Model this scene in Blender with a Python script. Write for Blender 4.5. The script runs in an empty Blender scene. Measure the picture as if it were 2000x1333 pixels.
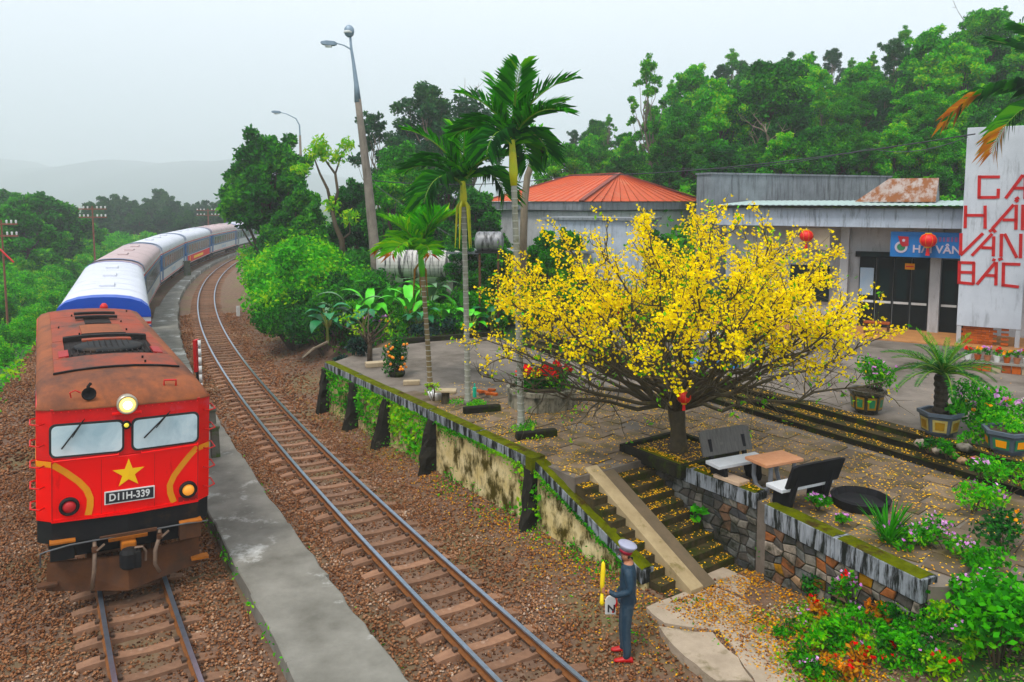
import bpy, bmesh, math, random
import numpy as np
from math import sin, cos, pi, radians as rad, atan2, hypot
from mathutils import Vector, Matrix

# ---------------------------------------------------------------- camera, sky, light
sc = bpy.context.scene
COL = sc.collection
F, HOR, CAMZ = 1500.0, 392.0, 6.95          # photo focal length (px), horizon row, camera height (m)
PPY = HOR + F * F / 15600.0                 # row of the optical axis
PITCH = math.atan((PPY - HOR) / F)
cam_d = bpy.data.cameras.new('camera')
cam = bpy.data.objects.new('camera', cam_d); COL.objects.link(cam); sc.camera = cam
cam_d.sensor_fit = 'HORIZONTAL'; cam_d.sensor_width = 36.0; cam_d.lens = 36.0 * F / 2000.0
cam_d.shift_y = -(666.5 - PPY) / 2000.0
cam_d.clip_start = 0.1; cam_d.clip_end = 6000
cam.location = (0, 0, CAMZ); cam.rotation_euler = (pi / 2 - PITCH, 0, 0)

SUN_EL, SUN_AZ = 62.0, -35.0                # overcast: soft light from high up, behind the camera's left
world = bpy.data.worlds.new('World'); sc.world = world; world.use_nodes = True
wn = world.node_tree.nodes; wl = world.node_tree.links; wn.clear()
sky = wn.new('ShaderNodeTexSky'); sky.sky_type = 'NISHITA'; sky.sun_disc = False
sky.sun_elevation = rad(SUN_EL); sky.sun_rotation = rad(180 + SUN_AZ); sky.dust_density = 6; sky.air_density = 1.2
sks = wn.new('ShaderNodeVectorMath'); sks.operation = 'SCALE'; sks.inputs['Scale'].default_value = 0.06
wl.new(sky.outputs[0], sks.inputs[0])
ovc = wn.new('ShaderNodeValToRGB')          # the even cloud cover, a little brighter overhead
ovc.color_ramp.elements[0].position = 0.49; ovc.color_ramp.elements[0].color = (0.42, 0.495, 0.57, 1)
ovc.color_ramp.elements[1].position = 0.62; ovc.color_ramp.elements[1].color = (0.655, 0.715, 0.765, 1)
tcw = wn.new('ShaderNodeTexCoord'); sxw = wn.new('ShaderNodeSeparateXYZ'); mrw = wn.new('ShaderNodeMapRange')
mrw.inputs[1].default_value = -1; mrw.inputs[2].default_value = 1
wl.new(tcw.outputs['Generated'], sxw.inputs[0]); wl.new(sxw.outputs[2], mrw.inputs[0]); wl.new(mrw.outputs[0], ovc.inputs[0])
mxw = wn.new('ShaderNodeMix'); mxw.data_type = 'RGBA'; mxw.inputs[0].default_value = 0.88
wl.new(sks.outputs[0], mxw.inputs[6]); wl.new(ovc.outputs[0], mxw.inputs[7])
bgw = wn.new('ShaderNodeBackground'); bgw.inputs[1].default_value = 1.0
ow = wn.new('ShaderNodeOutputWorld'); wl.new(mxw.outputs[2], bgw.inputs[0]); wl.new(bgw.outputs[0], ow.inputs[0])

sun_d = bpy.data.lights.new('sun', 'SUN'); sun_d.energy = 1.5; sun_d.angle = rad(16); sun_d.color = (1, 0.96, 0.9)
sun = bpy.data.objects.new('sun', sun_d); COL.objects.link(sun)
sun.location = (0, -20, 60); sun.rotation_euler = (rad(90 - SUN_EL), 0, rad(SUN_AZ))
sc.view_settings.view_transform = 'Standard'; sc.view_settings.look = 'None'
sc.view_settings.exposure = 0.78; sc.view_settings.gamma = 1.0; sc.view_settings.use_curve_mapping = False
sc.render.engine = 'CYCLES'
sc.cycles.use_denoising = True
sc.cycles.max_bounces = 6; sc.cycles.diffuse_bounces = 2; sc.cycles.glossy_bounces = 2
sc.cycles.transmission_bounces = 4; sc.cycles.transparent_max_bounces = 6; sc.cycles.volume_bounces = 3
sc.cycles.caustics_reflective = False; sc.cycles.caustics_refractive = False

# ---------------------------------------------------------------- helpers
RN = random.Random(11)
NP = np.random.default_rng(5)

def ray(x, y):
    dx = (x - 1000) / F; dz = -(y - PPY) / F
    return Vector((dx, cos(PITCH) + dz * sin(PITCH), -sin(PITCH) + dz * cos(PITCH)))
def G(x, y, z=0.0):                         # photo pixel on the level z -> point
    d = ray(x, y); t = (z - CAMZ) / d.z
    return Vector((d.x * t, d.y * t, z))
def D(x, y, Y):                             # photo pixel at the distance Y -> point
    d = ray(x, y); t = Y / d.y
    return Vector((d.x * t, Y, CAMZ + d.z * t))

MATS = {}
def new_mat(name):
    m = bpy.data.materials.new(name); m.use_nodes = True; MATS[name] = m
    nt = m.node_tree; b = nt.nodes['Principled BSDF']
    return m, nt, b
def nd(nt, t, **kw):
    n = nt.nodes.new('ShaderNode' + t)
    for k, v in kw.items(): setattr(n, k, v)
    return n
def vivid(c, k=1.4):
    m = sum(c[:3]) / 3; return tuple(max(0.0, m + (v - m) * k) for v in c[:3])
def ramp(nt, src, stops, interp='LINEAR'):
    r = nd(nt, 'ValToRGB'); e = r.color_ramp.elements; r.color_ramp.interpolation = interp
    while len(e) < len(stops): e.new(0.5)
    for k, (p, c) in enumerate(stops):
        e[k].position = p; e[k].color = (*c, 1) if len(c) == 3 else c
    nt.links.new(src, r.inputs[0]); return r.outputs[0]
def noise(nt, scale, detail=4, rough=.6, vec=None, stretch=None, which='Object', dist=0):
    tc = nd(nt, 'TexCoord'); src = tc.outputs[which]
    if stretch:
        mp = nd(nt, 'Mapping'); mp.inputs['Scale'].default_value = stretch
        nt.links.new(src, mp.inputs[0]); src = mp.outputs[0]
    n = nd(nt, 'TexNoise'); n.inputs['Scale'].default_value = scale; n.inputs['Detail'].default_value = detail
    n.inputs['Roughness'].default_value = rough; n.inputs['Distortion'].default_value = dist
    nt.links.new(src, n.inputs['Vector']); return n.outputs[0]
def mix(nt, fac, a, b):
    m = nd(nt, 'Mix', data_type='RGBA')
    for i, v in ((0, fac), (6, a), (7, b)):
        if isinstance(v, (int, float)): m.inputs[i].default_value = v
        elif isinstance(v, tuple): m.inputs[i].default_value = (*v, 1)
        else: nt.links.new(v, m.inputs[i])
    return m.outputs[2]
def bump(nt, b, src, strength=.3, dist=.02):
    bp = nd(nt, 'Bump'); bp.inputs['Strength'].default_value = strength; bp.inputs['Distance'].default_value = dist
    nt.links.new(src, bp.inputs['Height']); nt.links.new(bp.outputs[0], b.inputs['Normal'])
def wear(name, c1, c2=None, scale=4, rough=.6, metal=0, stain=None, samt=(.55, .7), sscale=1.5, stretch=None, bmp=0., bscale=40, spec=.5, per_obj=0.0, sstretch=None, which='Object'):
    """base colour c1 broken up by c2, with patches of stain"""
    m, nt, b = new_mat(name)
    c1 = vivid(c1); c2 = vivid(c2) if c2 else tuple(v * .72 for v in c1); stain = vivid(stain) if stain else None
    col = ramp(nt, noise(nt, scale, 6, .65, stretch=stretch, which=which), [(.3, c1), (.72, c2)])
    if stain:
        f = ramp(nt, noise(nt, sscale, 7, .7, stretch=sstretch, which=which), [(samt[0], (0, 0, 0)), (samt[1], (1, 1, 1))])
        col = mix(nt, f, col, stain)
    if per_obj:
        oi = nd(nt, 'ObjectInfo'); mr = nd(nt, 'MapRange'); mr.inputs[3].default_value = 1 - per_obj; mr.inputs[4].default_value = 1 + per_obj
        nt.links.new(oi.outputs['Random'], mr.inputs[0])
        hs = nd(nt, 'HueSaturation'); nt.links.new(mr.outputs[0], hs.inputs['Value']); nt.links.new(col, hs.inputs['Color']); col = hs.outputs[0]
    nt.links.new(col, b.inputs['Base Color']); b.inputs['Roughness'].default_value = rough
    b.inputs['Metallic'].default_value = metal; b.inputs['Specular IOR Level'].default_value = spec
    if bmp: bump(nt, b, noise(nt, bscale, 5, .7, which=which), bmp)
    return m
def islands(name, stops, rough=.6, trans=0.0, nscale=0.0, spec=.12, which='Object', namp=2.2):
    """each loose piece (leaf, petal, stone) gets its own colour from the ramp; broad noise drifts the choice"""
    m, nt, b = new_mat(name)
    ge = nd(nt, 'NewGeometry'); f = ge.outputs['Random Per Island']
    oi = nd(nt, 'ObjectInfo')
    ad = nd(nt, 'Math', operation='MULTIPLY_ADD'); ad.inputs[1].default_value = .25; nt.links.new(oi.outputs['Random'], ad.inputs[0])
    sc_ = nd(nt, 'Math', operation='MULTIPLY'); sc_.inputs[1].default_value = .75; nt.links.new(f, sc_.inputs[0]); nt.links.new(sc_.outputs[0], ad.inputs[2])
    f = ad.outputs[0]
    if nscale:
        n = noise(nt, nscale, 2, .5, which=which)
        k = nd(nt, 'Math', operation='MULTIPLY_ADD'); k.inputs[1].default_value = namp; k.inputs[2].default_value = -namp / 2; nt.links.new(n, k.inputs[0])
        a2 = nd(nt, 'Math', operation='ADD', use_clamp=True); nt.links.new(f, a2.inputs[0]); nt.links.new(k.outputs[0], a2.inputs[1]); f = a2.outputs[0]
    col = ramp(nt, f, [(p, vivid(c)) for p, c in stops])
    nt.links.new(col, b.inputs['Base Color']); b.inputs['Roughness'].default_value = rough; b.inputs['Specular IOR Level'].default_value = spec
    if trans:
        t = nd(nt, 'BsdfTranslucent'); nt.links.new(col, t.inputs[0])
        ms = nd(nt, 'MixShader'); ms.inputs[0].default_value = trans
        nt.links.new(b.outputs[0], ms.inputs[1]); nt.links.new(t.outputs[0], ms.inputs[2])
        nt.links.new(ms.outputs[0], nt.nodes['Material Output'].inputs[0])
    return m
def glow(name, c, s):
    m, nt, b = new_mat(name); b.inputs['Base Color'].default_value = (*c, 1)
    b.inputs['Emission Color'].default_value = (*c, 1); b.inputs['Emission Strength'].default_value = s
    return m

INV = {}
def thing(name, label, cat, loc=(0, 0, 0), rotz=0.0, group=None, kind=None, roll=0.0):
    o = bpy.data.objects.new(name, None); COL.objects.link(o); o.empty_display_size = .2
    o.location = loc; o.rotation_euler = (0, roll, rotz)
    if label: o['label'] = label
    if cat: o['category'] = cat
    if group: o['group'] = group
    if kind: o['kind'] = kind
    INV[o.name] = (Matrix.Translation(Vector(loc)) @ o.rotation_euler.to_matrix().to_4x4()).inverted()
    return o
def tag(o, label=None, cat=None, group=None, kind=None):
    for k, v in (('label', label), ('category', cat), ('group', group), ('kind', kind)):
        if v: o[k] = v
    return o
def link_mesh(name, me, parent=None, loc=(0, 0, 0), rot=(0, 0, 0), scale=(1, 1, 1)):
    o = bpy.data.objects.new(name, me); COL.objects.link(o)
    o.location = loc; o.rotation_euler = rot; o.scale = scale
    if parent is not None: o.parent = parent
    return o
def dup(root, loc=None, rotz=None, label=None, group=None, scale=None):
    r = root.copy(); COL.objects.link(r)
    if loc is not None: r.location = loc
    if rotz is not None: r.rotation_euler = (root.rotation_euler[0], root.rotation_euler[1], rotz)
    if scale is not None: r.scale = (scale,) * 3 if isinstance(scale, (int, float)) else scale
    if label: r['label'] = label
    if group: r['group'] = group
    for ch in list(root.children):
        c = ch.copy(); COL.objects.link(c); c.parent = r
        for g in list(ch.children):
            d = g.copy(); COL.objects.link(d); d.parent = c
    return r

class MB:
    def __init__(s): s.v = []; s.f = []; s.m = []; s.cm = 0; s.T = None
    def vs(s, pts):
        n = len(s.v)
        for p in pts:
            p = Vector(p)
            s.v.append(tuple(s.T @ p) if s.T else tuple(p))
        return n
    def face(s, idx): s.f.append(tuple(idx)); s.m.append(s.cm)
    def poly(s, pts): n = s.vs(pts); s.face(range(n, n + len(pts))); return s
    def box(s, c, d, rz=0.0, taper=1.0, top=None):
        x, y, z = d[0] / 2, d[1] / 2, d[2] / 2; R = Matrix.Rotation(rz, 3, 'Z'); c = Vector(c); p = []
        for sz in (-1, 1):
            k = taper if sz > 0 else 1
            for sx, sy in ((-1, -1), (1, -1), (1, 1), (-1, 1)): p.append(c + R @ Vector((sx * x * k, sy * y * k, sz * z)))
        n = s.vs(p)
        for q in ((0, 3, 2, 1), (4, 5, 6, 7), (0, 1, 5, 4), (1, 2, 6, 5), (2, 3, 7, 6), (3, 0, 4, 7)): s.face([n + i for i in q])
        return s
    def beam(s, a, b, w, h, up=(0, 0, 1)):   # a bar of section w x h between two points
        a, b = Vector(a), Vector(b); d = (b - a).normalized(); sd = d.cross(Vector(up))
        if sd.length < 1e-4: sd = d.cross(Vector((0, 1, 0)))
        sd.normalize(); u = sd.cross(d); p = []
        for q in (a, b):
            for i, j in ((-1, -1), (1, -1), (1, 1), (-1, 1)): p.append(q + sd * (i * w / 2) + u * (j * h / 2))
        n = s.vs(p)
        for q in ((0, 1, 2, 3), (7, 6, 5, 4), (0, 4, 5, 1), (1, 5, 6, 2), (2, 6, 7, 3), (3, 7, 4, 0)): s.face([n + i for i in q])
        return s
    def prism(s, poly, z0, z1, zt=None):
        k = len(poly); n = s.vs([(p[0], p[1], z0) for p in poly] + [(p[0], p[1], z1) for p in poly])
        s.face([n + i for i in range(k)][::-1]); s.face([n + k + i for i in range(k)])
        for i in range(k): j = (i + 1) % k; s.face([n + i, n + j, n + k + j, n + k + i])
        return s
    def tube(s, pts, r, n=6, caps=True):
        pts = [Vector(p) for p in pts]; r = r if isinstance(r, (list, tuple)) else [r] * len(pts)
        rings = []; ref = None
        for i, p in enumerate(pts):
            d = (pts[min(i + 1, len(pts) - 1)] - pts[max(i - 1, 0)]).normalized()
            if ref is None: ref = d.cross(Vector((0, 0, 1)) if abs(d.z) < .9 else Vector((1, 0, 0)))
            ref = (ref - d * ref.dot(d)).normalized(); u = d.cross(ref)
            rings.append(s.vs([p + (ref * cos(2 * pi * k / n) + u * sin(2 * pi * k / n)) * r[i] for k in range(n)]))
        for a, b in zip(rings, rings[1:]):
            for k in range(n): s.face((a + k, a + (k + 1) % n, b + (k + 1) % n, b + k))
        if caps:
            s.face([rings[0] + k for k in range(n)][::-1]); s.face([rings[-1] + k for k in range(n)])
        return s
    def lathe(s, prof, n=12, c=(0, 0, 0), axis='z', rot=0.0):
        c = Vector(c); rings = []
        for r, z in prof:
            ps = []
            for k in range(n):
                a = 2 * pi * k / n + rot
                q = (r * cos(a), r * sin(a), z) if axis == 'z' else (r * cos(a), z, r * sin(a)) if axis == 'y' else (z, r * cos(a), r * sin(a))
                ps.append(c + Vector(q))
            rings.append(s.vs(ps))
        for a, b in zip(rings, rings[1:]):
            for k in range(n): s.face((a + k, a + (k + 1) % n, b + (k + 1) % n, b + k))
        s.face([rings[0] + k for k in range(n)][::-1]); s.face([rings[-1] + k for k in range(n)])
        return s
    def loft(s, rings, closed=False, caps=False):
        st = [s.vs(r) for r in rings]; k = len(rings[0])
        for a, b in zip(st, st[1:]):
            for i in range(k if closed else k - 1): j = (i + 1) % k; s.face((a + i, a + j, b + j, b + i))
        if caps: s.face([st[0] + i for i in range(k)][::-1]); s.face([st[-1] + i for i in range(k)])
        return s
    def mesh(s, name, mats, smooth=False, M=None):
        me = bpy.data.meshes.new(name)
        v = s.v if M is None else [tuple(M @ Vector(p)) for p in s.v]
        me.from_pydata(v, [], s.f)
        for m in (mats if isinstance(mats, (list, tuple)) else [mats]): me.materials.append(MATS[m] if isinstance(m, str) else m)
        if any(s.m): me.polygons.foreach_set('material_index', s.m)
        bm = bmesh.new(); bm.from_mesh(me); bmesh.ops.recalc_face_normals(bm, faces=bm.faces); bm.to_mesh(me); bm.free()
        if smooth: me.polygons.foreach_set('use_smooth', [True] * len(me.polygons))
        me.update(); return me
    def build(s, name, mats, parent=None, world=False, smooth=False, bevel=0.0, loc=(0, 0, 0), rot=(0, 0, 0)):
        M = INV[parent.name] if (world and parent is not None) else None
        o = link_mesh(name, s.mesh(name, mats, smooth, M), parent, loc, rot)
        if bevel:
            bv = o.modifiers.new('bevel', 'BEVEL'); bv.width = bevel; bv.segments = 2; bv.limit_method = 'ANGLE'; bv.angle_limit = rad(35)
        return o

def quads(name, C, A, B, mats, mi=None, tri=False):
    """C centres, A half-length vectors, B half-width vectors -> kite-shaped leaves, all in one mesh"""
    N = len(C); V = np.empty((N, 4, 3), np.float32)
    V[:, 0] = C - A; V[:, 1] = C + B - A * .1; V[:, 2] = C + A; V[:, 3] = C - B - A * .1
    me = bpy.data.meshes.new(name); me.vertices.add(N * 4); me.vertices.foreach_set('co', V.ravel())
    me.loops.add(N * 4); me.loops.foreach_set('vertex_index', np.arange(N * 4, dtype=np.int32))
    me.polygons.add(N); me.polygons.foreach_set('loop_start', np.arange(0, N * 4, 4, dtype=np.int32))
    me.polygons.foreach_set('loop_total', np.full(N, 4, np.int32))
    for m in (mats if isinstance(mats, (list, tuple)) else [mats]): me.materials.append(MATS[m])
    if mi is not None: me.polygons.foreach_set('material_index', mi.astype(np.int32))
    me.update(calc_edges=True); return me
def rdir(n, up=0.0, rng=None):
    rng = rng or NP
    v = rng.normal(size=(n, 3)); v[:, 2] += up
    return v / np.linalg.norm(v, axis=1, keepdims=True)
def leaves(name, C, size, mats, up=.6, aspect=.5, rng=None, droop=0.0, mi=None):
    rng = rng or NP; n = len(C)
    nrm = rdir(n, up, rng); a = rdir(n, 0, rng); a[:, 2] -= droop
    a -= nrm * (a * nrm).sum(1, keepdims=True); a /= np.linalg.norm(a, axis=1, keepdims=True) + 1e-6
    b = np.cross(nrm, a); sz = (size * rng.uniform(.6, 1.35, n))[:, None]
    return quads(name, C, a * sz, b * sz * aspect, mats, mi)
def blob(n, c, r, rng=None, shell=.55):
    """points through a lumpy ball, most of them towards its skin and upper side"""
    rng = rng or NP
    d = rdir(n, .25, rng); k = (shell + (1 - shell) * rng.random(n) ** .5)[:, None] * rng.uniform(.75, 1.1, (n, 1))
    return np.asarray(c) + d * k * np.asarray(r)
def smooth(x, a, b):
    t = np.clip((np.asarray(x, float) - a) / (b - a), 0, 1); return t * t * (3 - 2 * t)
def vnoise(x, y, f, seed=0):
    return (np.sin(x * f * 1.3 + seed) * np.cos(y * f * 1.1 + seed * 2.1) + .6 * np.sin(x * f * 2.7 + y * f * 1.9 + seed * .7) + .4 * np.cos(y * f * 4.1 - x * f * 3.3 + seed * 1.3)) / 2

# ---------------------------------------------------------------- the two railway lines (heading polynomials fitted to the rails)
def line(c, x0, y0, s):
    hd = np.radians(c[0] + c[1] * s + c[2] * s * s + c[3] * s ** 3); ds = s[1] - s[0]
    X = -np.concatenate([[0], np.cumsum(np.sin((hd[1:] + hd[:-1]) / 2))]) * ds
    Y = np.concatenate([[0], np.cumsum(np.cos((hd[1:] + hd[:-1]) / 2))]) * ds
    k = np.argmin(abs(s)); return X - X[k] + x0, Y - Y[k] + y0, hd
SS = np.linspace(-16, 130, 1461)
T1 = line((31.587, -.23778, -.0006114, 6.1624e-6), -6.61, 12.9, SS)
T2 = line((32.071, -.18823, -.0009611, 5.2143e-6), .2148, 10.9, SS)
def at(T, s, off=0.0, z=0.0):
    i = int(np.clip(round((s + 16) * 10), 0, 1460)); h = T[2][i]
    return Vector((T[0][i] + off * cos(h), T[1][i] + off * sin(h), z)), h
def pos(s, o, T=T2):
    h = np.interp(s, SS, T[2]); return np.interp(s, SS, T[0]) + o * np.cos(h), np.interp(s, SS, T[1]) + o * np.sin(h)
def offs(x, y, T=T2):
    """signed distance to the line (right positive) and position along it"""
    x = np.atleast_1d(np.asarray(x, float)); y = np.atleast_1d(np.asarray(y, float)); sh = x.shape; x = x.ravel(); y = y.ravel()
    tx, ty, th = T[0][::5], T[1][::5], T[2][::5]; o = np.empty(len(x)); s = np.empty(len(x))
    for k in range(0, len(x), 4000):
        d = np.hypot(x[k:k + 4000, None] - tx, y[k:k + 4000, None] - ty); i = d.argmin(1)
        o[k:k + 4000] = (x[k:k + 4000] - tx[i]) * np.cos(th[i]) + (y[k:k + 4000] - ty[i]) * np.sin(th[i]); s[k:k + 4000] = SS[::5][i]
    return o.reshape(sh), s.reshape(sh)
# frame of the wall and stairs: origin at the wall corner post, u runs down the stairs, n across them
WB = Vector((.49, 15.88, 0)); U = Vector((.57, -.82, 0)).normalized(); N_ = Vector((.82, .57, 0)).normalized()
def UN(u, n, z=0.0): p = WB + U * u + N_ * n; return Vector((p.x, p.y, z))
ZT, ZP = 1.4, 1.8                            # terrace and plaza levels
def gz(x, y):
    x = np.asarray(x, float); y = np.asarray(y, float); o, s = offs(x, y)
    z = -.225 + smooth(o, 1.4, 3.2) * .225
    z = z + smooth(o, 2.6, 6.0) * 1.3 * smooth(y, 24.5, 28)                      # bank beyond the wall
    z = z - smooth(-o, 7.6, 10) * .5                                            # shoulder on the far side of the train
    z = z + smooth(x, 4.3, 6.9) * 1.25 * (1 - smooth(y, 13.5, 16)) * smooth(y, 3, 8)   # flower slope beside the stairs
    hill = np.clip(.22 * (np.minimum(x, 70) - 2) + .2 * (np.minimum(y, 78) - 42), 0, 40) * smooth(y, 36, 48) * smooth(x, -10, 8) * (1 - .8 * smooth(y, 95, 160))
    z = z + hill + .08 * vnoise(x, y, .9, 3) * smooth(abs(o + 2.4), 6, 8)
    return z
def gz1(x, y): return float(gz(np.array([x]), np.array([y]))[0])
# ---------------------------------------------------------------- materials
wear('earth', (.19, .125, .07), (.10, .07, .04), 1.2, .95, stain=(.07, .085, .03), samt=(.56, .7), sscale=.5, bmp=.6, bscale=14)
wear('undergrowth', (.03, .11, .018), (.06, .17, .02), .8, .9, stain=(.02, .05, .015), sscale=.6, bmp=.8, bscale=6)
wear('concrete', (.33, .31, .28), (.20, .19, .17), 1.6, .85, stain=(.10, .095, .085), samt=(.5, .68), sscale=.7, bmp=.25, bscale=30)
wear('platform', (.25, .24, .215), (.11, .105, .09), 1.1, .85, stain=(.62, .62, .60), samt=(.56, .66), sscale=.42, bmp=.3, bscale=26)
wear('plaza', (.22, .19, .165), (.10, .085, .07), .9, .8, stain=(.05, .04, .028), samt=(.5, .7), sscale=.5, bmp=.25, bscale=22)
wear('flagstone', (.20, .15, .11), (.085, .065, .046), 2.2, .82, stain=(.10, .075, .03), samt=(.48, .66), sscale=1.1, bmp=.45, bscale=16, per_obj=.35)
wear('dark_stone', (.022, .02, .015), (.009, .009, .007), 5, .95, stain=(.035, .05, .01), samt=(.5, .66), sscale=2.5, bmp=.6, bscale=30, spec=.15)
wear('step_tread', (.075, .06, .035), (.03, .025, .015), 4, .95, stain=(.03, .04, .01), samt=(.48, .62), sscale=2, bmp=.5, bscale=26, spec=.15)
wear('moss', (.13, .145, .012), (.05, .06, .012), 4, 1., stain=(.05, .035, .015), samt=(.54, .64), sscale=2.2, bmp=1., bscale=45, spec=.05)
wear('coping', (.36, .38, .41), (.15, .16, .17), 2.5, .9, stain=(.012, .014, .012), samt=(.44, .54), sscale=1.8, stretch=(5, 5, .8), sstretch=(4, 4, .55), bmp=.4, bscale=30, spec=.2)
wear('plaster', (.70, .62, .42), (.50, .40, .20), 2.2, .9, stain=(.055, .045, .012), samt=(.44, .58), sscale=1.9, sstretch=(1.6, 1.6, .9), bmp=.35, bscale=24, spec=.2)
wear('pier', (.03, .028, .022), (.01, .01, .008), 4, .95, stain=(.15, .14, .11), samt=(.62, .72), sscale=2.5, bmp=.9, bscale=14, spec=.15)
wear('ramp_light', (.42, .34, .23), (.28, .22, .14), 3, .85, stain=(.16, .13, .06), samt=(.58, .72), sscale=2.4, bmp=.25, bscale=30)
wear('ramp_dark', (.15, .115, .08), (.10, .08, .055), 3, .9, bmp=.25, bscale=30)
wear('rail_side', (.20, .085, .035), (.11, .05, .025), 9, .8, bmp=.3, bscale=50)
wear('rail_head', (.40, .46, .55), (.30, .33, .38), 6, .28, metal=.85, stretch=(1, 1, 1))
wear('sleeper', (.27, .165, .115), (.17, .10, .07), 6, .92, stain=(.33, .24, .19), samt=(.6, .72), sscale=4, bmp=.4, bscale=40, per_obj=.25)
wear('iron', (.05, .04, .035), (.09, .05, .03), 9, .7)
islands('stone', [(0, (.05, .023, .015)), (.3, (.145, .068, .04)), (.6, (.25, .13, .08)), (.9, (.35, .22, .15)), (1, (.46, .36, .29))], .9, nscale=.6, namp=.9)
islands('stone_oily', [(0, (.03, .016, .012)), (.5, (.09, .045, .028)), (1, (.2, .11, .07))], .8)
islands('litter', [(0, (.10, .045, .012)), (.3, (.32, .13, .015)), (.6, (.55, .27, .01)), (.85, (.62, .40, .02)), (1, (.25, .30, .03))], .8)
islands('petal', [(0, (.45, .2, .01)), (.45, (.78, .45, .01)), (1, (.9, .66, .03))], .7)
islands('leaf_dark', [(0, (.012, .05, .016)), (.4, (.026, .125, .025)), (.75, (.055, .24, .03)), (1, (.13, .36, .04))], .6, .35, .33)
islands('leaf_mid', [(0, (.016, .085, .012)), (.35, (.04, .21, .016)), (.7, (.09, .36, .02)), (1, (.25, .50, .03))], .6, .4, .3)
islands('leaf_bright', [(0, (.02, .12, .008)), (.3, (.06, .31, .008)), (.65, (.13, .48, .01)), (1, (.40, .60, .02))], .6, .4, .3)
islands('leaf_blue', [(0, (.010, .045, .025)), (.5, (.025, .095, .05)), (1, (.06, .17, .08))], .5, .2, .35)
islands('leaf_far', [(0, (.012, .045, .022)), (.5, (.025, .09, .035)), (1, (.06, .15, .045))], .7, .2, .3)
islands('leaf_lime', [(0, (.06, .26, .01)), (.5, (.18, .46, .012)), (1, (.5, .6, .02))], .6, .4)
islands('leaf_navy', [(0, (.008, .02, .018)), (.6, (.018, .045, .035)), (1, (.04, .09, .05))], .4, .1)
islands('leaf_rust', [(0, (.2, .05, .01)), (.5, (.42, .17, .02)), (1, (.5, .32, .03))], .6, .2)
islands('blossom', [(0, (.78, .54, .001)), (.25, (.97, .76, .001)), (.75, (1., .86, .002)), (1, (1., .92, .05))], .6, .4, spec=.05)
islands('flower_red', [(0, (.5, .01, .01)), (1, (.85, .03, .02))], .6, .2)
islands('flower_pink', [(0, (.55, .2, .55)), (.6, (.75, .42, .72)), (1, (.85, .65, .85))], .6, .2)
islands('flower_orange', [(0, (.8, .28, .01)), (1, (.95, .5, .02))], .6, .2)
wear('bark', (.10, .075, .05), (.05, .038, .027), 8, .95, stretch=(1, 1, .3), bmp=.6, bscale=25)
wear('bark_pale', (.26, .22, .17), (.13, .11, .08), 6, .95, stretch=(1, 1, .3), bmp=.4, bscale=25)
wear('bark_old', (.085, .07, .045), (.04, .034, .024), 8, .95, stain=(.13, .11, .05), samt=(.55, .7), sscale=4, bmp=.9, bscale=18)
wear('soil', (.06, .042, .028), (.035, .026, .018), 6, 1, bmp=.6, bscale=40)

# ---------------------------------------------------------------- ground sheet
def sheet(name, xs, ys, mat, zoff=0.0, zfun=None):
    X, Y = np.meshgrid(xs, ys); Z = (zfun or gz)(X, Y) + zoff; h, w = X.shape
    me = bpy.data.meshes.new(name); V = np.stack([X, Y, Z], -1).reshape(-1, 3)
    idx = np.arange(h * w).reshape(h, w); Q = np.stack([idx[:-1, :-1], idx[:-1, 1:], idx[1:, 1:], idx[1:, :-1]], -1).reshape(-1, 4)
    me.from_pydata(V.tolist(), [], Q.tolist()); me.materials.append(MATS[mat]); me.polygons.foreach_set('use_smooth', [True] * len(me.polygons)); me.update()
    return link_mesh(name, me)
def grade(segs):
    out = []
    for a, b, st in segs: out += list(np.arange(a, b, st))
    return np.array(out + [segs[-1][1]])
m, nt, b = new_mat('ground')
# earth near the lines, leafy undergrowth beyond; the border follows the ballast shoulder and the bank
att = nd(nt, 'Attribute'); att.attribute_name = 'green'
edge = nd(nt, 'Math', operation='ADD'); nt.links.new(att.outputs['Fac'], edge.inputs[0])
nz = nd(nt, 'Math', operation='MULTIPLY_ADD'); nz.inputs[1].default_value = .9; nz.inputs[2].default_value = -.45; nt.links.new(noise(nt, .8, 5), nz.inputs[0]); nt.links.new(nz.outputs[0], edge.inputs[1])
gf = ramp(nt, edge.outputs[0], [(.4, (0, 0, 0)), (.6, (1, 1, 1))])
ea = ramp(nt, noise(nt, 5, 8, .75), [(.25, (.075, .042, .026)), (.5, (.17, .095, .058)), (.75, (.27, .17, .11))])
ea = mix(nt, ramp(nt, noise(nt, .45, 5), [(.48, (0, 0, 0)), (.66, (1, 1, 1))]), ea, (.16, .12, .05))
gr = ramp(nt, noise(nt, 2.5, 7, .7), [(.3, (.012, .045, .008)), (.7, (.05, .14, .014))])
nt.links.new(mix(nt, gf, ea, gr), b.inputs['Base Color']); b.inputs['Roughness'].default_value = .95
bump(nt, b, noise(nt, 9, 6, .75), .8, .05)
xs = grade([(-2400, -420, 180), (-420, -60, 20), (-60, -24, 1.2), (-24, 12, .45), (12, 60, 1.2), (60, 260, 20)])
ys = grade([(-40, 4, 2), (4, 34, .45), (34, 90, 1.4), (90, 180, 5), (180, 620, 22), (620, 2500, 180)])
g = sheet('ground', xs, ys, 'ground')
X, Y = np.meshgrid(xs, ys); o_, s_ = offs(X, Y)
grn = np.clip(smooth(-o_, 7.2, 9.2) + smooth(o_, 4.2, 7) * smooth(Y, 25, 29) + smooth(X, 5.0, 6.5) * (Y < 14.5) * .8 + (Y > 60) * smooth(abs(o_ + 2.4), 4.6, 6), 0, 1)
a_ = g.data.attributes.new('green', 'FLOAT', 'POINT'); a_.data.foreach_set('value', grn.ravel().astype(np.float32))
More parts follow.
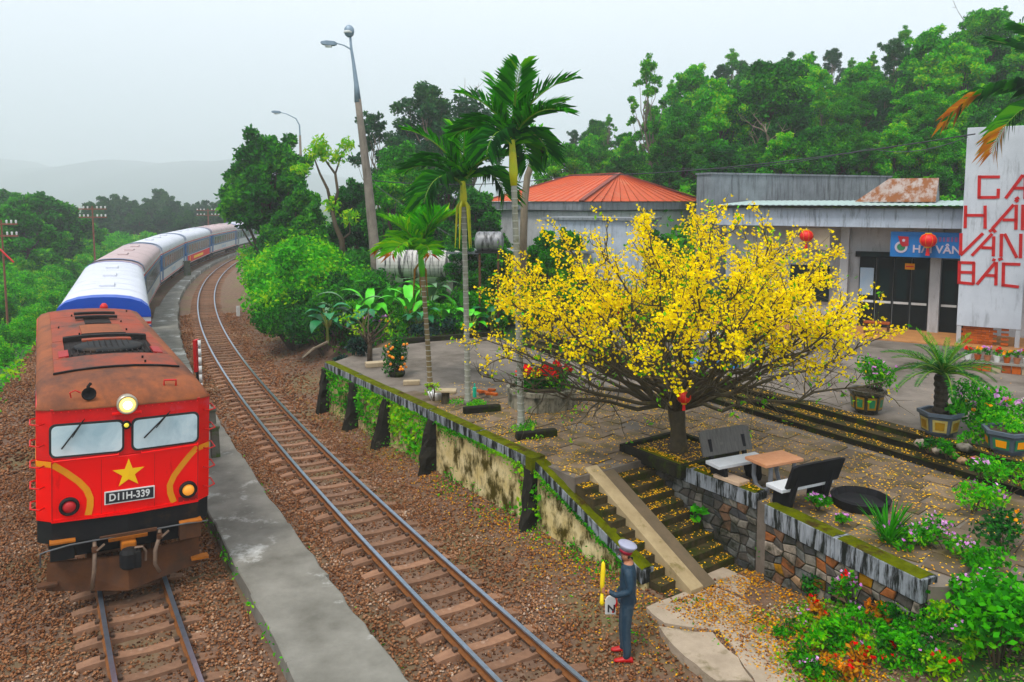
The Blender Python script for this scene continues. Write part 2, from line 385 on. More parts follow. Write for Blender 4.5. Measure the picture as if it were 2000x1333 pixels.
tag(g, 'earth and undergrowth round the railway lines', kind='structure')

# ---------------------------------------------------------------- tracks: rails and sleepers
def rail_mesh(T, off, cant):
    prof = [(-.065, -.14), (-.065, -.125), (-.012, -.105), (-.012, -.04), (-.035, -.03), (-.035, 0), (.035, 0), (.035, -.03), (.012, -.04), (.012, -.105), (.065, -.125), (.065, -.14)]
    mb = MB(); st = []; s = -15.5
    while s < 126:
        c, h = at(T, s, off); r = Vector((cos(h), sin(h), 0)); c.z = -cant * off
        st.append(mb.vs([c + r * x + Vector((0, 0, z)) for x, z in prof])); s += .5 if s < 40 else 1.5
    k = len(prof)
    for a, b in zip(st, st[1:]):
        for i in range(k):
            mb.cm = 1 if i in (4, 5, 6) else 0
            j = (i + 1) % k; mb.face((a + i, a + j, b + j, b + i))
    return mb
def sleeper_mesh():
    # concrete sleeper: raised seats under the rails, the middle sagging
    xs_ = [-.98, -.75, -.5, -.3, 0, .3, .5, .75, .98]; zt = [-.185, -.15, -.14, -.165, -.18, -.165, -.14, -.15, -.185]; hw = [.10, .12, .125, .11, .10, .11, .125, .12, .10]
    mb = MB(); st = []
    for x, z, w in zip(xs_, zt, hw): st.append(mb.vs([(x, -w, -.3), (x, -w * .86, z), (x, w * .86, z), (x, w, -.3)]))
    for a, b in zip(st, st[1:]):
        for i in range(3): mb.face((a + i, a + i + 1, b + i + 1, b + i))
    mb.face((st[0], st[0] + 1, st[0] + 2, st[0] + 3)); mb.face((st[-1] + 3, st[-1] + 2, st[-1] + 1, st[-1]))
    return mb.mesh('sleeper', 'sleeper')
SLP = sleeper_mesh()
clip = MB()
for sx in (-.535, .535):
    for q in (-.09, .09): clip.box((sx + q, 0, -.125), (.07, .09, .05))
CLP = clip.mesh('rail_clip', 'iron')
def track(T, label, cant, s0, s1, step):
    t = thing('railway_track', label, None, kind='structure')
    for off in (-.535, .535):
        rail_mesh(T, off, cant).build('rail', ['rail_side', 'rail_head'], t, smooth=False)
    s = s0; k = 0
    while s < s1:
        p, h = at(T, s); r = RN.uniform(-.025, .025)
        if k < 290:
            so = link_mesh('sleeper', SLP, t, (p.x, p.y, RN.uniform(-.012, .008)), (0, cant * .9 + RN.uniform(-.008, .008), h + r))
            if s < 22: link_mesh('rail_clip', CLP, so)
        s += step; k += 1
    return t
track(T2, 'clear railway track curving past the mossy station wall', .02, -4.5, 100, .62)
track(T1, 'railway track under the red locomotive and its carriages', .03, -6.5, 8, .62)

# ballast: broken stone over both beds, thinning to bare ground
def stones(name, n, ylo, yhi, size, lim):
    s = NP.uniform(ylo, yhi, n * 2) ; o = NP.uniform(lim[0], lim[1], n * 2)
    x, y = pos(s, o)
    keep = ~((o > -3.14) & (o < -1.58))                       # the platform lies here
    keep &= ~((abs(o) > .48) & (abs(o) < .59)) & ~((o + 4.8 < -.48) & (o + 4.8 > -.59)) & ~((o + 4.8 > .48) & (o + 4.8 < .59))
    keep &= NP.random(n * 2) < np.where(o > 1.7, .45 * (1 - smooth(o, 1.9, 4.2)) + .06, 1.0)
    x, y, o = x[keep][:n], y[keep][:n], o[keep][:n]; k = len(x)
    z = gz(x, y) + NP.uniform(-.012, .03, k) + .03 * smooth(abs(abs(o + 2.4) - 2.4), .2, .9) - .015
    base = np.array([(1, 0, 0), (-1, 0, 0), (0, 1, 0), (0, -1, 0), (0, 0, 1), (0, 0, -1)], float)
    V = base[None] * NP.uniform(.5, 1.3, (k, 6, 1)) + NP.normal(0, .22, (k, 6, 3))
    V *= (size * NP.uniform(.5, 1.35, k))[:, None, None]; V[:, :, 2] *= .75
    a = NP.uniform(0, 6.28, k); ca, sa = np.cos(a)[:, None], np.sin(a)[:, None]
    V = np.stack([V[:, :, 0] * ca - V[:, :, 1] * sa, V[:, :, 0] * sa + V[:, :, 1] * ca, V[:, :, 2]], -1) + np.stack([x, y, z], -1)[:, None, :]
    tr = np.array([(0, 2, 4), (2, 1, 4), (1, 3, 4), (3, 0, 4), (2, 0, 5), (1, 2, 5), (3, 1, 5), (0, 3, 5)])
    Fc = (tr[None] + (np.arange(k) * 6)[:, None, None]).reshape(-1)
    me = bpy.data.meshes.new(name); me.vertices.add(k * 6); me.vertices.foreach_set('co', V.astype(np.float32).ravel())
    nf = k * 8; me.loops.add(nf * 3); me.loops.foreach_set('vertex_index', Fc.astype(np.int32))
    me.polygons.add(nf); me.polygons.foreach_set('loop_start', np.arange(0, nf * 3, 3, dtype=np.int32)); me.polygons.foreach_set('loop_total', np.full(nf, 3, np.int32))
    me.materials.append(MATS['stone']); me.materials.append(MATS['stone_oily'])
    oil = (np.minimum(abs(o), abs(o + 4.8)) < .75) & (NP.random(k) < .62); me.polygons.foreach_set('material_index', np.repeat(oil.astype(np.int32), 8)); me.update(calc_edges=True)
    return link_mesh(name, me)
tag(stones('ballast', 90000, -6, 14, .029, (-9.2, 4.4)), 'reddish brown broken stone ballast between and beside the rails', 'ballast', kind='stuff')
tag(stones('ballast', 34000, 14, 42, .046, (-8.4, 3.6)), 'reddish brown broken stone ballast further along the curve', 'ballast', kind='stuff')

# ---------------------------------------------------------------- narrow platform between the lines
pl = thing('platform', 'narrow grey concrete platform strip between the two tracks', None, kind='structure')
s = -6.0; k = 0
PZ = .07
while s < 112:
    ln = RN.uniform(2.2, 3.0) if s < 40 else 6.0
    mb = MB(); rings = []
    q = np.linspace(s + .012, s + ln - .012, 7 if s < 40 else 6)
    lo_, hi_ = (-3.06, -1.66)
    w0 = RN.uniform(-.03, .03)
    for t_ in q:
        l, h = at(T2, t_, lo_ + w0 * .6 + RN.uniform(-.02, .02)); r, h = at(T2, t_, hi_ + RN.uniform(-.05, .03))
        if t_ > 45:                                              # the lines draw together further on
            a1, _ = at(T1, t_ - 5.3, 1.75); l = a1; r, _ = at(T2, t_, -1.75)
        dz = RN.uniform(-.006, .006)
        rings.append([(l.x, l.y, -.3), (l.x, l.y, PZ - .02), (l.x + .03, l.y, PZ + dz), (r.x - .03, r.y, PZ + dz), (r.x, r.y, PZ - .02), (r.x, r.y, -.3)])
    mb.loft(rings, caps=True); mb.build('platform_slab', 'platform', pl); s += ln; k += 1

# ---------------------------------------------------------------- terrace and plaza
def P2(v): return (v.x, v.y)
SA, SB = Vector((5.92, 20.06, 0)), Vector((9.18, 14.77, 0)); SD = (SB - SA).normalized(); SN = Vector((-SD.y, SD.x, 0)); SN = SN if SN.x > 0 else -SN
W2A, W2B = UN(.88, 2.14), UN(4.05, 2.14); W3A, W3B = Vector((4.6, 13.42, 0)), Vector((5.95, 10.6, 0))
terr_poly = [P2(UN(-12.0, .1)), P2(UN(0, .1)), P2(UN(1.2, .1)), P2(UN(1.2, 2.14)), P2(W2B), P2(W3A + Vector((.1, 0, 0))), P2(W3B + Vector((.1, 0, 0))), (10.5, 10.4), P2(SB + SD * 2.5), P2(SB), P2(SA), P2(SA - SD * 12), (-1.0, 31.5), (-5.2, 28.6)]
mb = MB(); mb.prism(terr_poly, -.3, ZT)
terr = mb.build('terrace', 'plaza'); tag(terr, 'paved terrace in front of the station above the railway', kind='structure')
def inside(p, poly):
    c = False; n = len(poly)
    for i in range(n):
        (x1, y1), (x2, y2) = poly[i], poly[(i + 1) % n]
        if (y1 > p[1]) != (y2 > p[1]) and p[0] < (x2 - x1) * (p[1] - y1) / (y2 - y1) + x1: c = not c
    return c
# flagstones: rows along the wall, each slab its own piece
cnt = 0
slabs = []
for v in range(5):
    mb = MB(); w, d = RN.uniform(.56, .62), RN.uniform(.56, .62); pts = []
    for sx, sy in ((-1, -1), (1, -1), (1, 1), (-1, 1)): pts.append((sx * w / 2 + RN.uniform(-.03, .03), sy * d / 2 + RN.uniform(-.03, .03)))
    mb.prism(pts, -.03, .022); slabs.append(mb.mesh('flagstone', 'flagstone'))
ROT = atan2(U.y, U.x) + .12
for i in range(-14, 14):
    for j in range(-2, 20):
        c = UN(.2 + i * .62 + (.3 if j % 2 else 0), .55 + j * .61)
        if c.y > 21.8 or c.y < 11.0 or cnt >= 300: continue
        if not all(inside((c.x + dx, c.y + dy), terr_poly) for dx, dy in ((.4, 0), (-.4, 0), (0, .4), (0, -.4))): continue
        if RN.random() < .04: continue
        link_mesh('flagstone', RN.choice(slabs), terr, (c.x, c.y, ZT + RN.uniform(-.004, .006)), (RN.uniform(-.008, .008), RN.uniform(-.008, .008), ROT + RN.uniform(-.05, .05) + RN.choice((0, pi / 2, pi)))); cnt += 1
# three long steps up to the plaza
st = thing('plaza_steps', 'three long mossy dark stone steps between terrace and station plaza', 'steps', SA)
for k in range(3):
    z1 = ZT + (ZP - ZT) * (k + 1) / 3; a = SA - SD * 11 + SN * (k * .36); b_ = SB + SD * 3.0 + SN * (k * .36)
    L = (b_ - a).length; n = 9
    for q in range(n):
        p0 = a + SD * (L * q / n + .01); p1 = a + SD * (L * (q + 1) / n - .01); j = SN * RN.uniform(-.015, .015)
        mb = MB(); mb.prism([P2(p0 + j), P2(p1 + j), P2(p1 + SN * .5 + j), P2(p0 + SN * .5 + j)], ZT - .1, z1 - RN.uniform(0, .008))
        mb.cm = 1; mb.prism([P2(p0 + j - SN * .02), P2(p1 + j - SN * .02), P2(p1 + SN * .37 + j), P2(p0 + SN * .37 + j)], z1, z1 + .012)
        mb.build('step_block', ['dark_stone', 'step_tread'], st, world=True)
pz = [P2(SB + SD * 3.0 + SN * 1.1), P2(SA - SD * 11 + SN * 1.1), (3, 36), (34, 36), (34, 8)]
mb = MB(); mb.prism(pz, -.3, ZP); tag(mb.build('plaza', 'plaza'), 'worn concrete plaza in front of the station', kind='structure')

# ---------------------------------------------------------------- retaining wall along the track
rw = thing('retaining_wall', 'cream plastered retaining wall with mossy coping and dark buttresses', 'wall', UN(-6, 0))
def wall_strip(u0, u1, z0a, z0b, z1a, z1b, n0, n1):
    mb = MB(); P = [UN(u0, n0), UN(u1, n0), UN(u1, n1), UN(u0, n1)]
    lo = [z0a, z0b, z0b, z0a]; hi = [z1a, z1b, z1b, z1a]
    k = mb.vs([(p.x, p.y, z) for p, z in zip(P, lo)] + [(p.x, p.y, z) for p, z in zip(P, hi)])
    for q in ((0, 3, 2, 1), (4, 5, 6, 7), (0, 1, 5, 4), (1, 2, 6, 5), (2, 3, 7, 6), (3, 0, 4, 7)): mb.face([k + i for i in q])
    return mb
UL = -11.9
jo = [UL, -9.5, -7.3, -4.6, -2.3, 0]
for a, b_ in zip(jo, jo[1:]):
    wall_strip(a + .01, b_ - .01, -.3, -.3, 1.26, 1.26, 0, .12).build('wall_panel', 'plaster', rw, world=True)
    j = RN.uniform(-.015, .015)
    c = wall_strip(a + .012, b_ - .012, 1.26, 1.26, 1.5 + j, 1.5 + j, -.07, .26).build('coping_block', 'coping', rw, world=True, bevel=.015)
    # the moss cushion on top, a lumpy sheet
    mb = MB(); nu = 18; rows = []
    for q in range(nu + 1):
        row = []
        for t_ in (-.06, .0, .08, .17, .25):
            p = UN(a + .02 + (b_ - a - .04) * q / nu, t_); e = 0 if t_ in (-.06, .25) else RN.uniform(.006, .03)
            row.append((p.x, p.y, 1.5 + j + .002 + e))
        rows.append(row)
    mb.loft(rows); mb.build('moss', 'moss', rw, world=True, smooth=True)
wall_strip(.06, 3.3, -.3, -.3, 1.2, .1, 0, .12).build('wall_panel', 'plaster', rw, world=True)
wall_strip(.06, 3.3, 1.2, .1, 1.47, .36, -.06, .24).build('coping_block', 'coping', rw, world=True, bevel=.015)
rows = []
for q in range(22):
    u = .08 + 3.2 * q / 21; rows.append([(UN(u, t_).x, UN(u, t_).y, 1.472 - 1.11 * (u - .06) / 3.24 + (0 if t_ in (-.05, .23) else RN.uniform(.008, .04))) for t_ in (-.05, .02, .1, .17, .23)])
MB().loft(rows).build('moss', 'moss', rw, world=True, smooth=True)
for k, u in enumerate((-11.85, -9.45, -7.15, -4.45, -.05)):                         # buttresses, battered outward
    rings = []; wd = .27 + .05 * (k % 2); lean_ = RN.uniform(-.06, .06)
    for z, o in ((-.3, .52), (.05, .44), (.35, .38), (.6, .32), (.8, .28), (1.0, .22), (1.27, .15)):
        if k == 4: o = .16 + o * .25
        e = [RN.uniform(-.055, .055) + lean_ * (1 - z) for _ in range(6)]
        rings.append([(*P2(UN(u - wd / 2 + e[0], .05)), z), (*P2(UN(u - wd / 2 + e[1], -o * .8 + e[2])), z), (*P2(UN(u - wd / 6 + e[3], -o + e[2])), z), (*P2(UN(u + wd / 6, -o + e[4])), z), (*P2(UN(u + wd / 2 + e[5], -o * .8)), z), (*P2(UN(u + wd / 2, .05)), z)])
    MB().loft(rings, closed=True, caps=True).build('buttress', 'pier', rw, world=True)
mb = MB(); mb.prism([P2(UN(-.13, -.16)), P2(UN(.09, -.16)), P2(UN(.09, .2)), P2(UN(-.13, .2))], 1.2, 1.545); mb.build('corner_post', 'moss', rw, world=True)

# ---------------------------------------------------------------- stairs with a barrow ramp
sr = thing('stairs', 'mossy concrete stairs littered with yellow petals, split by a barrow ramp', 'stairs', UN(2.4, 1.1))
NS = 10; RUN = 2.62 / NS; RISE = ZT / NS
for k in range(NS):
    z = ZT - (k + 1) * RISE + RISE * .0
    for n0, n1 in ((.13, .50), (1.16, 2.12)):
        mb = MB(); u0 = 1.2 + k * RUN
        p = [P2(UN(u0, n0)), P2(UN(u0 + RUN + .02, n0)), P2(UN(u0 + RUN + .02, n1)), P2(UN(u0, n1))]
        mb.prism(p, -.3, z + .002 * (k % 2) + .0); mb.build('step', 'step_tread', sr, world=True)
def slope(n0, n1, th, mat, u0=1.05, u1=3.95, dz=0.0):
    mb = MB(); za = ZT + .05 + dz; zb = .06 + dz
    P = [UN(u0, n0), UN(u1, n0), UN(u1, n1), UN(u0, n1)]; hi = [za, zb, zb, za]
    k = mb.vs([(q.x, q.y, z - th) for q, z in zip(P, hi)] + [(q.x, q.y, z) for q, z in zip(P, hi)])
    for q in ((0, 3, 2, 1), (4, 5, 6, 7), (0, 1, 5, 4), (1, 2, 6, 5), (2, 3, 7, 6), (3, 0, 4, 7)): mb.face([k + i for i in q])
    return mb.build('ramp', mat, sr, world=True, bevel=.012)
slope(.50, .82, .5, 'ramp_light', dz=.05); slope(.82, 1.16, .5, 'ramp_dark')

# ---------------------------------------------------------------- rubble stone walls right of the stairs
for k, c in enumerate([(.10, .09, .08), (.19, .12, .085), (.30, .13, .07), (.36, .25, .17), (.17, .17, .16), (.24, .22, .19), (.40, .16, .12), (.07, .07, .07), (.38, .33, .28), (.33, .18, .05)]):
    wear('rubble_%d' % k, c, tuple(v * .5 for v in c), 7, .9, stain=(.018, .02, .012), samt=(.46, .6), sscale=1.6, spec=.2, bmp=.5, bscale=25)
def stone_wall(name, label, A, B, z0a, z0b, ztop, thick, band, fill, tones, seed):
    """mortar core, coping band, and a face of single stones standing proud of the mortar"""
    rnd = random.Random(seed); A, B = Vector(A), Vector(B); d = B - A; L = d.length; d.normalize(); nn = Vector((d.y, -d.x, 0))   # nn faces the stairs
    if nn.x > 0: nn = -nn
    w = thing(name, label, 'wall', (A + B) / 2)
    def sl(a0, a1, t0, t1, lo0, lo1, hi, mat, nm, bev=0):
        mb = MB(); P = [A + d * a0 - nn * t0, A + d * a1 - nn * t0, A + d * a1 - nn * t1, A + d * a0 - nn * t1]
        k = mb.vs([(p.x, p.y, z) for p, z in zip(P, (lo0, lo1, lo1, lo0))] + [(p.x, p.y, hi) for p in P])
        for q in ((0, 3, 2, 1), (4, 5, 6, 7), (0, 1, 5, 4), (1, 2, 6, 5), (2, 3, 7, 6), (3, 0, 4, 7)): mb.face([k + i for i in q])
        return mb.build(nm, mat, w, world=True, bevel=bev)
    sl(0, L, 0, thick, -.3, -.3, ztop - band, 'dark_stone', 'mortar_core')
    n = max(1, round(L / 1.3))
    for i in range(n):
        j = rnd.uniform(-.006, .006)
        sl(L * i / n + .004, L * (i + 1) / n - .004, -.05, thick + .04, ztop - band, ztop - band, ztop + j, 'coping', 'coping_block', .012)
        rows = []
        for q in range(12):
            a = L * (i + (q + .3) / 11.6) / n; rows.append([(*P2(A + d * a - nn * t), ztop + j + .002 + (0 if t in (-.04, thick + .02) else rnd.uniform(.004, .025))) for t in (-.04, .04, thick * .6, thick + .02)])
        MB().loft(rows).build('moss', 'moss', w, world=True, smooth=True)
    # irregular stones: a jittered lattice, each cell shrunk by the joint
    rowh = .155; nr = int((ztop - band) / rowh); nc = int(L / .21); V = {}
    for r in range(nr + 1):
        for c in range(nc + 1):
            e = .35 if 0 < r < nr else .0; e2 = .33 if 0 < c < nc else 0
            V[r, c] = (c * L / nc + rnd.uniform(-e2, e2) * L / nc + (.5 * L / nc if r % 2 and 0 < c < nc else 0) * fill, (ztop - band) * r / nr + rnd.uniform(-e, e) * rowh)
    for r in range(nr):
        for c in range(nc):
            q = [V[r, c], V[r, c + 1], V[r + 1, c + 1], V[r + 1, c]]; cx = sum(p[0] for p in q) / 4; cz = sum(p[1] for p in q) / 4
            gzz = z0a + (z0b - z0a) * cx / L
            if cz < gzz - .12: continue
            pr = rnd.uniform(.015, .05); mb = MB(); f0 = []; f1 = []
            for x, z in q:
                x2, z2 = cx + (x - cx) * .90, cz + (z - cz) * .88; x3, z3 = cx + (x - cx) * .74, cz + (z - cz) * .7
                b0 = A + d * x2 + nn * .002; b1 = A + d * x2 + nn * pr * .6; b2 = A + d * x3 + nn * pr
                f0.append(((b0.x, b0.y, z2), (b1.x, b1.y, z2), (b2.x, b2.y, z3)))
            mb.loft([[f[k] for f in f0] for k in range(3)], closed=True, caps=True)
            mb.build('stone', 'rubble_%d' % rnd.choice(tones), w, world=True)
    return w
stone_wall('stone_wall', 'dark rubble stone wall with blackened coping flanking the stairs', W2A, W2B, 1.3, 0, 1.55, .24, .30, .3, (0, 1, 4, 4, 5, 7, 7, 0, 0), 3)
stone_wall('stone_wall', 'many-coloured rubble stone wall under a streaky white band', W3A, W3B, 0.0, 1.0, 1.5, .26, .36, .2, (2, 3, 4, 5, 4, 8, 9, 1, 0, 7, 5, 0), 8)
# concrete apron at the foot of the stairs
ap = thing('path', 'cracked pale concrete apron at the foot of the stairs', None, kind='structure')
slabs_px = [[(1262, 1190), (1335, 1160), (1400, 1150), (1455, 1175), (1470, 1215), (1395, 1235), (1300, 1222)], [(1285, 1228), (1392, 1240), (1440, 1290), (1470, 1333), (1400, 1333), (1335, 1285)], [(1400, 1232), (1475, 1219), (1530, 1270), (1560, 1345), (1478, 1340), (1446, 1288)], [(1330, 1120), (1398, 1105), (1465, 1135), (1452, 1168), (1405, 1146), (1352, 1152)]]
for q in slabs_px:
    pts = [G(*p) for p in q]; c = sum(pts, Vector()) / len(pts); z = .03 + RN.uniform(-.006, .006); mb = MB()
    ring = []
    for i in range(len(pts)):
        a, b_ = pts[i], pts[(i + 1) % len(pts)]
        for t_ in (0, .33, .66): p = a.lerp(b_, t_); ring.append(((p.x + RN.uniform(-.03, .03)), (p.y + RN.uniform(-.03, .03))))
    mb.prism(ring, -.2, z); mb.build('slab', 'concrete_pale' if 'concrete_pale' in MATS else wear('concrete_pale', (.44, .37, .30), (.29, .24, .19), 2.5, .85, stain=(.13, .11, .06), samt=(.54, .68), sscale=1.5, bmp=.3, bscale=24).name, ap)
# ---------------------------------------------------------------- the train
wear('loco_red', (.86, .004, .003), (.74, .006, .005), 1.6, .38, stain=(.36, .03, .02), samt=(.58, .8), sscale=1.6, sstretch=(3, 3, .5), spec=.4, bmp=.04, bscale=5)
wear('loco_red_sheen', (.66, .022, .035), (.52, .035, .06), 2.5, .5, stain=(.5, .15, .2), samt=(.55, .75), sscale=1.6)  # cab red; the pinkish patches are highlights painted into the colour
wear('loco_roof', (.30, .115, .065), (.17, .07, .043), 1.2, .75, stain=(.065, .035, .027), samt=(.44, .66), sscale=.9, sstretch=(1, .4, 1), bmp=.15, bscale=8, spec=.25)
wear('loco_roof_red', (.29, .075, .05), (.18, .062, .043), 1.6, .7, stain=(.085, .05, .04), samt=(.48, .66), sscale=1.1, sstretch=(1, .5, 1), spec=.25)
wear('cheek_red', (.30, .008, .012), (.22, .01, .015), 3, .6)
wear('loco_yellow', (.75, .33, .01), (.62, .27, .015), 3, .5)
wear('star_yellow', (.95, .62, .01), (.86, .52, .01), 2, .5)
wear('soot', (.011, .01, .01), (.025, .02, .018), 5, .85, spec=.15, stain=(.06, .035, .025), samt=(.6, .75), sscale=2, bmp=.3, bscale=20)
wear('frame_black', (.008, .009, .011), (.018, .017, .016), 4, .7, spec=.2, stain=(.05, .032, .02), samt=(.58, .76), sscale=2)
wear('rust', (.105, .045, .022), (.055, .026, .015), 4, .85, stain=(.05, .03, .02), samt=(.5, .72), sscale=2.4, bmp=.3, bscale=20)
wear('rust_orange', (.42, .16, .03), (.26, .10, .025), 6, .85)
wear('hose', (.23, .17, .13), (.14, .10, .08), 10, .7)
wear('galvanised_dark', (.16, .17, .18), (.1, .1, .1), 6, .5, metal=.3)
wear('rubber', (.012, .012, .013), (.02, .02, .02), 8, .6)
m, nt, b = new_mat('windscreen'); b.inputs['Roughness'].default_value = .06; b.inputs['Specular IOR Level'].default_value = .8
nt.links.new(ramp(nt, noise(nt, 1.3, 4, .6, dist=.6), [(.35, (.36, .52, .60)), (.55, (.58, .72, .78)), (.7, (.74, .79, .81))]), b.inputs['Base Color'])  # pale blue patches paint the sky's reflection into the glass colour
m, nt, b = new_mat('dark_glass'); b.inputs['Base Color'].default_value = (.05, .075, .09, 1); b.inputs['Roughness'].default_value = .08; b.inputs['Specular IOR Level'].default_value = .8
glow('headlight_glow', (1.0, .66, .16), 1.0); glow('bulb_glow', (1., .85, .5), 6.0); glow('marker_red', (.45, .01, .015), .1); glow('marker_amber', (.8, .30, .03), .35); glow('marker_yellow', (.8, .65, .05), .3)
wear('chrome', (.55, .52, .45), (.4, .36, .3), 6, .35, metal=.6)
wear('white_paint', (.78, .78, .76), (.66, .66, .65), 4, .55, stain=(.42, .38, .33), samt=(.62, .8), sscale=2.5)
wear('black_paint', (.015, .016, .02), (.025, .025, .03), 4, .5)
wear('car_white', (.62, .63, .64), (.52, .53, .55), 2, .5, stain=(.38, .33, .29), samt=(.55, .8), sscale=1.1, sstretch=(1, .5, 1))
wear('car_roof_white', (.66, .67, .72), (.58, .59, .64), 1.3, .5, stain=(.46, .45, .48), samt=(.55, .8), sscale=.8)
wear('car_roof_pink', (.52, .42, .42), (.44, .36, .36), 1.3, .6, stain=(.34, .27, .26), samt=(.52, .75), sscale=.7)
wear('car_blue', (.035, .13, .30), (.028, .10, .24), 3, .45, stain=(.07, .12, .2), samt=(.6, .8), sscale=1.5)
wear('car_blue_end', (.006, .105, .42), (.006, .09, .36), 3, .45)
wear('car_red', (.50, .05, .035), (.4, .05, .04), 3, .5)
wear('car_grey', (.19, .22, .25), (.13, .155, .18), 3, .5)

p0, hd0 = at(T1, .15)
LF = thing('locomotive', 'red diesel locomotive with yellow star, lit headlamp and rust brown roof', 'locomotive', (p0.x - .11 * cos(hd0), p0.y - .11 * sin(hd0), .02), hd0, roll=rad(2.6))
def fy(x):                                   # depth of the slightly folded front at x
    a = abs(x)
    return -.05 + .09 * a / 1.16 if a < 1.16 else .04 + (a - 1.16) / .22 * .20
LL = 12.0
plan = [(-1.38, .24), (-1.16, .04), (0, -.05), (1.16, .04), (1.38, .24), (1.38, LL - .2), (1.2, LL), (-1.2, LL), (-1.38, LL - .2)]
def shell(z0, z1, grow=0.0):
    return MB().prism([(x * (1 + grow), y - (grow if y < 1 else -grow)) for x, y in plan], z0, z1)
shell(1.47, 2.52).build('body', 'loco_red', LF, bevel=.02)
cab = shell(2.52, 3.40, -.002).build('cab', 'loco_red_sheen', LF, bevel=.015)
# roof: rounded across, sloping down to the brow at both ends
RP = [(-1.38, 3.37), (-1.36, 3.45), (-1.28, 3.54), (-1.1, 3.60), (-.7, 3.655), (-.3, 3.68), (0, 3.685), (.3, 3.68), (.7, 3.655), (1.1, 3.60), (1.28, 3.54), (1.36, 3.45), (1.38, 3.37)]
def rz(x):
    for (a, za), (b_, zb) in zip(RP, RP[1:]):
        if a <= x <= b_: return za + (zb - za) * (x - a) / (b_ - a)
    return 3.37
def roof_ring(y, k, nar=1.0, base=3.40):
    return [(x * nar, (fy(x) - .03) * (1 - y / .6) + y if y < .6 else y, base - .02 + (z - 3.37) * k + (.0 if k == 1 else .0)) for x, z in RP]
rings = [roof_ring(0, .03, 1.005), roof_ring(.0, .14, 1.005), roof_ring(.30, .62, .995), roof_ring(.62, 1, .99), roof_ring(2.0, 1, 1), roof_ring(6, 1, 1), roof_ring(LL - .4, 1, .99), roof_ring(LL, .5, .97), roof_ring(LL + .03, .02, .97)]
MB().loft(rings).build('roof', 'loco_roof', LF, smooth=True)
RO = LF.children[-1]
def on_roof(x0, x1, y0, y1, up, mat, name, parent=RO, nx=8, thick=.03):
    mb = MB(); r = []
    for y in (y0, y1):
        xs_ = [x0 + (x1 - x0) * i / nx for i in range(nx + 1)]
        r.append([(x, y, rz(x) + up + .01) for x in xs_] + [(x, y, rz(x) + up - thick + .01) for x in xs_[::-1]])
    mb.loft(r, closed=True, caps=True); return mb.build(name, mat, parent)
on_roof(-1.08, 1.08, 2.0, 3.35, .035, 'loco_roof_red', 'roof_panel', thick=.05)
on_roof(-1.10, 1.10, 1.93, 2.0, .04, 'soot', 'panel_seam')
for x0, x1 in ((-1.08, -.86), (.86, 1.08)): on_roof(x0, x1, 3.38, 5.6, .035, 'loco_roof_red', 'roof_panel', nx=2)
on_roof(-.86, .86, 3.36, 5.6, .012, 'soot', 'dark_well_plate', thick=.02)  # flat black plate instead of an opening; its inner shade is painted
for x0, x1 in ((-.98, -.80), (.80, .98)): on_roof(x0, x1, 3.45, 4.2, .055, 'cheek_red', 'red_cheek', nx=2, thick=.08)
mb = MB()                                                     # the fan shroud and its guard bars
for k in range(14):
    x = -.74 + 1.48 * k / 13; mb.beam((x, 3.5, rz(x) + .05), (x, 4.9, rz(x) + .09), .02, .02)
mb.build('fan_guard', 'soot', RO)
MB().lathe([(.66, 0), (.70, .06), (.62, .10), (.1, .07)], 20, (0, 4.3, 3.67)).build('fan', 'frame_black', RO, smooth=True)
on_roof(-.5, .5, 4.95, 5.2, .10, 'loco_roof_red', 'fan_bridge', thick=.04)
on_roof(-.86, .86, 5.4, 5.62, .13, 'soot', 'well_edge', thick=.1)
for k, (a, b_) in enumerate(((5.64, 7.9), (7.93, 9.6), (9.63, 11.3))): on_roof(-1.06, 1.06, a, b_, .035, 'loco_roof_red', 'roof_panel', thick=.04)
on_roof(-.45, .45, 6.0, 7.6, .07, 'loco_roof', 'hatch', thick=.04); on_roof(-.47, .47, 5.95, 6.02, .09, 'soot', 'hatch_edge', thick=.05)
on_roof(-.3, .3, 7.9, 9.0, .055, 'soot', 'exhaust_mark', thick=.02)
for y in (8.7, 9.5): on_roof(-.5, .5, y, y + .22, .14, 'soot', 'exhaust_vent', thick=.06)
MB().lathe([(.0, .0), (.11, .0), (.11, .12), (.05, .2)], 10, (.35, 11.4, 3.66)).build('roof_vent', 'car_red', RO, smooth=True)
for k in range(18):
    x = RN.choice((-1, 1)) * RN.choice((.5, .55, .9)); y = 2.2 + k * .5
    if RN.random() < .6: MB().box((x, y, rz(x) + .07), (.035, .035, .05)).build('lifting_lug', 'soot', RO)
# brow with horn, grab ring and headlamp
hn = MB().lathe([(.028, .22), (.03, .1), (.045, .02), (.10, -.08), (.115, -.10), (.10, -.095), (.04, -.02)], 14, (-.60, .18, 3.62), axis='y').build('horn', 'frame_black', LF, smooth=True)
MB().tube([(-.60, .3, 3.52), (-.60, .32, 3.70), (-.56, .36, 3.74)], .03, 6).build('horn_bracket', 'soot', hn)
MB().tube([(-.86, .20, 3.55), (-.88, .18, 3.64), (-.80, .16, 3.68), (-.72, .17, 3.63)], .012, 5).build('horn_wire', 'car_red', hn)
MB().tube([(.62, .42, 3.60), (.62, .40, 3.70), (.82, .40, 3.69), (.82, .42, 3.58)], .018, 6).build('grab_ring', 'car_red', LF)
hl = MB().lathe([(.15, .12), (.17, -.06), (.165, -.10), (.14, -.11), (.135, -.09)], 24, (-.03, -.06, 3.43), axis='y').build('headlamp', 'chrome', LF, smooth=True)
MB().lathe([(.128, -.04), (.125, -.10), (.08, -.128), (.02, -.14)], 20, (-.03, -.06, 3.43), axis='y').build('lens', 'headlight_glow', hl, smooth=True)
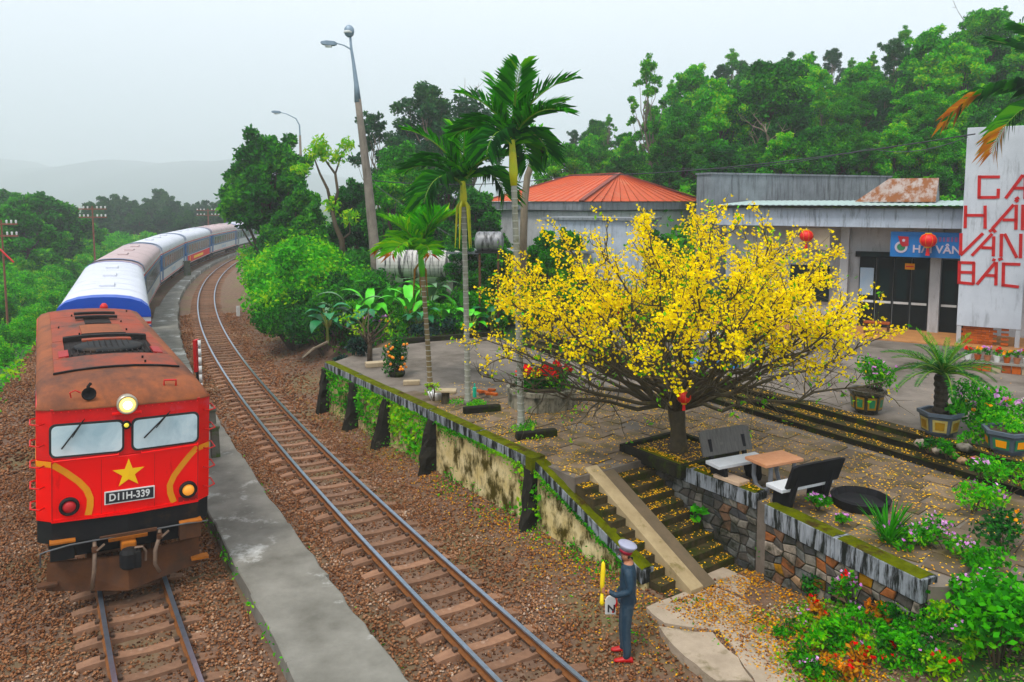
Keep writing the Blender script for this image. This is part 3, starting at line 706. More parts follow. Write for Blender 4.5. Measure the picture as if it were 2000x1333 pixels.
MB().lathe([(.07, -.13), (.06, -.142), (.02, -.15)], 16, (-.03, -.06, 3.43), axis='y').build('bulb', 'bulb_glow', hl, smooth=True)
MB().box((-.03, -.07, 3.27), (.46, .05, .05)).build('lamp_bracket', 'loco_red', LF, bevel=.01)
ml = MB().lathe([(.07, .05), (.075, -.03), (.05, -.035)], 14, (-.04, -.07, 3.06), axis='y').build('marker_lamp', 'frame_black', LF, smooth=True)
MB().lathe([(.05, -.02), (.03, -.05)], 12, (-.04, -.07, 3.06), axis='y').build('lens', 'marker_yellow', ml, smooth=True)
# windscreens
def rrect(w, h, r, n=4):
    pts = []
    for cx, cy, a0 in ((w / 2 - r, h / 2 - r, 0), (-w / 2 + r, h / 2 - r, 90), (-w / 2 + r, -h / 2 + r, 180), (w / 2 - r, -h / 2 + r, 270)):
        for k in range(n + 1): a = rad(a0 + 90 * k / n); pts.append((cx + r * cos(a), cy + r * sin(a)))
    return pts
def on_face(pts, cx, cz, out, thick, name, mat, parent=LF, bevel=0):
    mb = MB(); k = len(pts); f = [(cx + x, fy(cx + x) - out, cz + z) for x, z in pts]; bk = [(cx + x, fy(cx + x) - out + thick, cz + z) for x, z in pts]
    n = mb.vs(f + bk); mb.face([n + i for i in range(k)]); mb.face([n + k + i for i in range(k)][::-1])
    for i in range(k): j = (i + 1) % k; mb.face((n + i, n + k + i, n + k + j, n + j))
    return mb.build(name, mat, parent, bevel=bevel)
for cx in (-.63, .60):
    w_ = on_face(rrect(1.12, .58, .10), cx, 2.87, .028, .05, 'windscreen', 'rubber')
    on_face(rrect(1.05, .51, .08), cx, 2.87, .036, .02, 'pane', 'windscreen', w_)
    x0, z0 = (cx - .06, 3.20); x1, z1 = (cx - .38, 2.74) if cx < 0 else (cx - .36, 2.80)
    if cx > 0: x0 += .1
    wp = MB().beam((x0, fy(x0) - .06, z0), (x1, fy(x1) - .06, z1), .022, .016, up=(0, 1, 0)).build('wiper', 'rubber', LF)
    MB().beam((x0 + .02, fy(x0) - .07, z0 + .03), (x0 * .4 + x1 * .6 + .03, fy(x1) - .07, z0 * .4 + z1 * .6), .012, .012, up=(0, 1, 0)).build('wiper_arm', 'frame_black', wp)
    xa, xb = (-1.14, -.16) if cx < 0 else (.2, 1.14)
    MB().tube([(xa, fy(xa), 2.55), (xa, fy(xa) - .06, 2.535), (xb, fy(xb) - .06, 2.555), (xb, fy(xb), 2.57)], .016, 6).build('handrail', 'loco_red', LF)
on_face([(-1.17, -.012), (0, -.012), (1.17, -.012), (1.17, .012), (0, .012), (-1.17, .012)], 0, 3.40, .03, .04, 'gutter', 'car_red')
on_face([(-1.16, -.025), (0, -.025), (1.16, -.025), (1.16, .025), (0, .025), (-1.16, .025)], 0, 1.49, .02, .04, 'bottom_strip', 'loco_red')
for x in (-1.15, 1.15): on_face([(-.008, -.5), (.008, -.5), (.008, .5), (-.008, .5)], x, 2.0, .006, .01, 'panel_line', 'car_red')
for k in range(22):                                              # rivets and seams of the sheet metal
    x = -1.12 + 2.24 * k / 21
    for z in (1.53, 3.36): MB().lathe([(.011, 0), (.008, -.008)], 6, (x, fy(x) - .02 - (.02 if z > 3 else .0), z), axis='y').build('rivet', 'loco_red', LF)
for x in (-.42, .42): on_face([(-.004, -.48), (.004, -.48), (.004, .48), (-.004, .48)], x, 2.0, .004, .008, 'panel_line', 'car_red')
on_face([(-.16, -.05), (.16, -.05), (.16, .05), (-.16, .05)], .98, 1.55, .012, .02, 'access_cover', 'cheek_red')
# yellow star, side stripes, number plate, lower lamps
star = []
for k in range(10): a = pi / 2 + k * pi / 5; r = .265 if k % 2 == 0 else .104; star.append((r * cos(a), r * sin(a)))
mb = MB(); n = mb.vs([(x, fy(x) - .012, 2.19 + z) for x, z in star] + [(0, fy(0) - .014, 2.19)])
for k in range(10): mb.face((n + k, n + (k + 1) % 10, n + 10))
mb.build('star', 'star_yellow', LF)
def stripe(path, w, name):
    mb = MB(); r = []
    P = [Vector((x, z)) for x, z in path]
    for i, p in enumerate(P):
        d = (P[min(i + 1, len(P) - 1)] - P[max(i - 1, 0)]).normalized(); nn = Vector((-d.y, d.x)) * w / 2
        r.append([(q.x, fy(q.x) - .010, q.y) for q in (p + nn, p - nn)])
    mb.loft(r); return mb.build(name, 'loco_yellow', LF)
stripe([(-1.14, 2.47), (-.95, 2.32), (-.76, 2.14), (-.64, 1.98), (-.585, 1.82), (-.59, 1.68), (-.62, 1.53)], .105, 'yellow_stripe')
stripe([(1.14, 2.49), (1.0, 2.35), (.86, 2.18), (.74, 2.02), (.67, 1.86), (.68, 1.72), (.74, 1.53)], .105, 'yellow_stripe')
for sx in (-1, 1):
    stripe([(sx * 1.375, 2.47), (sx * 1.16, 2.47)], .1, 'yellow_stripe')
    MB().box((sx * 1.381, 6, 2.47), (.008, 11.3, .1)).build('yellow_stripe', 'loco_yellow', LF)
    for k in range(5):
        z = 1.72 + k * .36; MB().tube([(sx * 1.26, .12, z), (sx * 1.33, .02, z), (sx * 1.46, .14, z), (sx * 1.46, .5, z), (sx * 1.38, .55, z)], .014, 5).build('grab_iron', 'car_red', LF)
    for k in range(4):
        y = 3 + k * 2.2; sw = MB().box((sx * 1.384, y, 2.9), (.012, .8, .5)).build('side_window', 'rubber', LF)
        MB().box((sx * 1.388, y, 2.9), (.012, .7, .42)).build('pane', 'dark_glass', sw)
pt = MB().box((.02, -.062, 1.80), (.79, .02, .23)).build('number_plate', 'white_paint', LF, bevel=.004)
MB().box((.02, -.073, 1.80), (.75, .006, .19)).build('plate_field', 'black_paint', pt)
def as_mesh(o):
    dg = bpy.context.evaluated_depsgraph_get(); me = bpy.data.meshes.new_from_object(o.evaluated_get(dg)); nm = o.name; n = link_mesh('text_mesh', me, o.parent, o.location, o.rotation_euler, o.scale); bpy.data.objects.remove(o); n.name = nm; return n
def text(body, size, mat, parent, loc, rot, name, ext=.003, align='CENTER', sx=1.0):
    cu = bpy.data.curves.new(name, 'FONT'); cu.body = body; cu.size = size; cu.extrude = ext; cu.align_x = align; cu.align_y = 'CENTER'; cu.offset = .004 * size / .17
    cu.materials.append(MATS[mat]); o = bpy.data.objects.new(name, cu); COL.objects.link(o); o.parent = parent; o.location = loc; o.rotation_euler = rot; o.scale = (sx, 1, 1); return o
as_mesh(text('D11H-339', .175, 'white_paint', pt, (.015, -.079, 1.80), (pi / 2, 0, 0), 'plate_number', .002, sx=.86))
for x, lens in ((-.90, 'marker_red'), (.98, 'marker_amber')):
    lm = MB().lathe([(.15, .06), (.155, -.06), (.14, -.085), (.115, -.085), (.11, -.05)], 20, (x, fy(x), 1.73), axis='y').build('lower_lamp', 'frame_black', LF, smooth=True)
    MB().lathe([(.105, -.03), (.10, -.07), (.05, -.095), (.01, -.1)], 16, (x, fy(x), 1.73), axis='y').build('lens', lens, lm, smooth=True)
# black headstock, couplings and plough
shell(1.08, 1.47, -.012).build('headstock', 'frame_black', LF, bevel=.015)
MB().box((0, .42, .92), (2.3, .5, .3)).build('buffer_beam', 'frame_black', LF, bevel=.02)
MB().box((0, 6, .98), (2.4, 11.2, .22)).build('underframe', 'frame_black', LF)
for x in (-.55, .55): MB().box((x * .9, .12, .93), (.05, .08, .36)).build('beam_plate', 'frame_black', LF)
for x in (-1.0, 1.02):
    bx_ = MB().box((x, .06, .98), (.36, .26, .3)).build('step_box', 'rust' if x > 0 else 'frame_black', LF, bevel=.012)
    MB().box((x, .04, 1.145), (.38, .28, .03)).build('box_lid', 'rust_orange', bx_)
MB().box((0, .06, 1.03), (.62, .22, .06)).build('coupler_plate', 'rust_orange', LF, bevel=.01)
cp = MB().box((0, -.02, .90), (.24, .3, .2)).build('coupler', 'rust_orange', LF, bevel=.03)
mb = MB(); mb.lathe([(.12, .56), (.155, .60), (.16, .84), (.12, .9), (.05, .92)], 10, (0, -.22, 0)); mb.box((.13, -.24, .72), (.1, .2, .3)); mb.build('knuckle', 'frame_black', cp, bevel=.015)
MB().tube([(.08, -.26, .92), (.2, -.3, .93), (.26, -.26, .82), (.26, -.22, .64)], .02, 6).build('release_lever', 'hose', cp)
MB().tube([(-1.32, .05, .72), (-1.32, -.06, 1.0), (-1.25, -.1, 1.04), (-.9, -.12, 1.10), (.95, -.1, 1.14), (1.25, -.08, 1.12), (1.32, -.02, 1.1)], .014, 6).build('coupling_rod', 'galvanised_dark', LF)
MB().beam((-.45, -.1, 1.12), (.45, -.1, 1.13), .05, .05).build('rust_bar', 'rust', LF)
for k, P in enumerate(([(-.52, .1, 1.05), (-.52, -.06, .92), (-.53, -.1, .6), (-.56, -.06, .22)], [(.52, .1, 1.08), (.5, -.08, .98), (.42, -.14, .75), (.42, -.13, .5), (.50, -.1, .33)])):
    h_ = MB().tube(P, .034, 8).build('brake_hose', 'hose', LF, smooth=True)
    q = P[1]; MB().box(q, (.1, .1, .1)).build('hose_valve', 'rust', h_, bevel=.02)
    MB().beam((q[0] + .03, q[1] - .05, q[2]), (q[0] + .14, q[1] - .07, q[2] + .1), .03, .03).build('hose_tap', 'hose', h_)
mb = MB(); mb.loft([[(-1.22, .3, .68), (0, -.02, .68), (1.22, .3, .68)], [(-1.24, .26, .2), (0, -.16, .12), (1.24, .26, .2)], [(-1.24, .34, .19), (0, -.08, .11), (1.24, .34, .19)], [(-1.22, .38, .68), (0, .06, .68), (1.22, .38, .68)]]); mb.build('plough', 'rust', LF)
for x in (-1.22, 1.22): MB().box((x, .2, .34), (.3, .18, .04)).build('footstep', 'rust_orange' if x > 0 else 'rust', LF)
for yb in (2.4, 9.4):
    bo = MB().box((0, yb, .62), (1.9, 2.9, .3)).build('bogie', 'frame_black', LF)
    for dy in (-1.0, 1.0):
        for x in (-.535, .535): MB().lathe([(.44, -.06), (.44, .05), (.1, .07)], 18, (x, yb + dy, .44), axis='x').build('wheel', 'rust', bo)
MB().box((0, 5.9, .66), (2.2, 2.6, .5)).build('fuel_tank', 'frame_black', LF, bevel=.05)

# ---------------------------------------------------------------- coaches
WWL = 2.74
CP = [(-1.37, 3.18), (-1.36, 3.34), (-1.28, 3.52), (-1.08, 3.68), (-.75, 3.79), (-.35, 3.84), (0, 3.85), (.35, 3.84), (.75, 3.79), (1.08, 3.68), (1.28, 3.52), (1.36, 3.34), (1.37, 3.18)]
def coach(L, s0, label, roof, lower, upper, endc, nwin, power=False, banner=False, band=True):
    a, _ = at(T1, s0); b_, _ = at(T1, s0 + L); h = atan2(-(b_.x - a.x), b_.y - a.y)
    c = thing('train_coach', label, 'train coach', (a.x, a.y, .02), h, 'coaches of the train', roll=rad(2.2))
    def bx(z0, z1, nm, mt, g=0.0): return MB().box((0, L / 2, (z0 + z1) / 2), (WWL + g, L - .3 + g, z1 - z0)).build(nm, mt, c)
    bx(.92, 1.72, 'lower_body', lower); bx(1.72, 2.92, 'upper_body', upper); bx(2.92, 3.19, 'cantrail', 'car_white')
    if band:
        bx(2.96, 3.04, 'red_line', 'car_red', .012); bx(.98, 1.05, 'red_line', 'car_red', .012)
    r = [[(x * .99, y, 3.18 + (z - 3.18) * k) for x, z in CP] for y, k in ((.15, .0), (.15, .9), (.32, 1), (L - .32, 1), (L - .15, .9), (L - .15, 0))]
    ro = MB().loft(r).build('roof', roof, c, smooth=True)
    for yy in (.16, L - .16):                                  # the roof's blue end hoods
        w_ = .75 if power and yy < 1 else .25; y0, y1 = (yy - .03, yy + w_) if yy < 1 else (yy - w_, yy + .03)
        rr = [[(x, y, z + .012) for x, z in CP] for y in (y0, y1)]
        n_ = MB().loft(rr)
        if power and yy < 1: n_.poly([(x, y0, z + .012) for x, z in CP])
        n_.build('end_hood', endc, ro, smooth=False)
    for k in range(int(L / 2)):
        MB().loft([[(x * 1.0, 1 + k * 2 + dy, z + .014) for x, z in CP[1:-1]] for dy in (-.03, .03)]).build('roof_rib', roof, ro)
    for k in range(3):
        yv = L * (k + 1) / 4; MB().box((0, yv, 3.87), (.5, 1.1, .1)).build('roof_vent', roof, ro, bevel=.03)
    MB().box((0, L / 2, .78), (2.2, L - 3, .3)).build('underframe', 'frame_black', c)
    for yb in (2.2, L - 2.2):
        bo = MB().box((0, yb, .55), (1.8, 2.4, .3)).build('bogie', 'frame_black', c)
        for dy in (-.9, .9):
            for x in (-.535, .535): MB().lathe([(.4, -.06), (.4, .05), (.1, .07)], 12, (x, yb + dy, .4), axis='x').build('wheel', 'rust', bo)
    for sx in (-1, 1):
        for yy in (.75, L - .75):
            dr = MB().box((sx * 1.375, yy, 2.0), (.02, .7, 1.95)).build('door', upper, c)
            MB().box((sx * 1.388, yy, 2.35), (.012, .4, .7)).build('pane', 'dark_glass', dr)
        if nwin:
            MB().box((sx * 1.372, L / 2, 2.3), (.016, L - 2.8, .98)).build('window_band', 'car_grey', c)
            st = (L - 3.2) / nwin
            for k in range(nwin): MB().box((sx * 1.386, 1.6 + st * (k + .5), 2.3), (.014, st * .74, .74)).build('window', 'dark_glass', c)
        else:
            for k in range(6):
                lv = MB().box((sx * 1.376, 2.5 + k * 2.1, 2.3), (.016, 1.4, .9)).build('louvre', 'car_grey', c)
                for q in range(5): MB().box((sx * 1.388, 2.5 + k * 2.1, 1.94 + q * .18), (.02, 1.34, .03)).build('louvre_blade', 'car_white', lv)
        if banner:
            bn = MB().box((sx * 1.378, L / 2, 1.32), (.012, L - 2.0, .66)).build('banner', 'banner_red', c)
            MB().box((sx * 1.388, L / 2 - .6, 1.32), (.008, L * .36, .26)).build('banner_lettering', 'star_yellow', bn); MB().box((sx * 1.388, 2.4, 1.32), (.008, .35, .5)).build('banner_lettering', 'star_yellow', bn)
        else:
            MB().box((sx * 1.376, L * .45, 1.35), (.008, 2.6, .3)).build('emblem', 'emblem_blue', c)
    MB().box((0, -.0, 2.1), (1.2, .36, 2.3)).build('gangway', 'frame_black', c)
    return c
wear('banner_red', (.65, .02, .015), (.55, .03, .02), 2, .6); wear('emblem_blue', (.35, .45, .55), (.45, .5, .56), 3, .5)
coach(16.6, 13.0, 'power coach with white roof and bright blue front hood behind the locomotive', 'car_roof_white', 'car_white', 'car_blue', 'car_blue_end', 0, power=True)
coach(16.4, 31.0, 'blue and white coach with dusty pinkish roof following the power coach', 'car_roof_pink', 'car_white', 'car_blue', 'car_blue', 9)
coach(16.4, 48.2, 'blue and white coach with pale roof, third behind the locomotive', 'car_roof_white', 'car_white', 'car_blue', 'car_blue', 9)
coach(16.2, 65.0, 'blue and white coach carrying a red banner with yellow lettering', 'car_roof_white', 'car_white', 'car_blue', 'car_blue', 9, banner=True)
coach(16.2, 81.6, 'blue and white coach with rosy roof beyond the bannered one', 'car_roof_pink', 'car_white', 'car_blue', 'car_blue', 9)
coach(16.2, 98.2, 'last visible grey and white coach with a small blue end panel', 'car_roof_white', 'car_white', 'car_grey', 'car_blue_end', 9, band=False)
# ---------------------------------------------------------------- plants
def bend(a, b_, n, sag=0.0, jit=0.0, rnd=RN):
    a, b_ = Vector(a), Vector(b_); out = []
    for i in range(n + 1):
        t = i / n; p = a.lerp(b_, t); p.z += sag * 4 * t * (1 - t)
        if 0 < i < n: p += Vector((rnd.uniform(-jit, jit), rnd.uniform(-jit, jit), rnd.uniform(-jit, jit)))
        out.append(p)
    return out
def tree_proto(seed, H, r, crown, lobes, nl, ls, leafm, barkm='bark', lean=0.0, lobe_r=(.24, .40), up=.5, bare=.35, droop=.2):
    """trunk with limbs running into leaf clumps; crown=(radius, bottom share); returns trunk mesh, crown mesh"""
    rnd = random.Random(seed); rng = np.random.default_rng(seed); mb = MB(); cr, cb = crown
    top = Vector((lean * H + rnd.uniform(-.05, .05) * H, rnd.uniform(-.05, .05) * H, H * .86))
    ax = bend((0, 0, -.4), top, 7, 0, .025 * H, rnd); mb.tube(ax, [r * (1 - .8 * i / 7) for i in range(8)], 7)
    C = []
    for k in range(lobes):
        f = (k + rnd.random()) / lobes; z = H * (cb + (1 - cb) * f)
        prof = math.sin(pi * min(1, .22 + .78 * f)) ** .7 if bare else 1
        a = k * 2.4 + rnd.uniform(-.5, .5); rr = cr * prof * rnd.uniform(.35, 1.0)
        t = min(6, max(1, int(7 * (z / H) * .8))); st = ax[t]
        cx, cy = ax[min(7, t + 1)].x, ax[min(7, t + 1)].y
        p = Vector((cx + rr * cos(a), cy + rr * sin(a), z))
        mb.tube(bend(st, p, 4, -.04 * H, .02 * H, rnd), [r * .42, r * .33, r * .24, r * .15, r * .06], 5)
        lr = cr * rnd.uniform(*lobe_r)
        n = int(nl * (lr / cr / .3) ** 1.6)
        C.append(blob(n, p, (lr, lr, lr * .68), rng, .35))
        for q in range(2):
            d = Vector(rdir(1, .2, rng)[0]) * lr * 1.1; pp = p + d
            mb.tube([p, p + d * .6, pp], [r * .08, r * .05, r * .02], 4); C.append(blob(n // 4, pp, (lr * .5,) * 3, rng, .2))
    return mb.mesh('trunk', barkm, True), leaves('crown', np.concatenate(C), ls, leafm, up, .5, rng, droop)
def put_tree(protos, x, y, sc_, name, label, group=None, rot=None, z=None, cat='tree', tilt=0.0):
    tr, cr = protos; z = gz1(x, y) if z is None else z
    t = thing(name, label, cat, (x, y, z - .1), RN.uniform(0, 6.28) if rot is None else rot, group, roll=tilt)
    t.scale = (sc_,) * 3 if isinstance(sc_, (int, float)) else sc_
    link_mesh('trunk', tr, t); link_mesh('crown', cr, t); return t
def bush_proto(seed, w, h, lobes, nl, ls, leafm, stem='bark', up=.6, asp=.5):
    rnd = random.Random(seed); rng = np.random.default_rng(seed); C = []; mb = MB()
    for k in range(lobes):
        a = rnd.uniform(0, 6.28); q = rnd.random() ** .6; x, y = w / 2 * q * cos(a), w / 2 * q * sin(a); z = h * (1 - .55 * q * q) * rnd.uniform(.45, .85)
        lr = w * rnd.uniform(.16, .27); C.append(blob(nl, (x, y, max(z, lr * .5)), (lr, lr, lr * .85), rng, .4))
        mb.tube([(x * .2, y * .2, -.2), (x * .6, y * .6, z * .5), (x, y, z)], [.04, .03, .012], 4)
    return mb.mesh('stems', stem), leaves('foliage', np.concatenate(C), ls, leafm, up, asp, rng, .15)
def put_bush(pr, x, y, sc_, name, label, group=None, z=None, cat='shrub', rot=None):
    z = gz1(x, y) if z is None else z
    t = thing(name, label, cat, (x, y, z - .05), RN.uniform(0, 6.28) if rot is None else rot, group); t.scale = (sc_,) * 3 if isinstance(sc_, (int, float)) else sc_
    link_mesh('stems', pr[0], t); link_mesh('foliage', pr[1], t); return t

# --- forest on the hill behind the station
FT = [tree_proto(101, 9, .20, (2.6, .25), 26, 620, .12, 'leaf_mid', lobe_r=(.26, .42)),
      tree_proto(102, 11, .22, (2.4, .22), 28, 560, .12, 'leaf_dark', lobe_r=(.26, .42)),
      tree_proto(103, 10, .18, (2.9, .35), 26, 420, .16, 'leaf_bright', lobe_r=(.22, .36)),
      tree_proto(104, 12, .20, (2.0, .25), 24, 380, .11, 'leaf_mid', 'bark_pale', .05, lobe_r=(.2, .36)),
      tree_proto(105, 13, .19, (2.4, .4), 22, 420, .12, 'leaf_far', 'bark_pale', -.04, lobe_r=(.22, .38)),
      tree_proto(106, 8, .2, (3.0, .12), 26, 620, .13, 'leaf_dark', lobe_r=(.28, .42))]
FN = [('broad_tree', 'leafy mid green tree in the forest behind the station', 'mid green forest trees on the hill'),
      ('dark_tree', 'dark evergreen tree in the forest behind the station', 'dark forest trees on the hill'),
      ('bright_tree', 'vivid green broad tree in the forest behind the station', 'vivid forest trees on the hill'),
      ('slender_tree', 'tall slender tree with layered tufts rising above the forest', 'slender layered forest trees'),
      ('hazy_tree', 'thin grey green tree with open crown on the misty ridge', 'thin misty ridge trees'),
      ('vine_tree', 'squat dark tree smothered in climbers behind the station', 'climber covered trees on the hill')]
def forest(px, toprow, Y, kind, sc_=None):
    """stand a tree so that its top shows at the photo row toprow"""
    if px < 1410: Y = max(Y, 53.0)
    x = (px - 1000) / F * Y; g_ = gz1(x, Y); Ht = (9, 11, 10, 12, 13, 8)[kind]; top = D(px, toprow, Y).z
    s_ = np.clip((top - g_) / (Ht * 1.0), .45, 1.9)
    nm_, lb_, gr_ = FN[kind]; lb_ = lb_.replace(' behind the station', '').replace(' on the misty ridge', '').replace(' rising above the forest', '').replace(' on the hill', '') + (' high on the ridge' if Y > 66 else ' midway up the slope' if Y > 54 else ' low on the slope') + (' beyond the orange roof' if px < 1390 else ' beyond the grey parapet' if px < 1680 else ' beyond the rusty gable' if px < 1850 else ' beyond the sign pillar')
    put_tree(FT[kind], x, Y, (s_ * RN.uniform(.9, 1.15), s_ * RN.uniform(.9, 1.15), s_), nm_, lb_, gr_)
# skyline
for px, row, Y, k in ((1262, 120, 62, 3), (1215, 262, 70, 0), (1160, 240, 82, 5), (1120, 262, 95, 4), (1345, 140, 66, 2), (1402, 128, 82, 4), (1440, 118, 88, 4), (1470, 150, 74, 0), (1520, 120, 70, 1), (1548, 125, 64, 2), (1610, 95, 92, 4), (1645, 140, 84, 0), (1690, 130, 78, 0), (1728, 75, 66, 4), (1790, 70, 58, 2), (1830, 90, 62, 0), (1872, 100, 54, 2), (1900, 25, 60, 0), (1950, 20, 66, 3), (1990, 60, 58, 2), (2040, 40, 60, 0),
                     # middle and lower slope
                     (1190, 300, 58, 1), (1235, 310, 52, 5), (1290, 260, 54, 1), (1330, 230, 56, 0), (1375, 215, 58, 1), (1420, 200, 62, 1), (1455, 215, 56, 2), (1500, 200, 58, 1), (1545, 205, 54, 5), (1585, 190, 60, 2), (1630, 200, 56, 0), (1670, 195, 58, 1), (1715, 180, 54, 4), (1760, 190, 52, 2), (1805, 185, 50, 0), (1850, 190, 48, 2),
                     (1250, 330, 48, 5), (1305, 325, 46, 5), (1360, 300, 48, 1), (1410, 295, 47, 5), (1470, 285, 48, 1), (1525, 270, 47, 2), (1580, 262, 46, 5), (1635, 255, 47, 5), (1690, 262, 46, 1), (1745, 250, 46, 2), (1800, 255, 45, 0), (1850, 265, 45, 2), (1900, 230, 46, 5), (1300, 165, 72, 3), (1368, 175, 76, 3), (1565, 108, 80, 3), (1700, 105, 74, 3), (1762, 55, 70, 3), (1650, 118, 82, 3), (1425, 100, 84, 3), (1180, 235, 80, 3)):
    forest(px, row, Y, k)
fr_ = random.Random(4)
for k in range(46):                                    # the slope between
    px = 1085 + k * 20.5 + fr_.uniform(-9, 9); sky_ = 262 - 150 * float(smooth(px, 1150, 1420)) - 60 * float(smooth(px, 1600, 1950)); row = sky_ + fr_.choice((25, 60, 95, 130)); Y = fr_.uniform(54, 74); forest(px, row, Y, fr_.choice((0, 2, 2, 3, 0, 5)))
for px, row, Y, lb in ((1590, 130, 70, 'bare dead tree sticking out of the forest ridge'), (1865, 30, 62, 'bare twiggy tree top above the station forest'), (1480, 235, 52, 'dead grey snag standing in the forest'), (905, 150, 66, 'leafless thin tree behind the areca palms')):
    x = (px - 1000) / F * Y; g_ = gz1(x, Y); Hh = D(px, row, Y).z - g_; t = thing('dead_tree', lb, 'tree', (x, Y, g_ - .1)); mb = MB(); rg = random.Random(px); ax = bend((0, 0, 0), (rg.uniform(-.6, .6), 0, Hh), 7, 0, .15, rg); mb.tube(ax, [.13, .12, .1, .085, .07, .05, .035, .012], 6)
    for k in range(14):
        p = ax[3 + k % 4]; a = rg.uniform(0, 6.28); e = p + Vector((cos(a) * rg.uniform(.7, 1.8), sin(a) * rg.uniform(.7, 1.8), rg.uniform(.5, 1.8))); q = bend(p, e, 4, .1, .12, rg); mb.tube(q, [.05, .04, .03, .02, .008], 5)
        for _ in range(3): f_ = rg.choice(q[2:]); mb.tube([f_, f_ + Vector((rg.uniform(-.5, .5), rg.uniform(-.5, .5), rg.uniform(.1, .7)))], [.018, .006], 4)
    mb.build('trunk', 'bark_pale', t)
BB = [bush_proto(201, 3.2, 2.0, 12, 420, .10, 'leaf_bright'), bush_proto(202, 3.0, 2.2, 12, 420, .10, 'leaf_mid'), bush_proto(203, 2.6, 1.8, 11, 420, .11, 'leaf_dark')]
for k in range(26):                                    # scrub at the foot of the forest
    px = 1160 + k * 30 + RN.uniform(-12, 12); Y = RN.uniform(40, 44) if px > 1400 else RN.uniform(51.5, 53.5); x = (px - 1000) / F * Y
    put_bush(BB[k % 3], x, Y, RN.uniform(1.0, 1.45), ('lime_shrub', 'green_shrub', 'dark_shrub')[k % 3], ('vivid', 'mid green', 'dark')[k % 3] + ' shrub at the foot of the forest behind the station roofs', 'shrubs behind the station roofs, ' + 'abc'[k % 3])

# --- big trees between the curve and the station
near_trees = [
    (tree_proto(301, 8.5, .22, (2.7, .52), 24, 760, .13, 'leaf_dark', lobe_r=(.24, .36)), 522, 248, 47, 'round_tree', 'dark round-crowned tree beside the railway curve'),
    (tree_proto(302, 7.5, .2, (2.2, .3), 20, 600, .13, 'leaf_dark'), 585, 330, 43, 'dense_tree', 'dense dark tree between the curve and the leaning lamp post'),
    (tree_proto(303, 8, .22, (2.6, .2), 28, 700, .13, 'leaf_dark'), 690, 330, 46, 'dense_tree', 'dark leafy tree growing behind the tall leaning lamp post'),
    (tree_proto(304, 9, .22, (3.0, .2), 32, 700, .13, 'leaf_mid'), 790, 262, 50, 'climber_tree', 'green tree draped in climbers behind the areca palms'),
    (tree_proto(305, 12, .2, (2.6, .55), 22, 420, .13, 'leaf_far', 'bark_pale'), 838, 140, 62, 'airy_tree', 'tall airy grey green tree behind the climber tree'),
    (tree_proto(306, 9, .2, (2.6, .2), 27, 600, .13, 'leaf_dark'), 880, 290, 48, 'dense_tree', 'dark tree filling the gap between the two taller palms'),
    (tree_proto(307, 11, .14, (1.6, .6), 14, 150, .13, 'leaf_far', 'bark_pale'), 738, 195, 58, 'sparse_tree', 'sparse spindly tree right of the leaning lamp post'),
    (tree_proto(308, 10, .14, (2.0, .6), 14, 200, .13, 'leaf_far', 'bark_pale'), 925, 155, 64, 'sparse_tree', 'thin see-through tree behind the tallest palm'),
    (tree_proto(309, 6.5, .2, (2.2, .2), 22, 600, .13, 'leaf_dark'), 925, 352, 44, 'dense_tree', 'dark low tree in front of the orange roof\'s end'),
    (tree_proto(311, 5.5, .16, (1.9, .1), 24, 520, .10, 'leaf_dark'), 905, 442, 35.5, 'shade_tree', 'dark shade tree over the end of the white tank'),
    (tree_proto(312, 5.2, .16, (1.8, .1), 22, 520, .10, 'leaf_mid'), 1070, 425, 34.8, 'shade_tree', 'bushy tree right of the tallest palm before the shed'),
    (tree_proto(313, 5.6, .16, (1.8, .12), 24, 520, .10, 'leaf_dark'), 970, 440, 35.2, 'shade_tree', 'dark tree behind the tallest palm hiding the shed'),
    (tree_proto(314, 5.2, .16, (1.9, .1), 22, 520, .10, 'leaf_mid'), 1110, 418, 37, 'shade_tree', 'leafy tree at the near corner of the orange-roofed house'),
    (tree_proto(315, 4.8, .16, (1.7, .1), 20, 480, .10, 'leaf_dark'), 1290, 425, 37, 'shade_tree', 'dark tree between the annexe and the parapet block'),
    (tree_proto(310, 7.2, .14, (1.6, .2), 12, 420, .12, 'leaf_mid'), 755, 330, 40, 'slim_tree', 'slim leafy tree over the white tank'),
]
for pr, px, row, Y, nm, lb in near_trees:
    x = (px - 1000) / F * Y; Ht = {'round_tree': 8.5}.get(nm) or max(v.co.z for v in pr[0].vertices); g_ = gz1(x, Y); s_ = (D(px, row, Y).z - g_) / (Ht + .9)
    put_tree(pr, x, Y, s_, nm, lb)
# the pollarded tree with bare forked limbs and yellow-green tufts
x, Y = (672 - 1000) / F * 40, 40.0; g_ = gz1(x, Y); t = thing('pollarded_tree', 'bare forked tree with a few yellow green leaf tufts', 'tree', (x, Y, g_ - .1))
mb = MB(); rng = np.random.default_rng(9); tips = []
J = lambda a, b_: D(a, b_, Y) - Vector((x, Y, g_ - .1))
for path, rr in (([(672, 520), (668, 470), (655, 440), (648, 405)], (.19, .15, .12, .10)), ([(648, 405), (640, 370), (625, 340), (612, 305)], (.10, .08, .06, .03)), ([(650, 410), (660, 375), (655, 340), (640, 320), (628, 300)], (.09, .08, .07, .05, .03)), ([(655, 340), (668, 300), (676, 290)], (.05, .04, .02)), ([(668, 470), (684, 455), (682, 430)], (.07, .05, .02))):
    pts = [J(*q) for q in path]; pts[0].z = min(pts[0].z, 9); mb.tube(pts, list(rr), 7); tips.append(pts[-1])
mb.tube([(0, 0, 0), J(672, 520)], [.24, .19], 7)
mb.build('trunk', 'bark', t, smooth=True)
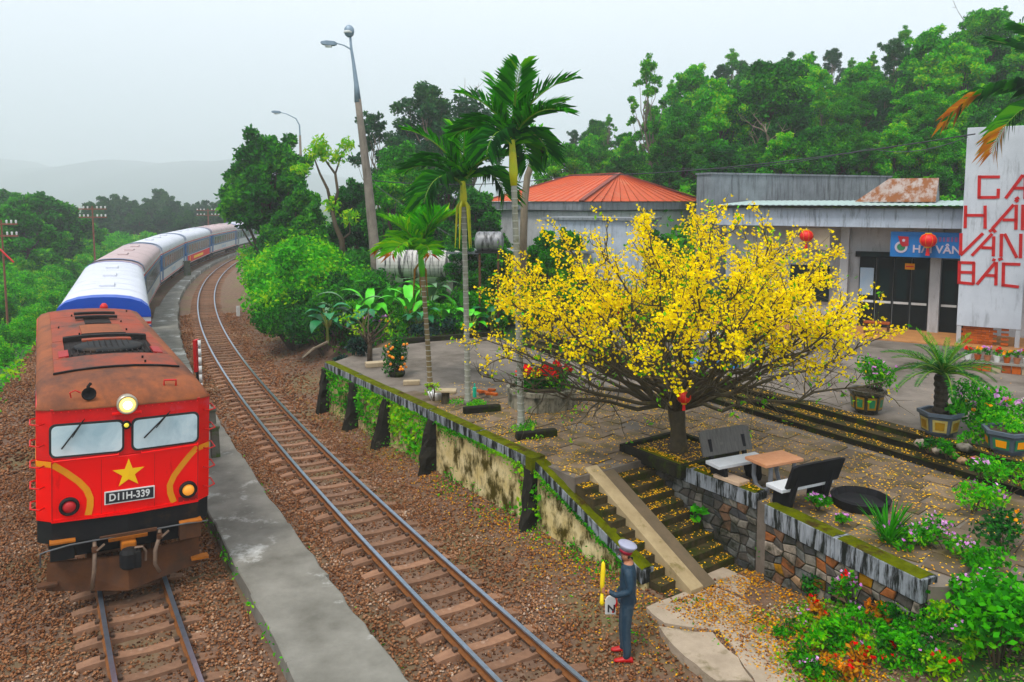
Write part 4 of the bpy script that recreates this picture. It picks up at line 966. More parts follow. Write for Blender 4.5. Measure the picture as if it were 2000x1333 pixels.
C = np.concatenate([blob(120, tuple(p + Vector((0, 0, .1))), (.5, .5, .55), rng, .1) for p in tips] + [blob(160, tuple(J(625, 290)), (.55, .5, .75), rng, .1), blob(120, tuple(J(655, 310)), (.7, .5, .5), rng, .1), blob(90, tuple(J(590, 330)), (.6, .5, .35), rng, .1)])
link_mesh('crown', leaves('crown', C, .16, 'leaf_lime', .2, .35, rng, .3), t)

# --- the tall shrub mass on the inside of the curve
SB_ = [bush_proto(401, 3.4, 3.4, 20, 700, .075, 'leaf_bright'), bush_proto(402, 3.2, 3.2, 18, 700, .075, 'leaf_mid'), bush_proto(403, 2.8, 2.6, 15, 650, .08, 'leaf_dark')]
for px, base, Y, k, s_, lb in ((578, 0, 50, 0, 1.75, 'bright shrub deepest in the inside of the curve'), (566, 0, 60, 1, 1.6, 'green shrub overhanging the far end of the track'), (600, 0, 44, 1, 1.75, 'tall green shrub below the round-crowned tree'), (570, 0, 41.5, 0, 1.45, 'vivid green shrub on the bank edge beside the curve'), (612, 0, 37, 0, 1.5, 'large vivid shrub on the bank above the track'), (660, 0, 39, 2, 1.5, 'dark shrub under the bare forked tree'), (578, 0, 35.5, 1, 1.05, 'low green shrub spilling down the bank'), (640, 0, 33, 2, 1.05, 'dark shrub behind the broad taro leaves'), (700, 0, 35, 2, 1.2, 'dark shrub at the foot of the leaning lamp post'), (595, 0, 46, 2, 1.9, 'dark shrub between the vivid ones on the bank')):
    x = (px - 1000) / F * Y; put_bush(SB_[k], x, Y, s_, 'bank_shrub', lb)

# --- scrub and trees on the outer side of the train
LT = [tree_proto(501, 6, .16, (2.4, .2), 24, 420, .16, 'leaf_mid'), tree_proto(502, 7, .18, (2.8, .25), 24, 420, .18, 'leaf_far'), tree_proto(503, 7, .18, (2.6, .2), 24, 420, .17, 'leaf_dark')]
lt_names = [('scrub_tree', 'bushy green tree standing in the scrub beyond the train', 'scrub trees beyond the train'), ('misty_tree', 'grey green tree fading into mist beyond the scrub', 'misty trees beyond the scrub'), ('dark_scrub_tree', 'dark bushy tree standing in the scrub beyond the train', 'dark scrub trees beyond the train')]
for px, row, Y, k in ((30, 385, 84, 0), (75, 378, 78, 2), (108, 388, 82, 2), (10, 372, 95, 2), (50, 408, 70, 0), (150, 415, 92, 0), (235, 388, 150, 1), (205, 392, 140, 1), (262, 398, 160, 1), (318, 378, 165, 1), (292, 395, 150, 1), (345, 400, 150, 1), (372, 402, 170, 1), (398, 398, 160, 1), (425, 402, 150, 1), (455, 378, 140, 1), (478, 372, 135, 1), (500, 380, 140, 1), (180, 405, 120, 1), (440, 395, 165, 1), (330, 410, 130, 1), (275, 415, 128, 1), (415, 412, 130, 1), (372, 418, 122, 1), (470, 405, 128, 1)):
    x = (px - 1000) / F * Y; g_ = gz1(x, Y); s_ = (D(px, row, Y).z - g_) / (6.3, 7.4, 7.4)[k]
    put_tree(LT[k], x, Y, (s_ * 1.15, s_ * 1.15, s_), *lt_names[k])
LB = [bush_proto(601, 3.6, 2.2, 14, 420, .095, 'leaf_bright'), bush_proto(602, 3.4, 2.4, 13, 420, .11, 'leaf_bright'), bush_proto(603, 3.0, 2.0, 12, 380, .11, 'leaf_mid')]
k = 0
for s_ in np.arange(2, 104, 2.5):
    for row_ in range(6):
        o1 = -4.7 - row_ * (2.3 + s_ * .02) - RN.uniform(0, 1.4)
        p, h = at(T1, s_, o1); pr = p.y and (1000 + F * p.x / p.y)
        if pr < -60 or pr > 520 or p.y < 15: continue
        if row_ > 3 and s_ < 20: continue
        # lower scrub by the line, so the coaches stay in view
        put_bush(LB[(k * 7 + row_) % 3], p.x, p.y, (.62 + .24 * min(row_, 4)) * RN.uniform(.8, 1.2), ('lime_scrub', 'green_scrub', 'dark_scrub')[(k * 7 + row_) % 3], ('vivid lime green', 'mid green', 'dark green')[(k * 7 + row_) % 3] + ' scrub bush ' + ('at the thicket edge beside ' if row_ == 0 else 'deeper in the thicket beside ') + ('the locomotive' if s_ < 13 else 'the power coach' if s_ < 31 else 'the pink-roofed coach' if s_ < 48 else 'the coach before the bannered one' if s_ < 65 else 'the furthest coaches'), 'thicket alongside the train, ' + 'abc'[(k * 7 + row_) % 3], cat='bush'); k += 1
for q in range(60):                                     # the thicket further out
    Y = RN.uniform(52, 125); px = RN.uniform(-20, 430 - (125 - Y) * 2.2); x = (px - 1000) / F * Y
    o_, _ = offs([x], [Y], T1)
    if o_[0] > -16: continue
    put_bush(LB[q % 3], x, Y, RN.uniform(1.1, 1.8), ('lime_scrub', 'green_scrub', 'dark_scrub')[q % 3], ('vivid lime green', 'mid green', 'dark green')[q % 3] + ' scrub bush further out in the thicket', 'outer thicket, ' + 'abc'[q % 3], cat='bush')

# --- palms
wear('palm_trunk', (.36, .36, .32), (.20, .20, .17), 3, .9, stain=(.12, .13, .06), samt=(.55, .7), sscale=5, bmp=.3, bscale=30)
wear('palm_trunk_brown', (.23, .18, .11), (.13, .10, .06), 3, .9, stain=(.16, .17, .05), samt=(.55, .7), sscale=5, bmp=.3, bscale=30)
wear('palm_ring', (.50, .50, .46), (.38, .38, .33), 6, .9)
wear('crownshaft_yellow', (.55, .50, .02), (.38, .42, .02), 2.5, .5, stain=(.16, .30, .02), samt=(.5, .7), sscale=2)
wear('crownshaft_green', (.07, .34, .02), (.12, .40, .02), 3, .5)
wear('rachis', (.16, .26, .03), (.10, .2, .02), 5, .6)
wear('dry_frond', (.30, .17, .07), (.20, .11, .05), 4, .9)
def frond(L, arch, wl, nl, mat, seed, stem='rachis', el=60, droop=.35, tip='leaf_rust', tipn=0, face=.45, wide=.055):
    """one feather leaf leaving the origin along +x at elevation el and arching down; leaflets paired along it"""
    rnd = random.Random(seed); pts = []; a = rad(el); p = Vector((0, 0, 0)); n = 12
    for i in range(n + 1):
        pts.append(p.copy()); p = p + Vector((cos(a), 0, sin(a))) * (L / n); a -= rad(arch) / n
    mb = MB(); mb.tube(pts, [.028 * (1 - .85 * i / n) for i in range(n + 1)], 5)
    for k in range(nl):
        t = .10 + .9 * k / nl; i = min(n - 1, int(t * n)); f = t * n - i; c = pts[i].lerp(pts[i + 1], f); d = (pts[i + 1] - pts[i]).normalized(); up_ = Vector((-d.z, 0, d.x))
        ll = wl * (math.sin(pi * (.12 + .80 * t)) ** .6) * rnd.uniform(.85, 1.1)
        for sy in (-1, 1):
            out = (d * (.55 + .35 * t) + Vector((0, sy, 0)) * .85 + up_ * face * rnd.uniform(.4, 1.1)).normalized()
            m1 = c + out * ll * .5; e = c + out * ll + Vector((0, 0, -droop * ll * rnd.uniform(.5, 1.2))); w = d * wide * rnd.uniform(.8, 1.2)
            mb.cm = 2 if (tipn and t > 1 - tipn and rnd.random() < .8) else 1
            q = mb.vs([c, m1 + w * .8, e, m1 - w * .6]); mb.face((q, q + 1, q + 2)); mb.face((q, q + 2, q + 3))
    mb.cm = 0
    return mb.mesh('frond', [stem, mat, tip])
FR = [frond(1.75, 62, .74, 26, 'leaf_mid', 1, el=76, droop=.2, wide=.065), frond(1.75, 90, .72, 26, 'leaf_mid', 2, el=58, droop=.3, wide=.075), frond(1.6, 35, .66, 24, 'leaf_mid', 3, el=84, droop=.12, wide=.075), frond(1.65, 120, .72, 26, 'leaf_dark', 4, el=42, droop=.5, wide=.075)]
FL = [frond(1.05, 60, .55, 20, 'leaf_lime', 5, el=74, tipn=.0, droop=.15, wide=.06), frond(1.05, 95, .52, 20, 'leaf_lime', 6, el=48, tipn=.12, wide=.06), frond(1.0, 40, .5, 20, 'leaf_bright', 7, el=80, droop=.1, wide=.06)]
def palm(px, py, ptop, label, r, fronds, nf, trunk_m, shaft_m, shaft, ring_step, seed, scale=1.0, lean=0):
    b_ = G(px, py, ZT); top = D(ptop[0], ptop[1], b_.y); H = top.z - ZT; rnd = random.Random(seed)
    t = thing('areca_palm', label, 'palm', b_, 0)
    dx = top.x - b_.x; ax = [Vector((dx * (i / 10) ** 1.3, 0, H * i / 10)) for i in range(11)]
    hs = H - shaft
    pts = [p for p in ax]; mb = MB(); n = int(hs / ring_step)
    prof = []
    for i in range(n + 1):
        z = hs * i / n; k = 1.5 if z < .12 else 1.22 if z < .3 else 1; rr = r * k * (1 - .22 * z / H)
        prof.append((dx * (z / H) ** 1.3, z, rr))
    mb.tube([(x, 0, z) for x, z, _ in prof], [q[2] for q in prof], 10)
    tr_ = mb.build('trunk', trunk_m, t, smooth=True)
    for i in range(1, n, 1):
        x, z, rr = prof[i]; MB().lathe([(rr + .001, -.012), (rr + .005, 0), (rr + .001, .014)], 10, (x, 0, z)).build('leaf_scar', 'palm_ring', tr_)
    xs_ = dx * (hs / H) ** 1.3
    MB().tube([(xs_, 0, hs - .05), (xs_ + (dx - xs_) * .3, 0, hs + shaft * .25), (xs_ + (dx - xs_) * .7, 0, hs + shaft * .6), (dx, 0, H)], [r * .9, r * 1.25, r * 1.0, r * .55], 10).build('crownshaft', shaft_m, t, smooth=True)
    for k in range(nf):
        a = k * 2.39996 + rnd.uniform(-.2, .2); f = fronds[k % len(fronds)]
        s_ = scale * rnd.uniform(.85, 1.1); o = link_mesh('frond', f, t, (dx, 0, H - .12 - .02 * k), (0, rnd.uniform(-.1, .15), a), (s_,) * 3)
    return t, dx, H
pa, dx, H = palm(1018, 842, (1000, 262), 'tallest areca palm with yellow crownshaft beside the blossoming tree', .088, FR, 12, 'palm_trunk', 'crownshaft_yellow', 1.15, .17, 21, 1.15)
pb, dx2, H2 = palm(914, 792, (904, 345), 'areca palm with whitish ringed trunk and yellow hanging sheath', .082, FR, 10, 'palm_trunk', 'crownshaft_yellow', .75, .16, 22, 1.12)
pc, dx3, H3 = palm(840, 757, (820, 478), 'short areca palm with yellow green fan crown and brown trunk', .078, FL, 13, 'palm_trunk_brown', 'crownshaft_green', .9, .16, 23, 1.55)
for k in range(5):                                        # hanging dead leaves under two of the crowns
    for (tt, ddx, hh, s_) in ((pb, dx2, H2 - .55, .9), (pc, dx3, H3 - .5, .7)):
        if k < 3 or tt is pb:
            mb = MB(); a = k * 1.3 + .4; q = Vector((cos(a) * .16, sin(a) * .16, 0))
            mb.tube([Vector((ddx, 0, hh)), Vector((ddx, 0, hh - .25)) + q, Vector((ddx, 0, hh - 1.5 * s_)) + q * 1.4], [.025, .04, .01], 5); mb.build('dry_frond', 'crownshaft_yellow' if tt is pb else 'dry_frond', tt)
# second crown and leaning trunk just behind the tallest palm
x, Y = (1024 - 1000) / F * 30, 30.0
t = thing('leaning_trunk', 'pale leaning tree trunk with lopped top behind the tallest palm', 'tree', (x, Y, ZT))
J = lambda a, b_: D(a, b_, Y) - Vector((x, Y, ZT))
MB().tube([J(1020, 560), J(1024, 400), J(1030, 345), J(1046, 300), J(1050, 278)], [.17, .14, .13, .12, .07], 8).build('trunk', 'bark_pale', t, smooth=True)
rng = np.random.default_rng(17); link_mesh('crown', leaves('crown', np.concatenate([blob(260, tuple(J(1042, 272)), (.7, .5, .6), rng, .2), blob(200, tuple(J(1065, 300)), (.5, .5, .6), rng, .2)]), .14, 'leaf_mid', .3, .35, rng, .6), t)
# overhanging coconut-like fronds at the sign
Bp = D(2120, 250, 22); t = thing('palm_tree', 'palm with long arching browned fronds beside the sign pillar', 'palm', (Bp.x, Bp.y, ZP)); t.scale = (1, 1, 1.09)
MB().tube([(0, 0, -.2), (.1, 0, 3), (0, 0, 6.8)], [.16, .13, .12], 10).build('trunk', 'palm_trunk_brown', t, smooth=True)
BF = [frond(4.3, 105, .95, 50, 'leaf_dark', 31, el=48, tipn=.32, droop=.55, wide=.04), frond(3.8, 120, .9, 46, 'leaf_dark', 32, el=40, tipn=.25, droop=.5, wide=.04), frond(3.6, 60, .9, 44, 'leaf_dark', 33, el=70, wide=.04)]
for k in range(9): link_mesh('frond', BF[k % 3] if k else BF[0], t, (0, 0, 6.8), (0, 0, pi - .12 + k * 2.39996 * (1 if k else 0)))
link_mesh('frond', BF[1], t, (0, 0, 6.7), (0, 0, pi + .2))
# ---------------------------------------------------------------- the blossoming tree
TB = G(1325, 890, ZT); TB.z = ZT + .12
yt = thing('blossom_tree', 'wide bowl-shaped tree covered in bright yellow blossom on the terrace', 'tree', TB)
rnd = random.Random(77); rng = np.random.default_rng(77)
mb = MB(); mb.tube([(0, 0, -.2), (0, 0, .1), (-.02, .0, .5), (-.06, .02, .86), (-.06, 0, 1.02)], [.24, .19, .165, .19, .16], 12)
fork = Vector((-.06, 0, .92)); twigs = MB(); BL = []; BW = []; LFp = []
def limb(p, tgt, r0, r1, n, sag, jit, sides, target):
    pts = bend(p, tgt, n, sag, jit, rnd); target.tube(pts, [r0 + (r1 - r0) * i / n for i in range(n + 1)], sides, caps=False); return pts
NM = 50
for k in range(NM):
    f = (k + .5) / NM; th_ = math.acos(1 - f * .86); az = k * 2.39996 + rnd.uniform(-.25, .25)
    if sin(az) < -.35 and th_ > .85: th_ = .85 + (th_ - .85) * .35
    R_ = 4.78 + .25 * math.sin(az * 3) - .35 * (1 - th_ / 1.4) ** 2
    tip = fork + Vector((sin(th_) * cos(az), sin(th_) * sin(az) * .95, cos(th_) * .90 + .03)) * R_ * rnd.uniform(.90, 1.0)
    main = limb(fork + Vector((cos(az), sin(az), 0)) * .08, tip, .055, .009, 9, -.10 if th_ > .8 else -.02, .10, 6, mb)
    for j in range(15):
        t = .28 + .70 * (j + rnd.random()) / 15; i = min(8, int(t * 9)); b0 = main[i].lerp(main[i + 1], t * 9 - i)
        d = (main[i + 1] - main[i]).normalized(); side = Vector(rdir(1, .35, rng)[0]); dr = (d * .7 + side * 1.05 + Vector((0, 0, .15))).normalized()
        L = (1.3 - .75 * t) * rnd.uniform(.6, 1.3) * 1.15
        sub = limb(b0, b0 + dr * L, .015, .005, 4, rnd.uniform(-.08, .08), .05, 4, twigs)
        dens = max(0.0, min(1.0, (t - .40) / .34)) * (.05 + .95 * max(0, min(1, (b0.z - 1.75) / 1.1)))
        for q in range(5):
            tt = (q + rnd.random()) / 5; ii = min(3, int(tt * 4)); c0 = sub[ii].lerp(sub[ii + 1], tt * 4 - ii); dd = (dr + Vector(rdir(1, .3, rng)[0]) * .9).normalized(); l2 = rnd.uniform(.2, .5)
            twigs.tube([c0, c0 + dd * l2], [.006, .003], 3, caps=False)
            nb = int(8.2 * dens * rnd.uniform(.15, 1.75) + rnd.random() * .7 + .05)
            for _ in range(nb):
                s_ = rnd.random(); c = c0 + dd * l2 * s_ + Vector((rnd.gauss(0, .05), rnd.gauss(0, .05), rnd.gauss(0, .05)))
                for e in range(rnd.choice((1, 2, 2, 3))): BL.append((c.x + rnd.gauss(0, .032), c.y + rnd.gauss(0, .032), c.z + rnd.gauss(0, .032)))
            if rnd.random() < .22: LFp.append(tuple(c0 + dd * l2))
mb.build('trunk', 'bark_old', yt, smooth=True); tw = twigs.build('twigs', 'bark_old', yt)
BL = np.array(BL); n = len(BL)
# each blossom: three petals' worth of small crossing faces
C = np.repeat(BL, 2, 0); link_mesh('blossoms', leaves('blossoms', C, .029, 'blossom', .3, .85, rng), yt)['kind'] = 'stuff'
link_mesh('young_leaves', leaves('young_leaves', np.repeat(np.array(LFp), 3, 0) + rng.normal(0, .05, (len(LFp) * 3, 3)), .05, 'leaf_lime', .3, .5, rng), yt)['kind'] = 'stuff'
print('blossoms', n, 'twig faces', len(twigs.f))
# its square planter kerb
kb = thing('tree_planter', 'low square stone kerb around the blossom tree holding fallen petals', 'planter', (TB.x, TB.y, ZT), atan2(U.y, U.x))
for sx, sy, w, d in ((-.85, 0, .12, 1.82), (.85, 0, .12, 1.82), (0, -.85, 1.56, .12), (0, .85, 1.56, .12)): MB().box((sx, sy, .06), (w, d, .26)).build('kerb_stone', 'dark_stone', kb, bevel=.015)
MB().box((0, 0, .04), (1.58, 1.58, .12)).build('soil', 'soil', kb)

# ---------------------------------------------------------------- flower helpers
def tuft(name, label, cat, loc, fol, leafm, n, size, r, flowers=(), group=None, stems=True, up=.5, asp=.5, droop=.2, seed=None, flat=.8):
    """leafy plant: stems, foliage, flower heads; loc at its foot"""
    rg = np.random.default_rng(seed if seed is not None else RN.randrange(10 ** 6)); t = thing(name, label, cat, loc, 0, group)
    C = np.concatenate([blob(max(6, n // 5), (rg.normal(0, r * .42), rg.normal(0, r * .42), fol * rg.uniform(.3, .8)), (r * .55, r * .55, fol * .42 * flat), rg, .3) for _ in range(5)])
    C[:, 2] = np.maximum(C[:, 2], .02)
    if stems:
        mb = MB()
        for k in range(7): q = C[rg.integers(len(C))]; mb.tube([(q[0] * .15, q[1] * .15, -.05), (q[0] * .6, q[1] * .6, q[2] * .6), tuple(q)], [.012, .009, .004], 4, caps=False)
        mb.build('stems', 'bark', t)
    link_mesh('foliage', leaves('foliage', C, size, leafm, up, asp, rg, droop), t)
    for fm, nf, fs in flowers:
        rr = C[C[:, 2] > np.quantile(C[:, 2], .45)]; q = rr[rg.integers(len(rr), size=nf)] + np.array([0, -.02, .05])
        fo = link_mesh('flowers', leaves('flowers', np.repeat(q, 4, 0) + rg.normal(0, fs * .5, (nf * 4, 3)), fs, fm, .4, .9, rg), t); fo['kind'] = 'stuff'
    return t
def blades(name, label, cat, loc, n, L, w, mat, seed, arch=70, group=None, spread=.12):
    """clump of strap leaves, each its own part when big"""
    rg = random.Random(seed); t = thing(name, label, cat, loc, 0, group); mb = MB()
    for k in range(n):
        a = rg.uniform(0, 6.28); el = rad(rg.uniform(40, 88)); l = L * rg.uniform(.6, 1.1); p = Vector((cos(a) * spread * rg.random(), sin(a) * spread * rg.random(), 0)); pts = []
        for i in range(5): pts.append(p.copy()); p = p + Vector((cos(a) * cos(el), sin(a) * cos(el), sin(el))) * l / 4; el -= rad(arch) / 4 * rg.uniform(.6, 1.2)
        sd = Vector((-sin(a), cos(a), 0)); rings = [[q + sd * w * k2, q - sd * w * k2] for q, k2 in zip(pts, (.6, 1, 1, .7, .05))]; mb.loft(rings)
    mb.build('foliage', mat, t); return t
def big_leaf(L, W, arch, seed, notch=0.0):
    """a broad leaf with midrib fold, rising along +x"""
    rings = []; a = rad(arch[0]); p = Vector((0, 0, 0)); n = 9
    for i in range(n + 1):
        t = i / n; w = W / 2 * math.sin(pi * (.06 + .94 * t) ** .75) * (1 - .06 * (i % 2)); fold = .25
        rings.append([(p.x, -w, p.z + w * fold), (p.x, -w * .5, p.z + w * fold * .35), (p.x, 0, p.z), (p.x, w * .5, p.z + w * fold * .35), (p.x, w, p.z + w * fold)])
        p = p + Vector((cos(a), 0, sin(a))) * L / n; a -= rad(arch[1]) / n
    return MB().loft(rings)
wear('banana_leaf', (.08, .42, .02), (.14, .5, .03), 5, .45, stretch=(8, 1, 1)); wear('taro_leaf', (.02, .12, .045), (.04, .18, .07), 5, .4, per_obj=.25); wear('banana_stem', (.12, .2, .04), (.2, .17, .06), 4, .6); wear('pale_leaf', (.16, .26, .15), (.10, .19, .10), 4, .45)
def leafy_plant(name, label, loc, n, L, W, mat, stalk, seed, arch=(75, 110), cat='plant'):
    rg = random.Random(seed); t = thing(name, label, cat, loc)
    MB().tube([(0, 0, -.2), (0, 0, stalk * .6)], [.07, .05], 8).build('stalk', 'banana_stem', t)
    me = [big_leaf(L, W, arch, 0).mesh('leaf', mat, True), big_leaf(L * .85, W, (arch[0] - 20, arch[1]), 0).mesh('leaf', mat, True)]
    for k in range(n):
        a = k * 2.39996 + rg.uniform(-.3, .3); z = stalk * rg.uniform(.45, 1.0); q = Vector((cos(a) * .25, sin(a) * .25, z))
        lf = link_mesh('leaf', me[k % 2], t, q, (0, rg.uniform(-.15, .25), a), (rg.uniform(.75, 1.1),) * 3)
        MB().tube([(0, 0, stalk * .3), q * .6 + Vector((0, 0, z * .2)), q], [.025, .02, .014], 5).build('leaf_stalk', 'banana_stem', t)
    return t
# ---------------------------------------------------------------- garden behind the terrace
def GP(px, py, z=ZT): p = G(px, py, z); return p
leafy_plant('banana_plant', 'banana plant with upright bright green leaves left of the short palm', GP(722, 645), 7, 1.9, .5, 'banana_leaf', 1.3, 1)
leafy_plant('banana_plant', 'banana plant with torn leaves behind the short palm', GP(800, 650), 7, 1.7, .48, 'banana_leaf', 1.3, 2)
leafy_plant('banana_plant', 'greyish banana plant beside the bank shrubs', GP(690, 648), 7, 1.6, .5, 'pale_leaf', 1.1, 3)
leafy_plant('banana_plant', 'banana plant leaning between the two palms with brown tips', GP(868, 650), 6, 1.5, .42, 'banana_leaf', 1.0, 4)
leafy_plant('taro_plant', 'large dark taro with broad drooping leaves on the bank', GP(640, 662, 1.3), 15, .85, .62, 'taro_leaf', 1.3, 5, (35, 85))
leafy_plant('taro_plant', 'blue green taro clump under the white tank', GP(755, 625), 10, .8, .5, 'taro_leaf', 1.2, 6, (50, 90))
leafy_plant('taro_plant', 'taro clump right of the short palm', GP(880, 640), 9, .7, .5, 'taro_leaf', .9, 7, (50, 90))
for k, (px, py, m_, s_, lb) in enumerate(((742, 640, 'leaf_lime', 1.0, 'yellow green grassy clump in front of the banana leaves'), (860, 645, 'leaf_lime', .95, 'arching lime grass clump beside the short palm trunk'), (790, 650, 'leaf_bright', .7, 'green strap-leaved clump at the terrace edge'), (700, 650, 'leaf_mid', .8, 'green strap-leaved clump behind the pruned tree'))):
    blades('grass_clump', lb, 'plant', GP(px, py), 70, 1.15 * s_, .025, m_, 40 + k)
tuft('dark_shrub', 'low blue black shrub at the end of the retaining wall', 'shrub', GP(668, 745, .4), 1.1, 'leaf_navy', 900, .10, .62, seed=1, up=.2)
tuft('dark_shrub', 'dark glossy shrub behind the pruned tree on the wall', 'shrub', GP(700, 705, 1.2), .9, 'leaf_navy', 800, .09, .6, seed=2, up=.2)
tuft('flower_bush', 'garden bush dotted with small yellow flowers near the banana plants', 'shrub', GP(780, 640), 1.1, 'leaf_mid', 600, .07, .7, (('flower_orange', 30, .05),), seed=3)
tuft('flower_bush', 'green garden bush with pink blooms between the banana plants', 'shrub', GP(735, 655), .9, 'leaf_mid', 600, .07, .7, (('flower_pink', 10, .05), ('flower_orange', 14, .04)), seed=4)
tuft('green_bush', 'green bush between the two tall palm trunks', 'shrub', GP(950, 640), 1.6, 'leaf_mid', 1000, .09, .9, seed=5)
tuft('green_bush', 'bright climbing bush on a stake right of the tallest palm', 'shrub', GP(1058, 612), 3.2, 'leaf_bright', 1300, .10, .8, seed=6)
tuft('green_bush', 'leafy bush behind the white-ringed palm trunk', 'shrub', GP(890, 655), 1.0, 'leaf_dark', 800, .08, .8, seed=7)
tuft('dark_shrub', 'dark undergrowth bush beyond the far edge of the terrace', 'shrub', GP(850, 655), .7, 'leaf_navy', 700, .08, .9, seed=8)
tuft('green_bush', 'shady bush hidden behind the blossom tree', 'shrub', GP(1110, 640), 1.4, 'leaf_dark', 900, .09, .9, seed=9)
tuft('green_bush', 'leafy pot bush showing through the blossom branches', 'shrub', GP(1270, 660, ZP), 1.2, 'leaf_mid', 700, .08, .6, seed=10)
for k, (px, py, nm, m_, n, L, W, st, lb) in enumerate(((760, 600, 'banana_plant', 'banana_leaf', 7, 1.9, .5, 1.6, 'tall banana plant in front of the white tank'), (835, 600, 'banana_plant', 'pale_leaf', 6, 1.7, .5, 1.5, 'pale banana plant behind the short palm trunk'), (900, 604, 'banana_plant', 'banana_leaf', 6, 1.6, .45, 1.4, 'banana plant behind the white-ringed palm'), (660, 628, 'taro_plant', 'pale_leaf', 9, 1.0, .6, 1.3, 'pale broad-leaved taro by the bank shrubs'), (710, 645, 'taro_plant', 'taro_leaf', 10, .8, .55, 1.0, 'dark taro behind the pruned tree'), (820, 640, 'taro_plant', 'taro_leaf', 10, .75, .5, .9, 'dark taro at the garden kerb'), (920, 640, 'taro_plant', 'banana_leaf', 9, .7, .5, .9, 'bright taro between the palms at the kerb'), (960, 632, 'taro_plant', 'taro_leaf', 9, .8, .55, 1.0, 'dark taro beside the blue drum'), (1010, 625, 'banana_plant', 'banana_leaf', 6, 1.5, .42, 1.3, 'banana plant left of the staked climber'))):
    leafy_plant(nm, lb, GP(px, py + (34 if nm[0] == 'b' else 14)), n, L, W, m_, st, 50 + k, (75, 110) if nm[0] == 'b' else (45, 90))
GB = [bush_proto(701, 2.4, 1.9, 12, 420, .07, 'leaf_mid'), bush_proto(702, 2.2, 1.7, 12, 400, .075, 'leaf_dark'), bush_proto(703, 2.0, 1.5, 11, 380, .065, 'leaf_bright')]
for k, (px, Y, s_, lb) in enumerate(((690, 31.0, 1.0, 'leafy bush behind the pruned tree'), (735, 33.5, 1.2, 'dark bush below the white tank\'s end'), (770, 31.5, .95, 'vivid bush in the middle of the garden'), (800, 33.8, 1.2, 'mid green bush in front of the white tank'), (840, 33.0, 1.1, 'dark bush behind the short palm'), (870, 31.6, .9, 'vivid bush right of the short palm'), (905, 33.2, 1.15, 'mid green bush behind the white-ringed palm'), (945, 32.6, 1.1, 'dark bush near the blue drum'), (985, 33.4, 1.1, 'vivid bush behind the tallest palm'), (1030, 33.8, 1.0, 'mid green bush at the shed wall'), (715, 36.5, 1.5, 'tall dark bush at the lamp post'), (660, 30.6, .8, 'mid green bush on the bank crest'))):
    put_bush(GB[(k + 1) % 3 if k % 3 else k % 3], (px - 1000) / F * (Y + 1.2), Y + 1.2, s_ * .82, 'garden_bush', lb, z=1.25)
for k, (px, Y, s_, lb) in enumerate(((1090, 32, 1.0, 'dark bush behind the lower branches of the blossom tree'), (1180, 33, 1.1, 'leafy bush under the annexe wall'), (1260, 33, 1.0, 'shaded bush seen through the blossom'), (1340, 33.5, 1.0, 'green bush at the station\'s blossom side'), (1440, 33.2, 1.2, 'vivid bush beside the station wall'))):
    put_bush(GB[k % 3], (px - 1000) / F * Y, Y, s_, 'garden_bush', lb, z=ZP)
# low kerb at the far end of the terrace
MBk = MB(); a_, b_ = G(770, 672, ZT), G(985, 655, ZT); MBk.beam(a_ + Vector((0, 0, .08)), b_ + Vector((0, 0, .08)), .25, .22)
tag(MBk.build('garden_kerb', 'dark_stone', bevel=.02), 'dark mossy kerb edging the garden at the far end of the terrace', 'kerb')
# pruned tree in a bed, kumquat, on the wall end
q = GP(722, 706); t = thing('pruned_tree', 'small pruned garden tree with reddish trunk at the wall end', 'tree', q)
mb = MB(); mb.tube([(0, 0, -.1), (.02, 0, .5), (.0, 0, .95)], [.10, .085, .07], 8); rg = random.Random(5); rng = np.random.default_rng(5); C = []
for k in range(11):
    a = k * 2.4; e = Vector((cos(a) * rg.uniform(.5, 1.1), sin(a) * rg.uniform(.5, 1.0), rg.uniform(1.0, 2.0))); mb.tube(bend((0, 0, rg.uniform(.5, .95)), e, 4, .05, .06, rg), [.04, .03, .024, .016, .008], 5)
    if k % 2: C.append(blob(40, tuple(e), (.28, .28, .22), rng, .2))
mb.build('trunk', 'bark', t, smooth=True); link_mesh('crown', leaves('crown', np.concatenate(C), .055, 'leaf_lime', .5, .5, rng), t)
t = tuft('kumquat_tree', 'potted kumquat bush hung with orange fruit by the wall', 'shrub', GP(775, 735), 1.15, 'leaf_dark', 1500, .05, .42, (), seed=12, flat=1.2)
rg = random.Random(3); fr = MB().lathe([(.01, -.045), (.04, -.02), (.045, .01), (.03, .04), (.005, .05)], 8).mesh('fruit', 'fruit_orange' if 'fruit_orange' in MATS else wear('fruit_orange', (.85, .36, .01), (.75, .28, .01), 4, .4).name, True)
for k in range(26): a = rg.uniform(0, 6.28); link_mesh('fruit', fr, t, (.33 * cos(a) * rg.uniform(.6, 1.1), .33 * sin(a) * rg.uniform(.6, 1.1), rg.uniform(.12, 1.05)))
wear('terracotta', (.40, .19, .12), (.28, .13, .085), 4, .8); wear('brick', (.45, .13, .05), (.33, .10, .045), 5, .9, bmp=.3, bscale=30, per_obj=.3); wear('pale_stone', (.46, .38, .28), (.33, .27, .19), 4, .9, bmp=.3, bscale=20)
MB().lathe([(.22, 0), (.27, .1), (.26, .16), (.2, .16)], 12, (0, 0, 0)).build('pot', 'dark_stone', t)
for px, py, w, d, h, nm, lb in ((736, 716, .75, .34, .16, 'stone_block', 'pale dressed stone block lying on the wall end'), (804, 752, .5, .2, .14, 'stone_block', 'chipped pale stone lying by the short palm'), (870, 768, .62, .3, .07, 'plank', 'flat pale board on the small stump table')):
    p = GP(px, py); o = MB().box((0, 0, h / 2), (w, d, h)).build(nm, 'pale_stone', None, bevel=.02, loc=p, rot=(0, 0, RN.uniform(-.2, .4))); tag(o, lb, 'stone' if 'block' in nm else 'board')
bk = []
